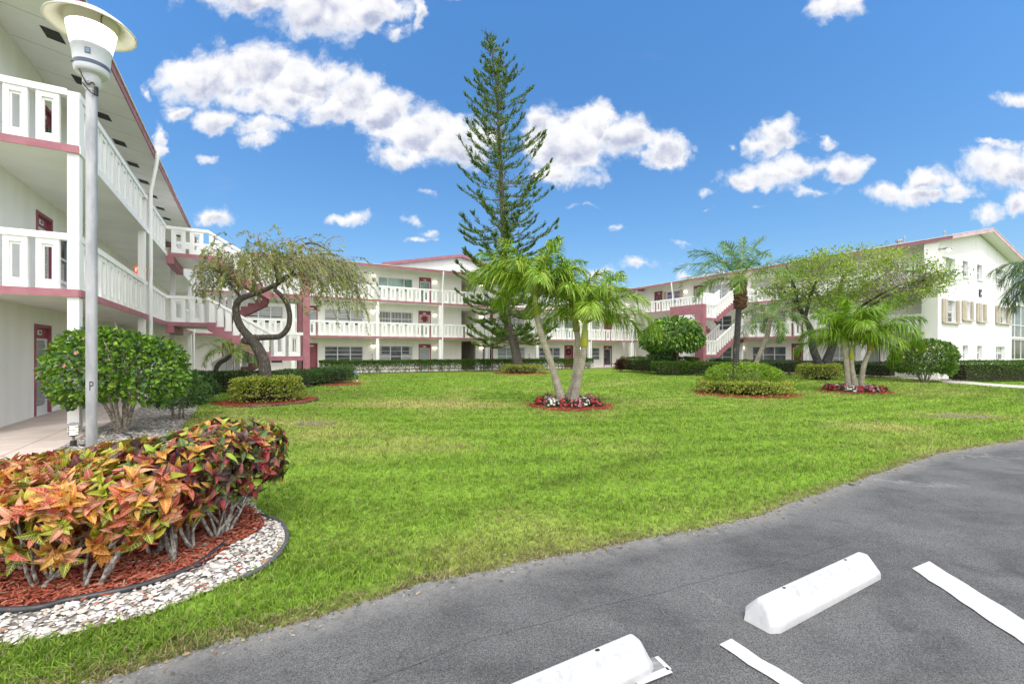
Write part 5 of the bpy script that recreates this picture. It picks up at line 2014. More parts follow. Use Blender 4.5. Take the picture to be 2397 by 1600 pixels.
# red cordyline
c = gr(1456, 871)
org = (c[0], 34.3, 0)
rt = thing('cordyline_plant', 'purple-red cordyline at the end of the leggy hedge by the inner corner', 'plant', org)
m = MB()
n = 220
d = rdir(n)
d[:, 2] = np.abs(d[:, 2]) + .15
d = unit(d)
z_ = RNG.uniform(.1, .75, n)
pos = np.stack([org[0] + RNG.normal(0, .12, n), org[1] + RNG.normal(0, .12, n), z_], 1)
s = RNG.uniform(.35, .6, n)
m.scatter(FULL_V, FULL_F, pos, frames(d, np.tile([0, 0, 1.0], (n, 1)) + d * .2), np.stack([s * .14, s, s], 1), 0, pick([(.16, .03, .05, 3), (.08, .03, .035, 3), (.10, .10, .04, 2), (.30, .06, .10, 1)], n))
m.build('foliage', LEAF, rt, org)
m = MB()
for k in range(4):
    m.tube([(org[0] + .08 * k - .12, org[1], 0), (org[0] + .1 * k - .15, org[1], .6)], [.02, .014], 5)
m.build('stem', TWIG, rt, org)

# ---- palms
def frond_mesh(mb, base, az, el0, L, droop, nl, ll, lw, cols, side_a=(1.15, .55), g=.5, rach=.022, twist=0.0, wind=(0, 0, 0), plume=0.0, rcol=(.30, .30, .05), start=.16, el_pow=1.3):
    K = 14
    ts = np.linspace(0, 1, K)
    pts = [np.array(base, float)]
    tang = []
    hd = np.array([math.cos(az), math.sin(az), 0.0])
    for i in range(K):
        e = el0 - droop * ts[i] ** el_pow
        t_ = unit(hd * math.cos(e) + np.array([0, 0, math.sin(e)]) + np.array(wind) * ts[i])
        tang.append(t_)
        if i < K - 1:
            pts.append(pts[-1] + t_ * L / (K - 1))
    pts, tang = np.array(pts), np.array(tang)
    mb.tube([tuple(p) for p in pts], list(rach * (1 - ts * .86)), 5, 1, rcol)
    q = np.linspace(start, .995, nl)
    idx = q * (K - 1)
    i0 = np.clip(idx.astype(int), 0, K - 2)
    f_ = (idx - i0)[:, None]
    bp = pts[i0] * (1 - f_) + pts[i0 + 1] * f_
    bt = unit(tang[i0] * (1 - f_) + tang[i0 + 1] * f_)
    sd = unit(np.cross(bt, np.array([0, 0, 1.0])))
    upv = np.cross(sd, bt)
    prof = np.clip(np.sin(np.clip((q - start) / (1 - start) * .93 + .10, 0, 1) * math.pi) ** .55, .16, 1)
    for sg in (1, -1):
        a = side_a[0] + (side_a[1] - side_a[0]) * q + RNG.normal(0, .08, nl)
        lift = .25 + RNG.normal(0, .15 + plume, nl) + twist * sg
        d = unit(sd * (sg * np.sin(a))[:, None] + bt * np.cos(a)[:, None] + upv * lift[:, None])
        ln_ = ll * prof * RNG.uniform(.85, 1.12, nl)
        S = 4
        wv = unit(np.cross(d, upv + RNG.normal(0, .25, (nl, 3))))
        V = []
        for k in range(S + 1):
            s_ = k / S
            gg = g * RNG.uniform(.8, 1.2, nl)
            p = bp + d * (ln_ * s_)[:, None] + np.array([0, 0, -1.0]) * (gg * ln_ * s_ ** 2)[:, None] + np.array(wind) * (ln_ * s_ ** 1.5)[:, None]
            wk = lw * (math.sin(min(1, s_ * .8 + .22) * math.pi) ** .7 if k < S else .04)
            V += [p - wv * wk * .5, p + wv * wk * .5]
        V = np.stack(V, 1)
        c_ = pick(cols, nl, .15)
        tipc = np.array([.30, .30, .05])
        C = np.repeat(c_[:, None, :], 2 * (S + 1), 1)
        C[:, -2:] = C[:, -2:] * .55 + tipc * .45
        b0 = (np.arange(nl) * 2 * (S + 1))[:, None]
        F = np.concatenate([np.stack([b0[:, 0] + 2 * k, b0[:, 0] + 2 * k + 1, b0[:, 0] + 2 * k + 3, b0[:, 0] + 2 * k + 2], 1) for k in range(S)])
        mb.add(V.reshape(-1, 3), F, 0, C.reshape(-1, 3))


FROND = leafmat('palm leaflet', 0.4, 0.32, 0.5)
FRST = pmat('frond stalk', (1, 1, 1), (.85, .85, .8), 0.5, 8.0, attr=True)
PTRUNK = bpy.data.materials.new('ringed palm trunk')
PTRUNK.use_nodes = True
t = NT(PTRUNK.node_tree)
b = PTRUNK.node_tree.nodes['Principled BSDF']
tc = t.n('ShaderNodeTexCoord').outputs['Object']
wv = t.n('ShaderNodeTexWave', wave_type='BANDS', bands_direction='Z', wave_profile='SAW')
t.put(wv.inputs['Vector'], tc)
wv.inputs['Scale'].default_value = 4.2
wv.inputs['Distortion'].default_value = 2.2
wv.inputs['Detail'].default_value = 3.0
wv.inputs['Detail Scale'].default_value = 1.6
rings_ = t.ramp(wv.outputs[1], .75, 1.0)
c = t.mix(t.ramp(t.noise(tc, 7.0, 6.0), .35, .65), (.48, .43, .35), (.34, .30, .24))
c = t.mix(t.math('MULTIPLY', rings_, .6), c, (.20, .15, .11))
sp_ = t.n('ShaderNodeSeparateXYZ')
t.put(sp_.inputs[0], tc)
low = t.math('MULTIPLY', t.ramp(sp_.outputs[2], 1.0, 0.05), t.ramp(t.noise(tc, 16.0, 6.0, .65), .45, .6))
c = t.mix(t.math('MULTIPLY', low, .7), c, (.16, .15, .13))
t.put(b.inputs['Base Color'], c)
b.inputs['Roughness'].default_value = 0.9
bn = t.n('ShaderNodeBump')
bn.inputs['Strength'].default_value = .6
bn.inputs['Distance'].default_value = .012
t.put(bn.inputs['Height'], wv.outputs[1])
t.put(b.inputs['Normal'], bn.outputs[0])
SHAFT = pmat('palm crownshaft', (1, 1, 1), (.86, .9, .8), 0.4, 5.0, attr=True, stretch=(3, 3, .6))

PALMC = [(.24, .42, .025, 4), (.34, .52, .04, 3), (.14, .28, .02, 2.5), (.48, .56, .08, 1.8)]


def adonidia(label, pts, r0, shaft_len, shaft_cols, fronds, group, L=2.1, pal=PALMC, crown_scale=1.0):
    """pts: trunk centre line up to the crownshaft's foot; fronds: (azimuth, start elevation, droop, length factor)"""
    org = (pts[0][0], pts[0][1], 0)
    rt = thing('palm_tree', label, 'palm', org, 0, group)
    m_ = MB()
    P = smooth(pts, 6)
    k = len(P)
    rad = [r0 * (1.20 - .42 * min(1, i / (k * .25)) - .10 * i / k) for i in range(k)]
    m_.tube(P, rad, 12, 0)
    m_.build('trunk', PTRUNK, rt, org, smooth=True)
    top = Vector(P[-1])
    ax = (Vector(P[-1]) - Vector(P[-4])).normalized()
    ax = (ax * .6 + Vector((0, 0, .6))).normalized()
    m_ = MB()
    sp = [top + ax * shaft_len * f_ for f_ in (0, .05, .25, .6, .85, 1.0)]
    m_.tube(sp, [rad[-1] * f_ for f_ in (1.0, 1.22, 1.25, .95, .75, .7)], 12, 0, shaft_cols[0], col_tip=shaft_cols[1])
    m_.build('crownshaft', SHAFT, rt, org, smooth=True)
    base = sp[-1]
    for (az, el, dr, lf) in fronds:
        f_ = MB()
        b0 = base + Vector((math.cos(az), math.sin(az), 0)) * .05 + Vector((0, 0, -.05))
        frond_mesh(f_, b0, az, el, L * lf, dr, 88, .60 * crown_scale, .027 * crown_scale, pal, side_a=(1.2, .45), g=.62, rach=.024, wind=(-.06, 0, 0), plume=.30, rcol=(.28, .34, .06))
        f_.build('frond', [FROND, FRST], rt, org)
    return rt


def fr(seed, n, L0=1.0, el=(.2, 1.35), left_bias=0.0):
    rng = np.random.default_rng(seed)
    out = []
    for i in range(n):
        az = i * 2.399 + rng.uniform(-.25, .25)
        e = el[0] + (el[1] - el[0]) * (i + .5) / n
        out.append((az, e, .95 + .85 * (1 - (i / n)) + rng.uniform(-.15, .2), L0 * rng.uniform(.88, 1.08)))
    return out


Yp = 12.85
GP = 'palms growing from flower rings'
# clump ahead: left, middle and right stems
a0 = at(1318, 950, Yp)
adonidia('left-leaning palm of the clump straight ahead, its crown hanging over to the left', [(a0[0], Yp, 0), tuple(at(1290, 850, Yp - .05)), tuple(at(1268, 785, Yp - .1)), tuple(at(1257, 738, Yp - .1))], .125, .62,
         ((.42, .40, .03), (.32, .38, .10)), fr(21, 14, 1.0, (.50, 1.5)) + [(2.9, .8, 1.7, 1.15), (-2.8, .9, 1.7, 1.15), (3.4, 1.15, 1.4, 1.1)], GP, L=1.9)
adonidia('middle palm of the clump straight ahead, behind the yellow-shafted stem', [(a0[0] + .17, Yp + .25, 0), tuple(at(1346, 880, Yp + .25)), tuple(at(1352, 800, Yp + .25)), tuple(at(1350, 777, Yp + .25))], .12, .85,
         ((.24, .20, .05), (.20, .27, .08)), fr(22, 8, .85, (.6, 1.5)), GP, L=1.85)
adonidia('right palm of the clump straight ahead, with a bright yellow crownshaft', [(a0[0] + .26, Yp - .1, 0), tuple(at(1352, 895, Yp - .12)), tuple(at(1364, 835, Yp - .15)), tuple(at(1367, 812, Yp - .15))], .13, .72,
         ((.52, .46, .01), (.20, .30, .08)), fr(23, 15, 1.0, (.5, 1.5)) + [(.02, .62, 2.15, 1.3)], GP, L=2.0)
# clump at right
Yq_ = 17.2
b0_ = at(1992, 905, Yq_)
adonidia('left stem of the right-hand palm clump, paler and half hidden by a frond', [(b0_[0] - .02, Yq_ + .1, 0), tuple(at(1982, 850, Yq_)), tuple(at(1976, 812, Yq_))], .12, .5,
         ((.40, .40, .18), (.24, .30, .08)), fr(31, 8, .95, (.4, 1.4)), GP, L=1.8, pal=[(.21, .38, .014, 4), (.31, .48, .025, 3), (.12, .25, .016, 2)])
adonidia('upright yellow-shafted middle stem of the right-hand palm clump', [(b0_[0] + .14, Yq_ - .1, 0), tuple(at(1995, 865, Yq_)), tuple(at(1993, 842, Yq_))], .115, .55,
         ((.50, .45, .02), (.22, .30, .08)), fr(32, 10, 1.0, (.4, 1.5)), GP, L=1.95, pal=[(.21, .38, .014, 4), (.31, .48, .025, 3), (.12, .25, .016, 2)])
adonidia('right-leaning orange-shafted stem of the right-hand palm clump', [(b0_[0] + .36, Yq_, 0), tuple(at(2021, 860, Yq_)), tuple(at(2036, 820, Yq_))], .115, .62,
         ((.48, .34, .03), (.34, .24, .06)), fr(33, 11, 1.0, (.4, 1.5)), GP, L=2.0, pal=[(.19, .36, .016, 4), (.27, .44, .022, 3), (.11, .23, .016, 2)])


def feather_palm(label, pts, r0, L, fronds, ll, lw, group, pal, head=None, trunk_mat=None, nl=60, g=.35, plume=.3, wind=(-.1, 0, 0), rach=.016):
    org = (pts[0][0], pts[0][1], 0)
    rt = thing('palm_tree', label, 'palm', org, 0, group)
    m_ = MB()
    P = smooth(pts, 6)
    k = len(P)
    m_.tube(P, [r0 * (1.15 - .2 * i / k) for i in range(k)], 10, 0)
    m_.build('trunk', trunk_mat or SOOT, rt, org, smooth=True)
    top = Vector(P[-1])
    if head:
        h_, rh = head
        m_ = MB()
        m_.tube([top + Vector((0, 0, -h_)), top + Vector((0, 0, -h_ * .85)), top + Vector((0, 0, -h_ * .4)), top + Vector((0, 0, -.02)), top + Vector((0, 0, .12))], [r0 * 1.05, rh * .9, rh * 1.05, rh, rh * .55], 12, 0)
        n_ = 260
        zz = RNG.uniform(-h_ * .95, .1, n_)
        aa = RNG.uniform(0, 6.28, n_)
        dd = np.stack([np.cos(aa), np.sin(aa), np.full(n_, .7)], 1)
        pp_ = np.array(top)[None] + np.stack([np.cos(aa) * rh * .9, np.sin(aa) * rh * .9, zz], 1)
        m_.scatter(chip_v, chip_f, pp_, frames(dd, np.stack([np.cos(aa), np.sin(aa), np.zeros(n_)], 1)), np.tile([.05, .14, .03], (n_, 1)) * RNG.uniform(.6, 1.3, (n_, 1)), 0)
        m_.build('boot_head', MOSS, rt, org)
    for (az, el, dr, lf) in fronds:
        f_ = MB()
        frond_mesh(f_, top + Vector((math.cos(az) * .07, math.sin(az) * .07, .04)), az, el, L * lf, dr, nl, ll, lw, pal, side_a=(1.1, .45), g=g, rach=rach, wind=wind, plume=plume, rcol=(.30, .30, .08), start=.2)
        f_.build('frond', [FROND, FRST], rt, org)
    return rt


FG = 'feathery date palms'
Yd = 16.5
feather_palm('tall date palm with brown shaggy head rising from the shrub island', [(at(1722, 905, Yd)[0], Yd, 0), tuple(at(1722, 850, Yd)), tuple(at(1727, 760, Yd)), tuple(at(1733, 662, Yd))], .10, 2.3,
             [(math.pi + .1, 1.1, 1.55, 1.05), (math.pi - .4, .85, 1.6, 1.1), (math.pi + .6, .75, 1.7, 1.1), (2.4, 1.15, 1.4, 1.0), (-2.3, 1.15, 1.5, 1.0), (math.pi, .55, 1.7, 1.05), (1.6, 1.3, 1.0, .95), (.9, 1.35, .8, .95), (.4, 1.25, .9, 1.0), (.1, .45, .8, 1.1), (-.35, .75, 1.2, 1.0), (-1.5, .9, 1.6, .95), (-1.0, .5, 1.6, .95), (1.2, .6, 1.6, .9), (2.0, .5, 1.8, .9), (-2.0, .35, 1.8, .9), (3.4, .2, 1.6, .95), (.7, .9, 1.2, .95)],
             .46, .022, FG, [(.11, .24, .025, 4), (.19, .34, .04, 3), (.07, .15, .025, 2), (.30, .40, .06, 1)], head=(.95, .185), trunk_mat=SOOT, wind=(-.14, 0, 0))
Yd2 = 24.0
feather_palm('smaller date palm leaning right, behind the shrub island at right of centre', [(at(1768, 880, Yd2)[0], Yd2, 0), tuple(at(1772, 845, Yd2)), tuple(at(1795, 790, Yd2)), tuple(at(1803, 745, Yd2))], .11, 2.2,
             [(i * 2.4, 1.25 - .075 * i, 1.5 + .06 * i, 1.0) for i in range(17)], .50, .024, FG, [(.10, .21, .04, 4), (.17, .29, .07, 3), (.28, .36, .09, 2)], trunk_mat=GREYBARK, wind=(.02, 0, 0))
Ys = 17.0
feather_palm('low pygmy date palm leaning out under the left stairs', [(at(497, 872, Ys)[0], Ys, 0), tuple(at(508, 858, Ys)), tuple(at(530, 840, Ys)), tuple(at(541, 830, Ys))], .075, 1.15,
             [(i * 2.4 + .3, 1.15 - .07 * i, 1.5 + .05 * i, 1.0) for i in range(14)], .30, .014, FG, [(.15, .28, .03, 4), (.23, .36, .045, 3), (.32, .38, .08, 2)], trunk_mat=BARK, nl=44, wind=(.12, 0, 0))
# weeping palm at the right edge of the photo
Yw = 15.5
pw = at(2515, 860, Yw)
feather_palm('weeping feather palm cut by the right edge, fronds hanging before the gable', [(pw[0], Yw, 0), (pw[0] - .05, Yw, 2.0), (pw[0] - .1, Yw, 3.7)], .16, 2.5,
             [(math.pi + .1, .95, 2.5, .95), (math.pi - .45, 1.1, 2.5, .9), (math.pi + .6, .85, 2.6, .95), (2.2, 1.2, 2.2, 1.0), (-2.3, 1.1, 2.3, 1.0), (1.2, 1.0, 2.2, 1.0), (.2, .9, 2.3, 1.0), (-.7, .8, 2.3, 1.0), (-1.5, .9, 2.4, 1.0), (3.5, .6, 2.4, .9), (2.85, .65, 2.4, .9), (.8, 1.35, 1.7, 1.0), (math.pi, 1.25, 2.4, 1.0), (math.pi - .2, .4, 2.2, .85), (math.pi + .3, .3, 2.1, .85)],
             .62, .026, FG, [(.08, .15, .05, 4), (.14, .22, .06, 3), (.24, .30, .10, 2), (.05, .10, .03, 2)], trunk_mat=GREYBARK, g=1.1, wind=(-.02, 0, 0), plume=.2)

# ---- the tall pine
def pine():
    Y = 32.6
    base = at(1216, 860, Y)
    org = (base[0], Y, 0)
    rt = thing('pine_tree', 'very tall airy Norfolk pine with a curved foot behind the palm clump', 'tree', org)
    line = [(base[0], Y, 0), tuple(at(1205, 812, Y)), tuple(at(1192, 770, Y)), tuple(at(1183, 720, Y)), tuple(at(1180, 600, Y)), tuple(at(1176, 480, Y)), tuple(at(1170, 360, Y)), tuple(at(1163, 220, Y)), tuple(at(1154, 140, Y)), tuple(at(1151, 98, Y))]
    P = smooth(line, 8)
    k = len(P)
    PA = np.array(P)
    H = PA[-1, 2]
    m_ = MB()
    m_.tube(P, [.36 * (1 - (p[2] / H) ** .8) + .03 for p in P], 10, 0)
    m_.build('trunk', BARK, rt, org, smooth=True)

    def centre(z):
        return np.array([np.interp(z, PA[:, 2], PA[:, 0]), np.interp(z, PA[:, 2], PA[:, 1]), z])
    rng = np.random.default_rng(4)
    b_, f_ = MB(), MB()
    z = 2.3
    pos, dirs, sizes, inner = [], [], [], []
    while z < H - .25:
        hf = z / H
        Lw = np.interp(hf, [0, .10, .22, .40, .55, .70, .84, .94, 1.0], [2.3, 2.9, 3.1, 3.4, 3.3, 2.8, 2.0, 1.1, .25])
        el = np.interp(hf, [0, .3, .7, 1], [-.20, -.02, .26, .80])
        nb = 7 if hf < .45 else 6
        a0_ = rng.uniform(0, 6.28)
        for i in range(nb):
            if rng.random() < (.06 if hf < .35 else .16):
                continue
            a = a0_ + 2 * math.pi * i / nb + rng.normal(0, .40)
            L = Lw * rng.choice([rng.uniform(.45, .8), rng.uniform(.8, 1.15)])
            el_i = el + rng.normal(0, .20)
            c_ = centre(max(1.9, min(H - .2, z + rng.normal(0, .22))))
            pts = []
            for q in np.linspace(0, 1, 6):
                e = el_i - .40 * q + .62 * q * q
                pts.append(c_ + np.array([math.cos(a) * L * q, math.sin(a) * L * q, math.sin(e) * L * q * .9]))
            b_.tube([tuple(p) for p in pts], list(np.linspace(.045 * (1.15 - hf), .010, 6)), 4, 0)
            pts = np.array(pts)
            # ropes of foliage fanned along the branch
            ns = max(6, int(L * (24.0 if hf < .40 else 14.0)))
            for s_ in range(ns):
                q = rng.uniform(.12, 1.0) ** .62
                if rng.random() < .25:
                    q = 1.0
                i0 = min(4, int(q * 5))
                fq = q * 5 - i0
                p = pts[i0] * (1 - fq) + pts[i0 + 1] * fq
                dz = unit(pts[i0 + 1] - pts[i0])
                sd = rng.choice([-1, 1]) * rng.uniform(.1, 1.7)
                d = unit(dz + np.array([-dz[1], dz[0], 0]) * sd + np.array([0, 0, rng.uniform(.1, .9)]))
                pos.append(p)
                dirs.append(d)
                sizes.append(rng.uniform(.16, .40) * (1.0 if hf < .85 else .8))
        # tufts hugging the stem
        for i in range(16 if hf < .9 else 5):
            a = rng.uniform(0, 6.28)
            c_ = centre(z + rng.uniform(0, .4))
            d = unit(np.array([math.cos(a), math.sin(a), .9]))
            pos.append(c_ + d * rng.uniform(.08, .75 * (1 - hf) + .12))
            dirs.append(d)
            sizes.append(rng.uniform(.3, .6))
        z += np.interp(hf, [0, .4, .9, 1], [.32, .40, .34, .24]) * rng.uniform(.7, 1.4)
    pos, dirs, sizes = np.array(pos), np.array(dirs), np.array(sizes)
    b_.build('branches', TWIG, rt, org)
    n_ = len(pos)
    # each rope: blades set around its axis
    nbld = 12
    rp = np.repeat(pos, nbld, 0)
    rd = np.repeat(dirs, nbld, 0)
    rs = np.repeat(sizes, nbld)
    s_ = np.tile(np.linspace(.02, 1, nbld), n_)
    bp = rp + rd * (rs * s_)[:, None] + np.array([0, 0, 1.0]) * (rs * s_ ** 2 * .12)[:, None]
    bd = unit(rd * .9 + rdir(len(rp)) * .85)
    colr = pick([(.10, .18, .03, 4), (.15, .25, .035, 3), (.06, .12, .028, 2.5), (.26, .38, .05, 1.8)], n_, .15)
    low_ = np.clip(1 - pos[:, 2] / (H * .5), 0, 1)[:, None]
    colr = np.repeat(colr, nbld, 0)
    ln_ = RNG.uniform(.07, .125, len(rp))
    f_.scatter(KITE_V, KITE_F, bp, frames(bd, rdir(len(rp))), np.stack([ln_ * .5, ln_, ln_], 1), 0, colr)
    f_.build('foliage', NEEDLE, rt, org)


pine()


# ---- looped weeping bottlebrush
def bottlebrush():
    Y = 13.85
    base = at(624, 895, Y)
    org = (base[0], Y, 0)
    rt = thing('bottlebrush_tree', 'weeping bottlebrush tree whose trunk splits into a ring, on the variegated island', 'tree', org)
    A = lambda px, y, dy=0: tuple(at(px, y, Y + dy))
    m_ = MB()
    m_.tube(smooth([(base[0] + .03, Y, 0), A(622, 885), A(617, 845), A(602, 812), A(588, 793)], 6), list(np.linspace(.185, .145, 25)), 12, 0)
    m_.tube(smooth([A(590, 795), A(578, 783), A(562, 762), A(553, 735), A(554, 712), A(566, 698), A(594, 688, .1), A(620, 678, .2), A(650, 664, .25), A(672, 650, .3), A(700, 640, .4), A(745, 655, .5)], 6), list(np.linspace(.13, .035, 67)), 10, 0)
    m_.tube(smooth([A(586, 790, .02), A(602, 790, .04), A(628, 789, .03), A(656, 786), A(674, 766), A(678, 738), A(672, 712), A(657, 690, -.05), A(644, 676, -.05), A(655, 655, -.1), A(680, 642, -.2), A(690, 622, -.3), A(684, 600, -.3)], 6), list(np.linspace(.098, .04, 73)), 10, 0)
    m_.tube([A(584, 800), A(576, 797), A(570, 796)], [.10, .105, .105], 10, 0)
    for (pts) in ([A(566, 698), A(545, 672), A(530, 640), A(540, 600)], [A(594, 688, .1), A(590, 650, .2), A(612, 600, .4), A(640, 570, .5)], [A(650, 664, .25), A(640, 620, -.2), A(610, 585, -.5)], [A(684, 600, -.3), A(715, 570, -.2), A(760, 580, 0), A(800, 620, .1)],
                  [A(684, 600, -.3), A(686, 575, 0), A(700, 560, .2)], [A(700, 640, .4), A(740, 600, .6), A(790, 600, .6), A(830, 650, .6)], [A(680, 642, -.2), A(720, 645, -.5), A(765, 670, -.6)], [A(690, 622, -.3), A(740, 610, -.8), A(790, 640, -.9)], [A(530, 640), A(500, 625, .2), A(470, 640, .3)]):
        P = smooth(pts, 5)
        m_.tube(P, list(np.linspace(.042, .010, len(P))), 6, 0)
    m_.build('trunk', BARK, rt, org, smooth=True)
    m_ = MB()
    m_.lathe([(.0, 0), (.122, 0)], 12, 0, (0, 0, 0))
    cutV = []
    c_, nrm_ = Vector(A(569.4, 796)), (Vector(A(570, 796)) - Vector(A(584, 800))).normalized()
    x_ = nrm_.cross(Vector((0, 0, 1))).normalized()
    y_ = x_.cross(nrm_)
    ringv = [c_ + nrm_ * .012 + (x_ * math.cos(t_) + y_ * math.sin(t_)) * .10 for t_ in np.linspace(0, 2 * math.pi, 14)[:-1]]
    m2 = MB()
    m2.poly(ringv)
    m2.build('cut_stub', pmat('sawn wood', (.48, .44, .38), (.36, .33, .29), .9, 12.0), rt, org)
    # weeping strands: arch out from the crown and hang
    rng = np.random.default_rng(6)
    tw, fo = MB(), MB()
    crown = np.array(A(660, 625))
    Lp, Ld, Lc, Ls = [], [], [], []
    pal = [(.27, .32, .05, 4), (.36, .40, .08, 3), (.17, .22, .04, 2.5), (.42, .38, .15, 2)]
    bare = []
    for i in range(600):
        # start points spread through a flattened dome
        a = rng.uniform(0, 2 * math.pi)
        q = math.sqrt(rng.random())
        sx = -2.35 + 5.0 * ((math.cos(a) * q) * .5 + .5)
        sy = math.sin(a) * q * 1.9
        zt = 4.5 - .16 * (sx * .8) ** 2 + rng.normal(0, .28) - .14 * sy * sy
        st = np.array([crown[0] + sx * .96, Y + sy, max(2.6, zt)])
        right = sx > .9
        out = unit(np.array([sx * .5 + .35, sy * .5, .5 if rng.random() < .5 else .1]) + rng.normal(0, .35, 3))
        Ln = rng.uniform(.6, 1.35) * (1.25 if right else .85)
        K = 9
        if i % 9 < 4:
            Ln *= .7
        p = st - out * Ln * .35
        pts, d = [p], out.copy()
        up_first = i % 9 < 4
        for k in range(K):
            g = .0 if (up_first and k < 3) else .30
            d = unit(d + np.array([.05, 0, -g]) + rng.normal(0, .10, 3))
            p = p + d * Ln / K
            pts.append(p)
        pts = np.array(pts)
        tw.tube([tuple(x) for x in pts], list(np.linspace(.008, .003, K + 1)), 3, 0, caps=False)
        bare_s = right and rng.random() < .42
        nl = 10 if bare_s else int(Ln * 44)
        s_ = rng.uniform(.1, 1.0, nl) ** (.7)
        if bare_s:
            s_ = rng.uniform(.8, 1, nl)
        ii = np.clip((s_ * K).astype(int), 0, K - 1)
        fq = (s_ * K - ii)[:, None]
        Lp.append(pts[ii] * (1 - fq) + pts[ii + 1] * fq)
        Ld.append(unit(unit(pts[ii + 1] - pts[ii]) * .9 + rng.normal(0, .55, (nl, 3))))
        Lc.append(np.repeat(pick(pal, 1, .25), nl, 0))
    Lp, Ld, Lc = np.concatenate(Lp), np.concatenate(Ld), np.concatenate(Lc)
    n_ = len(Lp)
    s_ = RNG.uniform(.06, .115, n_)
    fo.scatter(KITE_V, KITE_F, Lp, frames(Ld, rdir(n_)), np.stack([s_ * .26, s_, s_], 1), 0, Lc * RNG.uniform(.75, 1.25, (n_, 1)))
    # the greener side branch at the left and a few pink brushes
    sp = np.array([A(470 + rng.uniform(0, 90), 645 + rng.uniform(-22, 28), rng.uniform(-.4, .4)) for _ in range(900)])
    s_ = RNG.uniform(.06, .11, 900)
    fo.scatter(KITE_V, KITE_F, sp, frames(unit(np.array([-.6, 0, -.3]) + RNG.normal(0, .5, (900, 3))), rdir(900)), np.stack([s_ * .28, s_, s_], 1), 0, pick([(.08, .13, .03, 3), (.12, .17, .04, 2)], 900))
    fo.build('foliage', LEAF, rt, org)
    tw.build('twigs', pmat('silvery weeping twig', (.42, .38, .32), (.28, .25, .21), .9, 10.0), rt, org)
    bl = MB()
    cl = [A(530, 640), A(545, 655), A(555, 668), A(562, 662), A(565, 655), A(707, 640, -.6)]
    bp = np.concatenate([np.array(c)[None] + RNG.normal(0, .07, (70, 3)) for c in cl])
    s_ = np.full(len(bp), .05)
    bl.scatter(KITE_V, KITE_F, bp, frames(rdir(len(bp)), rdir(len(bp))), np.stack([s_ * .5, s_, s_], 1), 0, pick([(.62, .20, .20, 2), (.70, .36, .32, 2)], len(bp)))
    bl.build('blossoms', LEAF, rt, org)


bottlebrush()


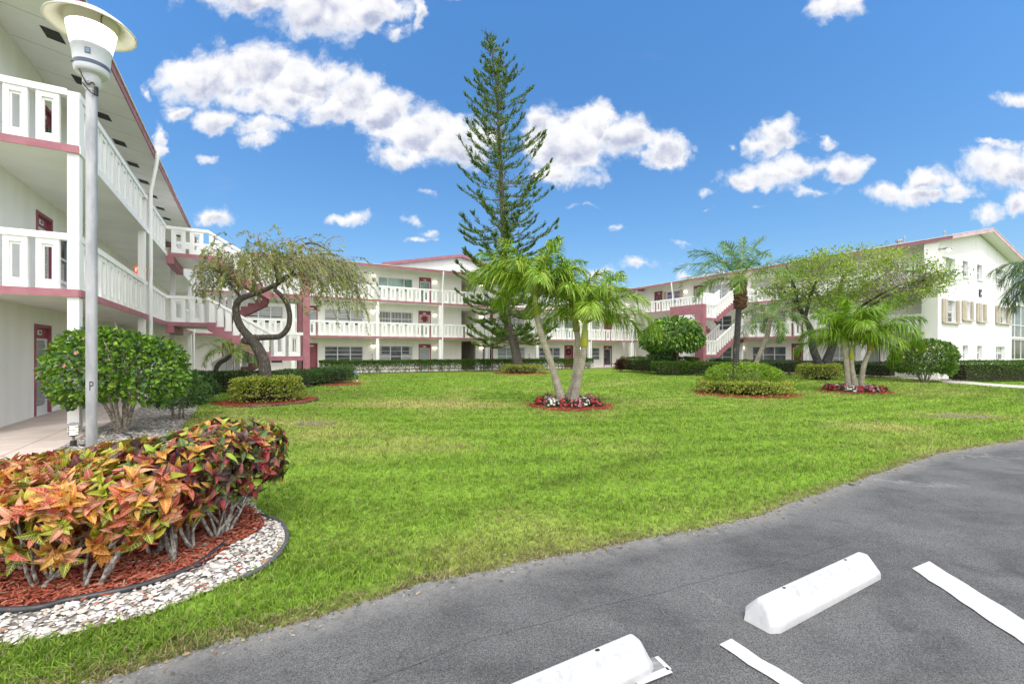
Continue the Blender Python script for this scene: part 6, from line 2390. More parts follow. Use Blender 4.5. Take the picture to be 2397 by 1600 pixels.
# ---- spreading tree at right
def spreading():
    Y = 24.9
    base = at(1925, 868, Y)
    org = (base[0], Y, 0)
    rt = thing('shade_tree', 'wide spreading tree with a near black forked trunk in front of the right wing', 'tree', org)
    A = lambda px, y, dy=0: tuple(at(px, y, Y + dy))
    m_ = MB()
    limbs = [([(base[0] - .12, Y, 0), A(1915, 850), A(1903, 815), A(1898, 775, .1), A(1884, 745, .2), A(1868, 715, .3), A(1845, 690, .4), A(1815, 665, .5)], .24, .05),
             ([(base[0] + .12, Y, 0), A(1933, 852), A(1946, 815), A(1955, 770, -.2), A(1962, 720, -.4), A(1968, 670, -.5), A(1975, 640, -.5)], .28, .05),
             ([A(1950, 800, -.1), A(1985, 755, -.6), A(2040, 715, -1.0), A(2100, 680, -1.2), A(2160, 655, -1.2)], .17, .04),
             ([A(1884, 745, .2), A(1895, 700, -.2), A(1910, 660, -.4), A(1930, 630, -.3)], .11, .03),
             ([A(1868, 715, .3), A(1862, 680, -.3), A(1850, 645, -.6), A(1840, 620, -.6)], .09, .03),
             ([A(1962, 720, -.4), A(2000, 690, .6), A(2050, 655, 1.2), A(2090, 630, 1.6)], .11, .03),
             ([A(1955, 770, -.2), A(1930, 720, 1.0), A(1900, 670, 2.0), A(1880, 640, 2.6)], .12, .03),
             ([A(1985, 755, -.6), A(2020, 715, -1.6), A(2060, 690, -2.6), A(2110, 665, -3.2)], .10, .03)]
    skel = []
    for pts, r0, r1 in limbs:
        P = smooth(pts, 6)
        m_.tube(P, list(np.linspace(r0, r1, len(P))), 9, 0)
        skel += P[len(P) // 2:]
    m_.build('trunk', SOOT, rt, org, smooth=True)
    skel = np.array(skel)
    rng = np.random.default_rng(17)
    tw, fo = MB(), MB()
    N_ = 640
    cl = []
    cx_, cz_ = at(1985, 668, Y)[0], at(1985, 668, Y)[2]
    while len(cl) < N_:
        x, y, z = rng.uniform(-1, 1, 3)
        r = x * x + y * y + z * z * .9
        if r > 1 or (r < .12):
            continue
        # holes between the clumps
        if vnoise(np.array([x * 5 + 9]), np.array([z * 3 + y * 3 + 4]), 1.3, 55, 2)[0] < .45:
            continue
        top = .55 + .45 * (1 - abs(x) ** 2.2)
        px_ = cx_ + x * 5.1
        pz = cz_ + z * 1.75 * top + .25 - .25 * abs(x)
        cl.append((px_, Y + y * 3.4, pz))
    cl = np.array(cl)
    Lp, Ld, Lc = [], [], []
    pal = [(.24, .36, .035, 4), (.34, .45, .05, 3), (.15, .24, .03, 2.5), (.42, .48, .09, 1)]
    for c_ in cl:
        i = np.argmin(((skel - c_) ** 2).sum(1) + np.where(skel[:, 2] > c_[2], 3.0, 0))
        s0 = skel[i]
        mid_ = s0 * .45 + c_ * .55 + rng.normal(0, .18, 3) - np.array([0, 0, .12])
        tw.tube([tuple(s0), tuple(mid_), tuple(c_)], [.014, .009, .004], 4, 0, caps=False)
        nl = int(rng.uniform(17, 34))
        Lp.append(c_ + rng.normal(0, 1, (nl, 3)) * np.array([.24, .24, .10]))
        o_ = unit(c_ - s0)
        Ld.append(unit(o_ * .3 + rng.normal(0, .7, (nl, 3)) + np.array([0, 0, .35])))
        Lc.append(np.repeat(pick(pal, 1, .25), nl, 0))
    Lp, Ld, Lc = np.concatenate(Lp), np.concatenate(Ld), np.concatenate(Lc)
    n_ = len(Lp)
    s_ = RNG.uniform(.10, .175, n_)
    fo.scatter(KITE_V, KITE_F, Lp, frames(Ld, rdir(n_) * .6 + np.array([0, 0, .8])), np.stack([s_ * .5, s_, s_], 1), 0, Lc * RNG.uniform(.75, 1.25, (n_, 1)))
    fo.build('foliage', LEAF, rt, org)
    tw.build('twigs', pmat('grey brown twig', (.30, .26, .21), (.20, .17, .14), .9, 10.0), rt, org)


spreading()


# ---- flower rings
PET = leafmat('petal', 0.5, 0.25, 0.3)
def flower_clump(label, x, y, colr, group, s=.24):
    org = (x, y, 0)
    rt = thing('flowering_plant', label, 'flowers', org, 0, group)
    m_ = MB()
    n_ = 170
    d = rdir(n_)
    d[:, 2] = np.abs(d[:, 2])
    pos = np.array([x, y, .05]) + d * np.array([s, s, s * 1.05]) * RNG.uniform(.5, 1, (n_, 1))
    leaves(m_, pos, d, .075, [(.05, .11, .025, 3), (.09, .17, .03, 2), (.03, .07, .02, 2)], width=.5)
    m_.build('foliage', LEAF, rt, org)
    m_ = MB()
    n_ = 46
    d = rdir(n_ * 2)
    d[:, 2] = np.abs(d[:, 2]) * .9 + .12
    d = unit(d)[:n_]
    pos = np.array([x, y, .06]) + d * np.array([s, s, s * 1.12]) * RNG.uniform(.95, 1.12, (n_, 1))
    k = 5
    up_ = np.where(np.abs(d[:, 2:3]) > .9, np.array([[1.0, 0, 0]]), np.array([[0, 0, 1.0]]))
    ax = unit(np.cross(d, up_))
    ay = np.cross(d, ax)
    dirs, bp, nn_ = [], [], []
    for j in range(k):
        t_ = 2 * math.pi * j / k
        dirs.append(ax * math.cos(t_) + ay * math.sin(t_))
        bp.append(pos)
        nn_.append(d)
    dirs, bp, nn_ = np.concatenate(dirs), np.concatenate(bp), np.concatenate(nn_)
    c_ = np.tile(pick(colr, n_, .1), (k, 1))
    m_.scatter(KITE_V, KITE_F, bp, frames(dirs, nn_), np.tile([.034, .036, .03], (len(bp), 1)), 0, c_)
    m_.build('blossoms', PET, rt, org)


WH = [(.80, .80, .78, 6), (.75, .55, .58, 1)]
RD = [(.55, .025, .06, 4), (.68, .07, .14, 3), (.42, .02, .03, 2)]
PK = [(.72, .20, .32, 3), (.62, .07, .16, 2), (.78, .45, .52, 1)]
for (rx_, ry_, rr_, nm) in ((RPC[0], RPC[1], .80, 'the palm clump straight ahead'), (RRP[0], RRP[1], .82, 'the right-hand palm clump')):
    k = 15
    for i in range(k):
        a = 2 * math.pi * i / k + .2
        q = rr_ * (1.0 if i % 2 else .74)
        c_, w_ = [(WH, 'white'), (RD, 'red'), (PK, 'pink')][i % 3]
        flower_clump(f'{w_} flowering bedding plant in the mulch around {nm}', rx_ + q * math.cos(a), ry_ + q * math.sin(a), c_, f'{w_} flowers around {nm}', s=.2)
# ================================================================ near objects
# ---- street lamp
LY = 4.2
LX = (214.5 - CX) / FPX * LY
lo_ = (LX, LY, 0)
lamp = thing('street_lamp', 'tall galvanised lamp post with lit lantern and wide round hat, in the croton bed', 'street lamp', lo_)
GALV = pmat('galvanised steel', (.46, .465, .475), (.32, .33, .345), .42, 10.0, .12, 50, metal=.25, stretch=(1, 1, .35), lo=.35, hi=.65, detail=8)
LAMPW = pmat('pale grey lamp housing', (.70, .73, .75), (.62, .65, .67), .4, 6.0)
HATM = pmat('cream enamel hat', (.74, .72, .60), (.66, .64, .53), .45, 4.0)
BAND = pmat('blue-grey band', (.12, .15, .22), (.09, .11, .17), .35, 6.0)
DIFF = pmat('lit opal diffuser', (.9, .9, .88), None, .4, emit=(1.0, .99, .95), estr=2.2)
m = MB()
m.lathe([(.056, 0), (.056, 3.98)], 24)
m.lathe([(.085, 0), (.085, .03), (.058, .06)], 20)
pole = m.build('pole', GALV, lamp, (0, 0, 0), smooth=True)
m = MB()
m.lathe([(.062, 3.90), (.064, 3.93), (.087, 3.935), (.089, 4.03), (.092, 4.05)], 28)
m.lathe([(.092, 4.045), (.150, 4.052), (.168, 4.075), (.172, 4.11)], 32)
m.lathe([(.1745, 4.142), (.190, 4.265), (.196, 4.27), (.197, 4.29)], 32)
for k in range(3):
    a = k * 2.1 - 1.2
    m.tube([(.09 * math.cos(a), .09 * math.sin(a), 3.97), (.102 * math.cos(a), .102 * math.sin(a), 3.97)], .007, 6)
hou = m.build('lamp_housing', LAMPW, lamp, (0, 0, 0), smooth=True)
m = MB()
m.lathe([(.1725, 4.108), (.1765, 4.144)], 32)
m.build('band', BAND, hou, (0, 0, 0), smooth=True)
fa = math.atan2(-LY, -LX) - .20                       # the window faces the lot
m = MB()
ca, sa = math.cos(fa), math.sin(fa)
def lp(r, tt, z):
    return (r * ca - tt * sa, r * sa + tt * ca, z)
m.add([lp(.186, -.026, 4.185), lp(.186, .026, 4.185), lp(.192, .026, 4.235), lp(.192, -.026, 4.235), lp(.17, -.026, 4.185), lp(.17, .026, 4.185), lp(.17, .026, 4.235), lp(.17, -.026, 4.235)], [[0, 1, 2, 3], [0, 1, 5, 4], [2, 3, 7, 6], [1, 2, 6, 5], [3, 0, 4, 7]], 0)
m.add([lp(.1885, -.019, 4.192), lp(.1885, .019, 4.192), lp(.1935, .019, 4.228), lp(.1935, -.019, 4.228)], [[0, 1, 2, 3]], 1)
m.build('sensor_window', [BAND, pmat('photocell glass', (.20, .34, .45), None, .15)], hou, (0, 0, 0))
m = MB()
m.lathe([(.195, 4.285), (.205, 4.32), (.232, 4.43), (.243, 4.475)], 36)
m.build('diffuser', DIFF, lamp, (0, 0, 0), smooth=True)
m = MB()
m.lathe([(.243, 4.47), (.252, 4.475), (.252, 4.555), (.262, 4.56), (.30, 4.545), (.40, 4.50), (.436, 4.478), (.442, 4.484), (.438, 4.492), (.36, 4.545), (.25, 4.60), (.12, 4.63), (.0, 4.64)], 48)
hat = m.build('hat', HATM, lamp, (0, 0, 0), smooth=True)
m = MB()
a_ = fa + .55
m.tube([(.247 * math.cos(a_), .247 * math.sin(a_), 4.47), (.258 * math.cos(a_), .258 * math.sin(a_), 4.53), (.30 * math.cos(a_), .30 * math.sin(a_), 4.54)], .008, 6)
m.build('hat_clip', pmat('rusty clip', (.30, .17, .08), (.2, .1, .05), .8, 30), hat, (0, 0, 0))
m = MB()
pts = []
for k in range(10):
    q = k / 9
    a = fa - 1.25 + q * 1.75
    r = .185 - .09 * min(1, q * 1.6)
    pts.append((r * math.cos(a), r * math.sin(a), 4.12 - .19 * min(1, q * 1.4) + .03 * math.sin(q * 9)))
m.tube(smooth(pts, 3), .0065, 6)
pts2 = [(.098 * math.cos(fa + a), .098 * math.sin(fa + a), z) for a, z in ((-.9, 3.95), (-.3, 3.90), (.2, 3.86), (.55, 3.87), (.8, 3.93))]
m.tube(smooth(pts2, 4), .006, 6)
m.box(.075, .105, -.05, -.02, 3.85, 3.93, 0)
m.build('cable', BLACK, lamp, (0, 0, 0))
# stencilled P wrapped on the pole
cu = bpy.data.curves.new('letter', 'FONT')
cu.body = 'P'
cu.size = .122
cu.align_x = 'CENTER'
tmp = bpy.data.objects.new('letter_tmp', cu)
COL.objects.link(tmp)
pm2 = bpy.data.meshes.new_from_object(tmp.evaluated_get(bpy.context.evaluated_depsgraph_get()))
bpy.data.objects.remove(tmp)
fp = math.atan2(-LY, -LX) - .08
for v in pm2.vertices:
    th = fp + v.co.x * .72 / .0565
    v.co = Vector((.0572 * math.cos(th), .0572 * math.sin(th), 1.150 + v.co.y))
pm2.materials.clear()
pm2.materials.append(BLACK)
po_ = bpy.data.objects.new('letter_p', pm2)
COL.objects.link(po_)
po_.parent = pole

LR = .74                                              # the lantern's true girth
for ch in [lamp] + [c_ for o_ in lamp.children for c_ in [o_]]:
    pass
for o_ in list(lamp.children_recursive):
    o_.data.transform(Matrix.Diagonal((LR, LR, 1, 1)))

# ---- croton shrubs
cm = bpy.data.materials.new('veined croton leaf')
cm.use_nodes = True
t = NT(cm.node_tree)
b = cm.node_tree.nodes['Principled BSDF']
colA = t.n('ShaderNodeAttribute', attribute_name='col').outputs[0]
colB = t.n('ShaderNodeAttribute', attribute_name='veincol').outputs[0]
luv = t.n('ShaderNodeAttribute', attribute_name='luv').outputs[1]
sp = t.n('ShaderNodeSeparateXYZ')
t.put(sp.inputs[0], luv)
au = t.math('ABSOLUTE', sp.outputs[0])
tcn = t.n('ShaderNodeTexCoord').outputs['Object']
wob = t.math('MULTIPLY', t.math('SUBTRACT', t.noise(tcn, 30.0, 2.0), .5), .12)
mid = t.ramp(au, .16, .07)
lat = t.math('SINE', t.math('MULTIPLY', t.math('ADD', t.math('SUBTRACT', sp.outputs[1], t.math('MULTIPLY', au, .17)), wob), 6.283 * 8.5))
lat = t.ramp(lat, .55, .92)
lat = t.math('MULTIPLY', lat, t.ramp(au, 1.0, .85))
vein = t.math('MAXIMUM', mid, t.math('MULTIPLY', lat, .85))
edge_ = t.ramp(au, .86, .98, 0.0, .5)
vein = t.math('MAXIMUM', vein, edge_)
mott = t.ramp(t.noise(tcn, 16.0, 4.0, .6), .3, .7, .72, 1.12)
base_c = t.vec('SCALE', colA)
t.put(base_c.node.inputs[3], mott)
c = t.mix(vein, base_c, colB)
t.put(b.inputs['Base Color'], c)
b.inputs['Roughness'].default_value = .36
b.inputs['Specular IOR Level'].default_value = .5
bn = t.n('ShaderNodeBump')
bn.inputs['Strength'].default_value = .35
bn.inputs['Distance'].default_value = .004
t.put(bn.inputs['Height'], t.math('SUBTRACT', 1.0, vein))
t.put(b.inputs['Normal'], bn.outputs[0])
tr = t.n('ShaderNodeBsdfTranslucent')
t.put(tr.inputs[0], c)
mx = t.n('ShaderNodeMixShader')
mx.inputs[0].default_value = .22
t.put(mx.inputs[1], b.outputs[0])
t.put(mx.inputs[2], tr.outputs[0])
t.put([n for n in cm.node_tree.nodes if n.type == 'OUTPUT_MATERIAL'][0].inputs[0], mx.outputs[0])

# leaf with 8 rows of 5
CRV, CRL = [], []
for i in range(9):
    y_ = i / 8
    w_ = max(0.0, math.sin(math.pi * min(1, y_ ** .82 * 1.0))) ** .72 if 0 < i < 8 else (0.04 if i == 0 else 0.0)
    z_ = .12 * math.sin(y_ * 2.4) - .34 * y_ ** 2
    for j in range(5):
        s_ = (j - 2) / 2
        CRV.append((s_ * .5 * w_, y_, z_ + abs(s_) * w_ * .11 + .015 * math.sin(y_ * 22 + s_ * 2) * abs(s_)))
        CRL.append((s_, y_, 0))
CRV, CRL = np.array(CRV), np.array(CRL)
CRF = np.array([(i * 5 + j, i * 5 + j + 1, i * 5 + j + 6, i * 5 + j + 5) for i in range(8) for j in range(4)])
YEL = (.62, .50, .04)
# (leaf colour, vein colour, weight)
C_OR = [((.60, .16, .05), YEL, 4), ((.66, .30, .10), (.70, .55, .08), 3), ((.52, .42, .04), (.34, .34, .03), 1.6), ((.46, .06, .05), (.62, .30, .10), 4), ((.20, .25, .02), (.62, .56, .06), 1.6), ((.66, .24, .17), (.70, .48, .22), 4), ((.07, .11, .016), (.55, .50, .05), 3)]
C_MIX = [((.46, .07, .05), (.62, .28, .10), 3), ((.58, .18, .06), YEL, 3), ((.46, .44, .035), (.22, .30, .02), 3), ((.12, .17, .02), (.52, .50, .05), 2), ((.10, .035, .035), (.40, .10, .07), 2), ((.62, .26, .18), (.68, .50, .2), 2)]
C_DK = [((.065, .036, .040), (.20, .07, .06), 3), ((.065, .105, .028), (.16, .23, .04), 3), ((.44, .055, .06), (.26, .04, .045), 3), ((.22, .05, .05), (.48, .16, .10), 2.2), ((.27, .42, .035), (.46, .52, .07), 2.6), ((.10, .08, .085), (.24, .12, .12), 2.4), ((.52, .20, .07), YEL, 1.4)]
C_TOP = [((.34, .38, .03), (.55, .50, .05), 3), ((.50, .22, .05), (.62, .46, .06), 3), ((.40, .06, .045), (.55, .22, .09), 2), ((.10, .14, .02), (.46, .46, .05), 2), ((.07, .035, .035), (.22, .06, .05), 2)]
CSTEM = pmat('pale lichen stem', (.44, .41, .36), (.13, .115, .10), .95, 34.0, .8, 70, lo=.36, hi=.62, detail=8)


def croton(label, x, y, rx, ry, z0, z1, n_ros, pal, top_pal, seed, stems, lean=(0, 0), leaf=.102):
    rng = np.random.default_rng(seed)
    org = (x, y, 0)
    rt = thing('croton_shrub', label, 'shrub', org, 0, 'croton shrubs around the lamp post')
    m_ = MB()
    P_, D_, S_, A_, B_, NR = [], [], [], [], [], []
    zc_, zr2 = (z0 + z1) / 2, (z1 - z0) / 2
    hubs = []
    for i in range(int(n_ros * 3.0)):
        d = unit(rng.normal(size=3) + np.array([0, 0, .25]))
        if d[2] < -.7:
            d[2] *= -.5
            d = unit(d)
        shell = 1 - min(.55, rng.exponential(.10)) + rng.normal(0, .05)
        # flat clipped top
        e = np.sign(d) * np.abs(d) ** .68
        e = e / max(1.0, np.linalg.norm(e) / 1.22)
        p = np.array([x + e[0] * rx * shell + lean[0] * .5 * (d[2] > 0), y + e[1] * ry * shell + lean[1] * .5 * (d[2] > 0), zc_ + e[2] * zr2 * shell])
        hubs.append(p)
        pl = top_pal if (d[2] > .55 and rng.random() < .75) else pal
        w_ = np.array([q[2] for q in pl])
        ci_ = rng.choice(len(pl), p=w_ / w_.sum())
        k = rng.integers(4, 8)
        ax = unit(np.cross(d, rng.normal(size=3)))
        ay = np.cross(d, ax)
        for j in range(k):
            a = 2 * math.pi * j / k + rng.uniform(-.3, .3)
            rad_ = ax * math.cos(a) + ay * math.sin(a)
            tilt = rng.uniform(.35, 1.9)
            dd = unit(rad_ + d * tilt + np.array([0, 0, .12]) + rng.normal(0, .18, 3))
            P_.append(p - d * .02)
            D_.append(dd)
            NR.append(d - rad_ * tilt * .5 + rng.normal(0, .35, 3))
            S_.append(leaf * rng.uniform(.55, 1.3))
            cj = ci_ if rng.random() < .5 else rng.choice(len(pl), p=w_ / w_.sum())
            f_ = rng.uniform(.78, 1.2)
            A_.append(np.array(pl[cj][0]) * f_)
            B_.append(np.array(pl[cj][1]) * f_)
    P_, D_, S_ = np.array(P_), np.array(D_), np.array(S_)
    m_.scatter(CRV, CRF, P_, frames(D_, np.array(NR)), np.stack([S_ * rng.uniform(.36, .52, len(S_)), S_, S_ * rng.uniform(.4, 2.0, len(S_))], 1), 0, np.clip(A_, 0, 1), CRL, np.clip(B_, 0, 1))
    m_.build('foliage', cm, rt, org, smooth=True, uvleaf=True)
    s_ = MB()
    hubs = np.array(hubs)
    for (bx, by, n_) in stems:
        for j in range(n_):
            h = hubs[rng.integers(len(hubs))]
            h = h * .8 + np.array([x, y, z1 * .6]) * .2
            b0 = np.array([bx, by, 0]) + np.array([rng.normal(0, .012), rng.normal(0, .012), 0])
            m1 = b0 * .72 + h * .28 + rng.normal(0, .028, 3)
            m1[2] = h[2] * .26 + .02
            m2_ = b0 * .42 + h * .58 + rng.normal(0, .03, 3)
            m2_[2] = h[2] * .58
            q = smooth([tuple(b0), tuple(m1), tuple(m2_), tuple(h)], 4)
            r0 = rng.uniform(.009, .016)
            s_.tube(q, [r0 * (1 - .6 * i / len(q)) * (1 + .12 * math.sin(i * 2.1 + j)) for i in range(len(q))], 7, 0)
            for kk in range(2):
                c0 = Vector(q[rng.integers(4, 9)])
                h2 = Vector(hubs[rng.integers(len(hubs))]) * .6 + Vector(h) * .4
                s_.tube(smooth([tuple(c0), tuple(c0.lerp(h2, .5) + Vector((0, 0, -.02))), tuple(h2)], 3), [.009, .008, .007, .006, .006, .005, .004], 5, 0)
    s_.build('stems', CSTEM, rt, org, smooth=True)
    return rt


def gxy(px, y):
    q = gr(px, y)
    return (q[0], q[1])


croton('orange and yellow croton cut by the left edge of the photo', -3.86, 3.2, .50, .42, .14, .66, 95, C_OR, C_OR, 101, [(*gxy(37, 1330), 3), (*gxy(60, 1338), 3)])
croton('low peach and orange croton in front, between the lamp post and the black hose', -3.06, 3.08, .50, .36, .13, .63, 110, C_OR, C_OR, 102, [(*gxy(84, 1383), 3), (*gxy(120, 1362), 3)])
croton('croton with yellow-veined leaves hanging low over the mulch, right of the peach one', -2.74, 3.24, .42, .34, .18, .67, 90, C_OR + C_MIX, C_MIX, 103, [(*gxy(208, 1378), 3), (*gxy(232, 1374), 4)])
croton('red-leaved croton left of the lamp post beside the walkway', -3.92, 3.86, .46, .42, .2, .57, 90, C_MIX, [((.46, .055, .05), (.60, .22, .12), 4), ((.58, .22, .12), YEL, 2), ((.36, .36, .03), (.2, .28, .02), 1)], 104, [(-3.95, 3.9, 4)])
croton('yellow and dark brown croton just right of the lamp post', -3.22, 3.9, .48, .42, .22, .69, 100, C_MIX, C_TOP, 105, [(-3.25, 3.9, 5)])
croton('dark maroon and red croton with a fan of pale stems in front', -2.58, 3.60, .40, .36, .29, .79, 95, C_DK, C_DK + C_MIX[:2], 106, [(*gxy(362, 1303), 4), (*gxy(410, 1314), 6), (*gxy(452, 1290), 5)])
croton('tallest croton, purple and lime, at the right end of the row', -2.56, 4.08, .43, .42, .24, .82, 125, C_DK, C_TOP + C_DK[:2], 107, [(*gxy(506, 1265), 6), (*gxy(530, 1250), 6)])

# ---- hoses and edging of the bed
HOSE = pmat('black irrigation hose', (.022, .024, .028), (.04, .042, .048), .4, 14.0, spec=.5)
hp = [(-4.3, 2.75)] + [gxy(*p) for p in ((0, 1437), (163, 1413), (326, 1380), (449, 1335), (526, 1278))]
m = MB()
P = smooth([(x, y, .026) for (x, y) in hp], 8)
m.tube(P, .019, 10)
tag(m.build('hose', HOSE, None, (0, 0, 0), smooth=True), 'black hose curving between the red mulch and white pebbles', 'hose')
m = MB()
ep = [gxy(*p) for p in ((560, 1360), (620, 1328), (657, 1290), (669, 1258), (657, 1229), (632, 1216), (605, 1209))]
P = smooth([(x + .012, y, .02) for (x, y) in ep], 8)
for k in range(len(P) - 1):
    pass
m.tube(P, .017, 8)
tag(m.build('garden_edging', pmat('dark rubber edging', (.06, .062, .068), (.10, .10, .105), .6, 20.0), None, (0, 0, 0), smooth=True), 'dark edging strip round the right end of the pebble bed', 'edging')
m = MB()
arc = [(RB[0] + (RB[2] + .02) * math.cos(a), RB[1] + (RB[2] + .02) * math.sin(a), .03) for a in np.linspace(-1.45, .55, 24)]
m.tube(arc, .022, 6)
tag(m.build('garden_edging', HOSE, None, (0, 0, 0)), 'thin dark edging curving round the looped tree\'s mulch', 'edging')
m = MB()
a_, b_ = gr(431, 931), gr(508, 929)
m.tube([(a_[0], a_[1], .06), (b_[0], b_[1], .05)], .05, 10)
m.box(a_[0] - .1, a_[0] + .35, a_[1] - .08, a_[1] + .08, .02, .13)
tag(m.build('drain_pipe', pmat('grey plastic pipe', (.42, .43, .43), (.34, .35, .35), .5, 8.0), None, (0, 0, 0)), 'grey drain pipe lying at the end of the gravel strip', 'pipe')
m = MB()
P = smooth([(-6.85, 7.2, .03), (-6.3, 7.35, .03), (-6.6, 7.9, .03), (-7.1, 8.3, .035)], 8)
m.tube(P, .013, 6)
tag(m.build('hose', HOSE, None, (0, 0, 0)), 'thin black hose on the gravel by the small path light', 'hose')

# ---- small path light and spotlights
bp_ = gr(172, 1047)
bl = thing('path_light', 'small lit path light with ringed lantern beside the left walkway', 'path light', tuple(bp_))
m = MB()
m.box(-.027, .027, -.027, .027, 0, .115)
m.build('base', BLACK, bl)
m = MB()
m.lathe([(.018, .11), (.018, .17), (.045, .185), (.060, .20), (.060, .207), (.03, .208)], 16)
for z in (.245, .285, .325):
    m.lathe([(.058, z), (.078, z - .008), (.078, z), (.058, z + .008)], 20)
m.lathe([(.095, .352), (.094, .358), (.06, .385), (.02, .396), (.0, .398)], 20)
m.lathe([(.095, .352), (.0, .360)], 20)
for a in (0.4, 2.5, 4.6):
    m.tube([(.066 * math.cos(a), .066 * math.sin(a), .205), (.066 * math.cos(a), .066 * math.sin(a), .355)], .005, 6)
m.build('lantern_frame', pmat('weathered bronze grey', (.28, .28, .27), (.18, .18, .17), .5, 20.0, metal=.3), bl, smooth=False)
m = MB()
m.lathe([(.052, .208), (.054, .28), (.052, .352)], 16)
m.build('lens', pmat('lit path lens', (.9, .88, .75), None, .4, emit=(1.0, .95, .72), estr=1.3), bl, smooth=True)


def spot(label, p, h, flip=1):
    rt = thing('spotlight', label, 'spotlight', tuple(p), 0, 'garden spotlights')
    m_ = MB()
    m_.lathe([(.05, 0), (.05, .10)], 8)
    m_.lathe([(.035, .10), (.035, h * .55)], 8, 1)
    m_.build('stake', [pmat('white stake', (.7, .7, .68)), BLACK], rt)
    m_ = MB()
    d = Vector((-.55 * flip, .1, .55)).normalized()
    c0 = Vector((0, 0, h * .62))
    m_.tube([c0 - d * .06, c0 + d * .05, c0 + d * .18, c0 + d * .24], [.05, .085, .115, .12], 12)
    m_.build('lamp_head', pmat('green-grey spotlight', (.16, .23, .24), (.10, .15, .16), .45, 8.0), rt)


spot('garden spotlight on a stake at the end of the dark hedge, left of centre', gr(836, 893), .56)
spot('garden spotlight in front of the low clipped hedge, right of the palm clump', gr(1547, 876), .52, -1)

# ---- wheel stops
WST = bpy.data.materials.new('painted concrete stop')
WST.use_nodes = True
t = NT(WST.node_tree)
b = WST.node_tree.nodes['Principled BSDF']
tc = t.n('ShaderNodeTexCoord').outputs['Object']
c = t.mix(t.ramp(t.noise(tc, 7.0, 6.0), .35, .65), (.52, .522, .53), (.45, .455, .47))
sx = t.n('ShaderNodeSeparateXYZ')
t.put(sx.inputs[0], tc)
scuff = t.math('MULTIPLY', t.ramp(t.noise(t.vec('MULTIPLY', tc, (16, 10, 10)), 2.0, 5.0, .7), .46, .60), t.ramp(t.noise(tc, 3.2, 2.0), .36, .52))
face = t.math('MULTIPLY', t.ramp(sx.outputs[1], .028, .045), t.ramp(sx.outputs[1], .10, .085))
c = t.mix(t.math('MULTIPLY', t.math('MULTIPLY', scuff, face), .55), c, (.27, .29, .33))
pit = t.ramp(t.noise(tc, 60.0, 2.0, .5), .74, .78)
c = t.mix(t.math('MULTIPLY', pit, .6), c, (.25, .25, .25))
grime = t.ramp(sx.outputs[2], .03, .0)
c = t.mix(t.math('MULTIPLY', t.math('MULTIPLY', grime, t.ramp(t.noise(tc, 12.0, 4.0), .4, .6)), .6), c, (.42, .41, .38))
t.put(b.inputs['Base Color'], c)
b.inputs['Roughness'].default_value = .7
bn = t.n('ShaderNodeBump')
bn.inputs['Strength'].default_value = .35
bn.inputs['Distance'].default_value = .006
t.put(bn.inputs['Height'], t.noise(tc, 45.0, 6.0, .65))
t.put(b.inputs['Normal'], bn.outputs[0])


def wheel_stop(label, u0, v0, L):
    o_ = w2(u0, v0)
    rt = thing('wheel_stop', label, 'wheel stop', (*o_, 0), A30, 'wheel stops in the parking lot')
    bm = bmesh.new()
    sec = [(0, 0), (0, .042), (.075, .138), (.125, .138), (.20, .05), (.20, 0)]
    # ends cut back towards the top, corners chamfered
    loops_ = []
    for (x, ins) in ((0.0, True), (.055, False), (L - .055, False), (L, True)):
        row = []
        for (y, z) in sec:
            yy, zz = (y, z)
            xx = x
            if ins:
                yy = .10 + (y - .10) * .74
                zz = z * .86
                xx = x + (z * .25 if x < 1e-6 else -z * .25)
            row.append(bm.verts.new((xx, yy, zz)))
        loops_.append(row)
    for i in range(3):
        for j in range(6):
            k = (j + 1) % 6
            bm.faces.new((loops_[i][j], loops_[i][k], loops_[i + 1][k], loops_[i + 1][j]))
    bm.faces.new(loops_[0][::-1])
    bm.faces.new(loops_[3])
    bmesh.ops.recalc_face_normals(bm, faces=bm.faces)
    bmesh.ops.bevel(bm, geom=[e for e in bm.edges if min(e.verts[0].co.z, e.verts[1].co.z) > .01], offset=.010, segments=3, affect='EDGES', profile=.6)
    for f_ in bm.faces:
        f_.smooth = True
    me = bpy.data.meshes.new('block')
    bm.to_mesh(me)
    bm.free()
    me.materials.append(WST)
    try:
        me.set_sharp_from_angle(angle=R(28))
    except Exception:
        pass
    ob = bpy.data.objects.new('block', me)
    COL.objects.link(ob)
    ob.parent = rt
    m_ = MB()
    for x in (.28, L - .28):
        m_.poly([(x + .013 * math.cos(a), .108 + .009 * math.sin(a), .1392) for a in np.linspace(0, 2 * math.pi, 13)[:-1]])
    m_.build('pin_holes', BLACK, ob)
    return rt


wheel_stop('white concrete wheel stop lying whole between the two bay lines, at right', 2.40, 1.385, 1.27)
wheel_stop('white concrete wheel stop cut off by the bottom edge, left of the bay lines', .42, 1.50, 1.24)

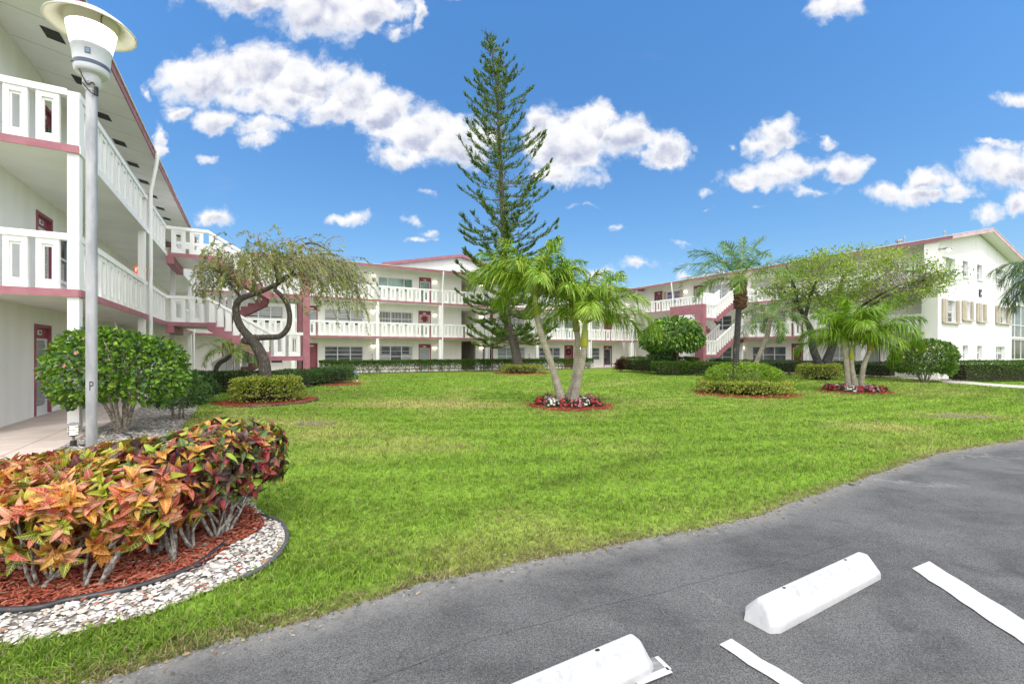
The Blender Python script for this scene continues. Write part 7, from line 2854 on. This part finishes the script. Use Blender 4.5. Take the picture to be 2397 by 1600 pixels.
# ---- wreaths and door hangings
def wreath(label, wkey, s, z, r, pal, star=False, hang=.10):
    f, wg = FR[wkey]
    c0 = f(s, -.075, z)
    X, Y = w2(c0[0], c0[1])
    org = (X, Y, z)
    n0, n1 = f(0, 0, 0), f(0, 1, 0)
    nx_, ny_ = w2(n1[0] - n0[0], n1[1] - n0[1])
    out_ = np.array([nx_, ny_, 0.0])
    side = np.array([-ny_, nx_, 0.0])
    n_ = 420
    a = RNG.uniform(0, 6.28, n_)
    q = r + RNG.normal(0, r * .16, n_)
    if star:
        q = np.abs(RNG.normal(0, r * .36, n_))
    pos = np.array(org) + side * (q * np.cos(a))[:, None] + np.array([0, 0, 1.0]) * (q * np.sin(a))[:, None] + out_ * (RNG.uniform(0.01, .09, n_))[:, None]
    m_ = MB()
    d = unit(side * np.cos(a)[:, None] + np.array([0, 0, 1.0]) * np.sin(a)[:, None] + out_ * .5 + RNG.normal(0, .6, (n_, 3)))
    s_ = RNG.uniform(.05, .10, n_)
    if star:
        n_ = 18
        a = np.arange(n_) * 2.399
        s_ = r * np.where(np.arange(n_) % 3 == 0, .75, 1.05)
        d = unit(side * np.cos(a)[:, None] + np.array([0, 0, 1.0]) * np.sin(a)[:, None] + out_ * RNG.uniform(.05, .5, (n_, 1)))
        m_.scatter(FULL_V, FULL_F, np.repeat(np.array([org]) + out_ * .03, n_, 0), frames(d, np.tile(out_, (n_, 1))), np.stack([s_ * .42, s_, s_ * .5], 1), 0, pick(pal, n_))
    else:
        m_.scatter(KITE_V, KITE_F, pos, frames(d, rdir(n_)), np.stack([s_ * .5, s_, s_], 1), 0, pick(pal, n_))
    o = m_.build('wreath', LEAF, None, org)
    return tag(o, label, 'wreath')


zc = F1 + 1.42
wreath('dark round wreath on the solid red ground-floor door behind the palm clump', 'B', (dps0 + dps1) / 2, F1 + 1.5, .22, [(.05, .05, .03, 3), (.12, .08, .05, 2), (.03, .05, .02, 2)])
wreath('red star-shaped bow on the middle-floor door straight ahead', 'B', (dst0 + dst1) / 2, F2 + 1.50, .30, [(.55, .02, .03, 4), (.35, .02, .02, 2), (.06, .10, .03, 1)], star=True)
wreath('white and green wreath on the top-floor door at the inner right corner', 'R', (dwr0 + dwr1) / 2, F3 + 1.35, .24, [(.62, .60, .56, 3), (.20, .26, .16, 2), (.05, .07, .04, 1)])
f, wg = FR['L']
n_ = 700
sc_ = (dga0 + dga1) / 2
zz = RNG.uniform(F3 + .55, F3 + 1.65, n_)
ss = sc_ + RNG.normal(0, .13, n_)
pos = np.array([(*w2(UWL - .03 + abs(RNG.normal(0, .05)), s), z) for s, z in zip(ss, zz)])
org = tuple(pos.mean(0))
m = MB()
s_ = RNG.uniform(.05, .10, n_)
m.scatter(KITE_V, KITE_F, pos, frames(unit(rdir(n_) + np.array([.4, 0, -.5])), rdir(n_)), np.stack([s_ * .6, s_, s_], 1), 0, pick([(.22, .28, .25, 3), (.36, .42, .40, 3), (.10, .14, .10, 2), (.24, .24, .08, 1)], n_))
tag(m.build('garland', LEAF, None, org), 'grey-green hanging garland on the top-floor door of the left wing', 'garland')

# ---- litter on the lawn and along the asphalt
def litter(name, label, cat, group, spots, size, pal, curl=.3, z=.03, kite=True):
    for (px, y) in spots:
        p = gr(px, y)
        m_ = MB()
        a = RNG.uniform(0, 6.28)
        s_ = size * RNG.uniform(.7, 1.3)
        T_ = FULL_V * np.array([.6, 1, RNG.uniform(-1.2, 1.2)])
        Rm_ = frames(np.array([[math.cos(a), math.sin(a), RNG.normal(0, .25)]]), np.array([[RNG.normal(0, .3), RNG.normal(0, .3), 1.0]]))
        m_.scatter(T_, FULL_F, np.array([(0, 0, z)]), Rm_, np.array([s_]), 0, pick(pal, 1))
        tag(m_.build(name, LEAF, None, (p[0], p[1], 0)), label, cat, group)


litter('fallen_leaf', 'small pale dry leaf lying on the lawn', 'leaf', 'pale leaves on the lawn',
       [(1121, 899), (1179, 914), (915, 927), (1126, 948), (1031, 974), (1219, 981), (1231, 1204), (1423, 1219), (1172, 1222), (1572, 1205), (1266, 1079), (2090, 985), (2108, 1040), (1935, 1047), (838, 985), (870, 955), (1640, 1010), (1740, 985), (990, 1130), (1480, 1110)], .05, [(.66, .64, .58, 3), (.52, .48, .38, 2)])
litter('fallen_leaf', 'small brown leaf lying on the lawn', 'leaf', 'brown leaves on the lawn', [(827, 991), (975, 944), (1005, 913), (952, 886), (745, 967), (672, 1222), (662, 1235), (745, 1100), (1330, 1040), (1810, 1040)], .06, [(.14, .07, .035, 3), (.30, .14, .06, 2)])
ed_sp = []
for k in range(34):
    q = RNG.uniform(.26, .90)
    i_ = int(q * len(EDGE))
    x, y = EDGE[i_]
    off = RNG.normal(.02, .06)
    x, y = x + .5 * off, y - .866 * off
    if y > 1.9:
        ed_sp.append((CX + FPX * x / y, HZ + FPX * EYE / y))
litter('fallen_leaf', 'small dry leaf at the edge where lawn meets asphalt', 'leaf', 'leaves along the asphalt edge', ed_sp, .038, [(.42, .30, .10, 2), (.24, .12, .05, 3), (.60, .56, .46, 2), (.50, .30, .03, 1)], z=.016)
litter('fallen_leaf', 'pale stone-like leaf by the asphalt edge at lower left', 'leaf', 'pale leaves by the lower left edge', [(985, 1366), (300, 1556), (330, 1548)], .05, [(.72, .70, .66, 1)], z=.02)
litter('fallen_leaf', 'yellow leaf at the asphalt edge in the lower left corner', 'leaf', None, [(158, 1578)], .08, [(.62, .42, .02, 1)], z=.03)
litter('fallen_leaf', 'pink leaf on the asphalt between the second bay line and the bottom edge', 'leaf', None, [(1729, 1594)], .04, [(.60, .24, .18, 1)], z=.012)
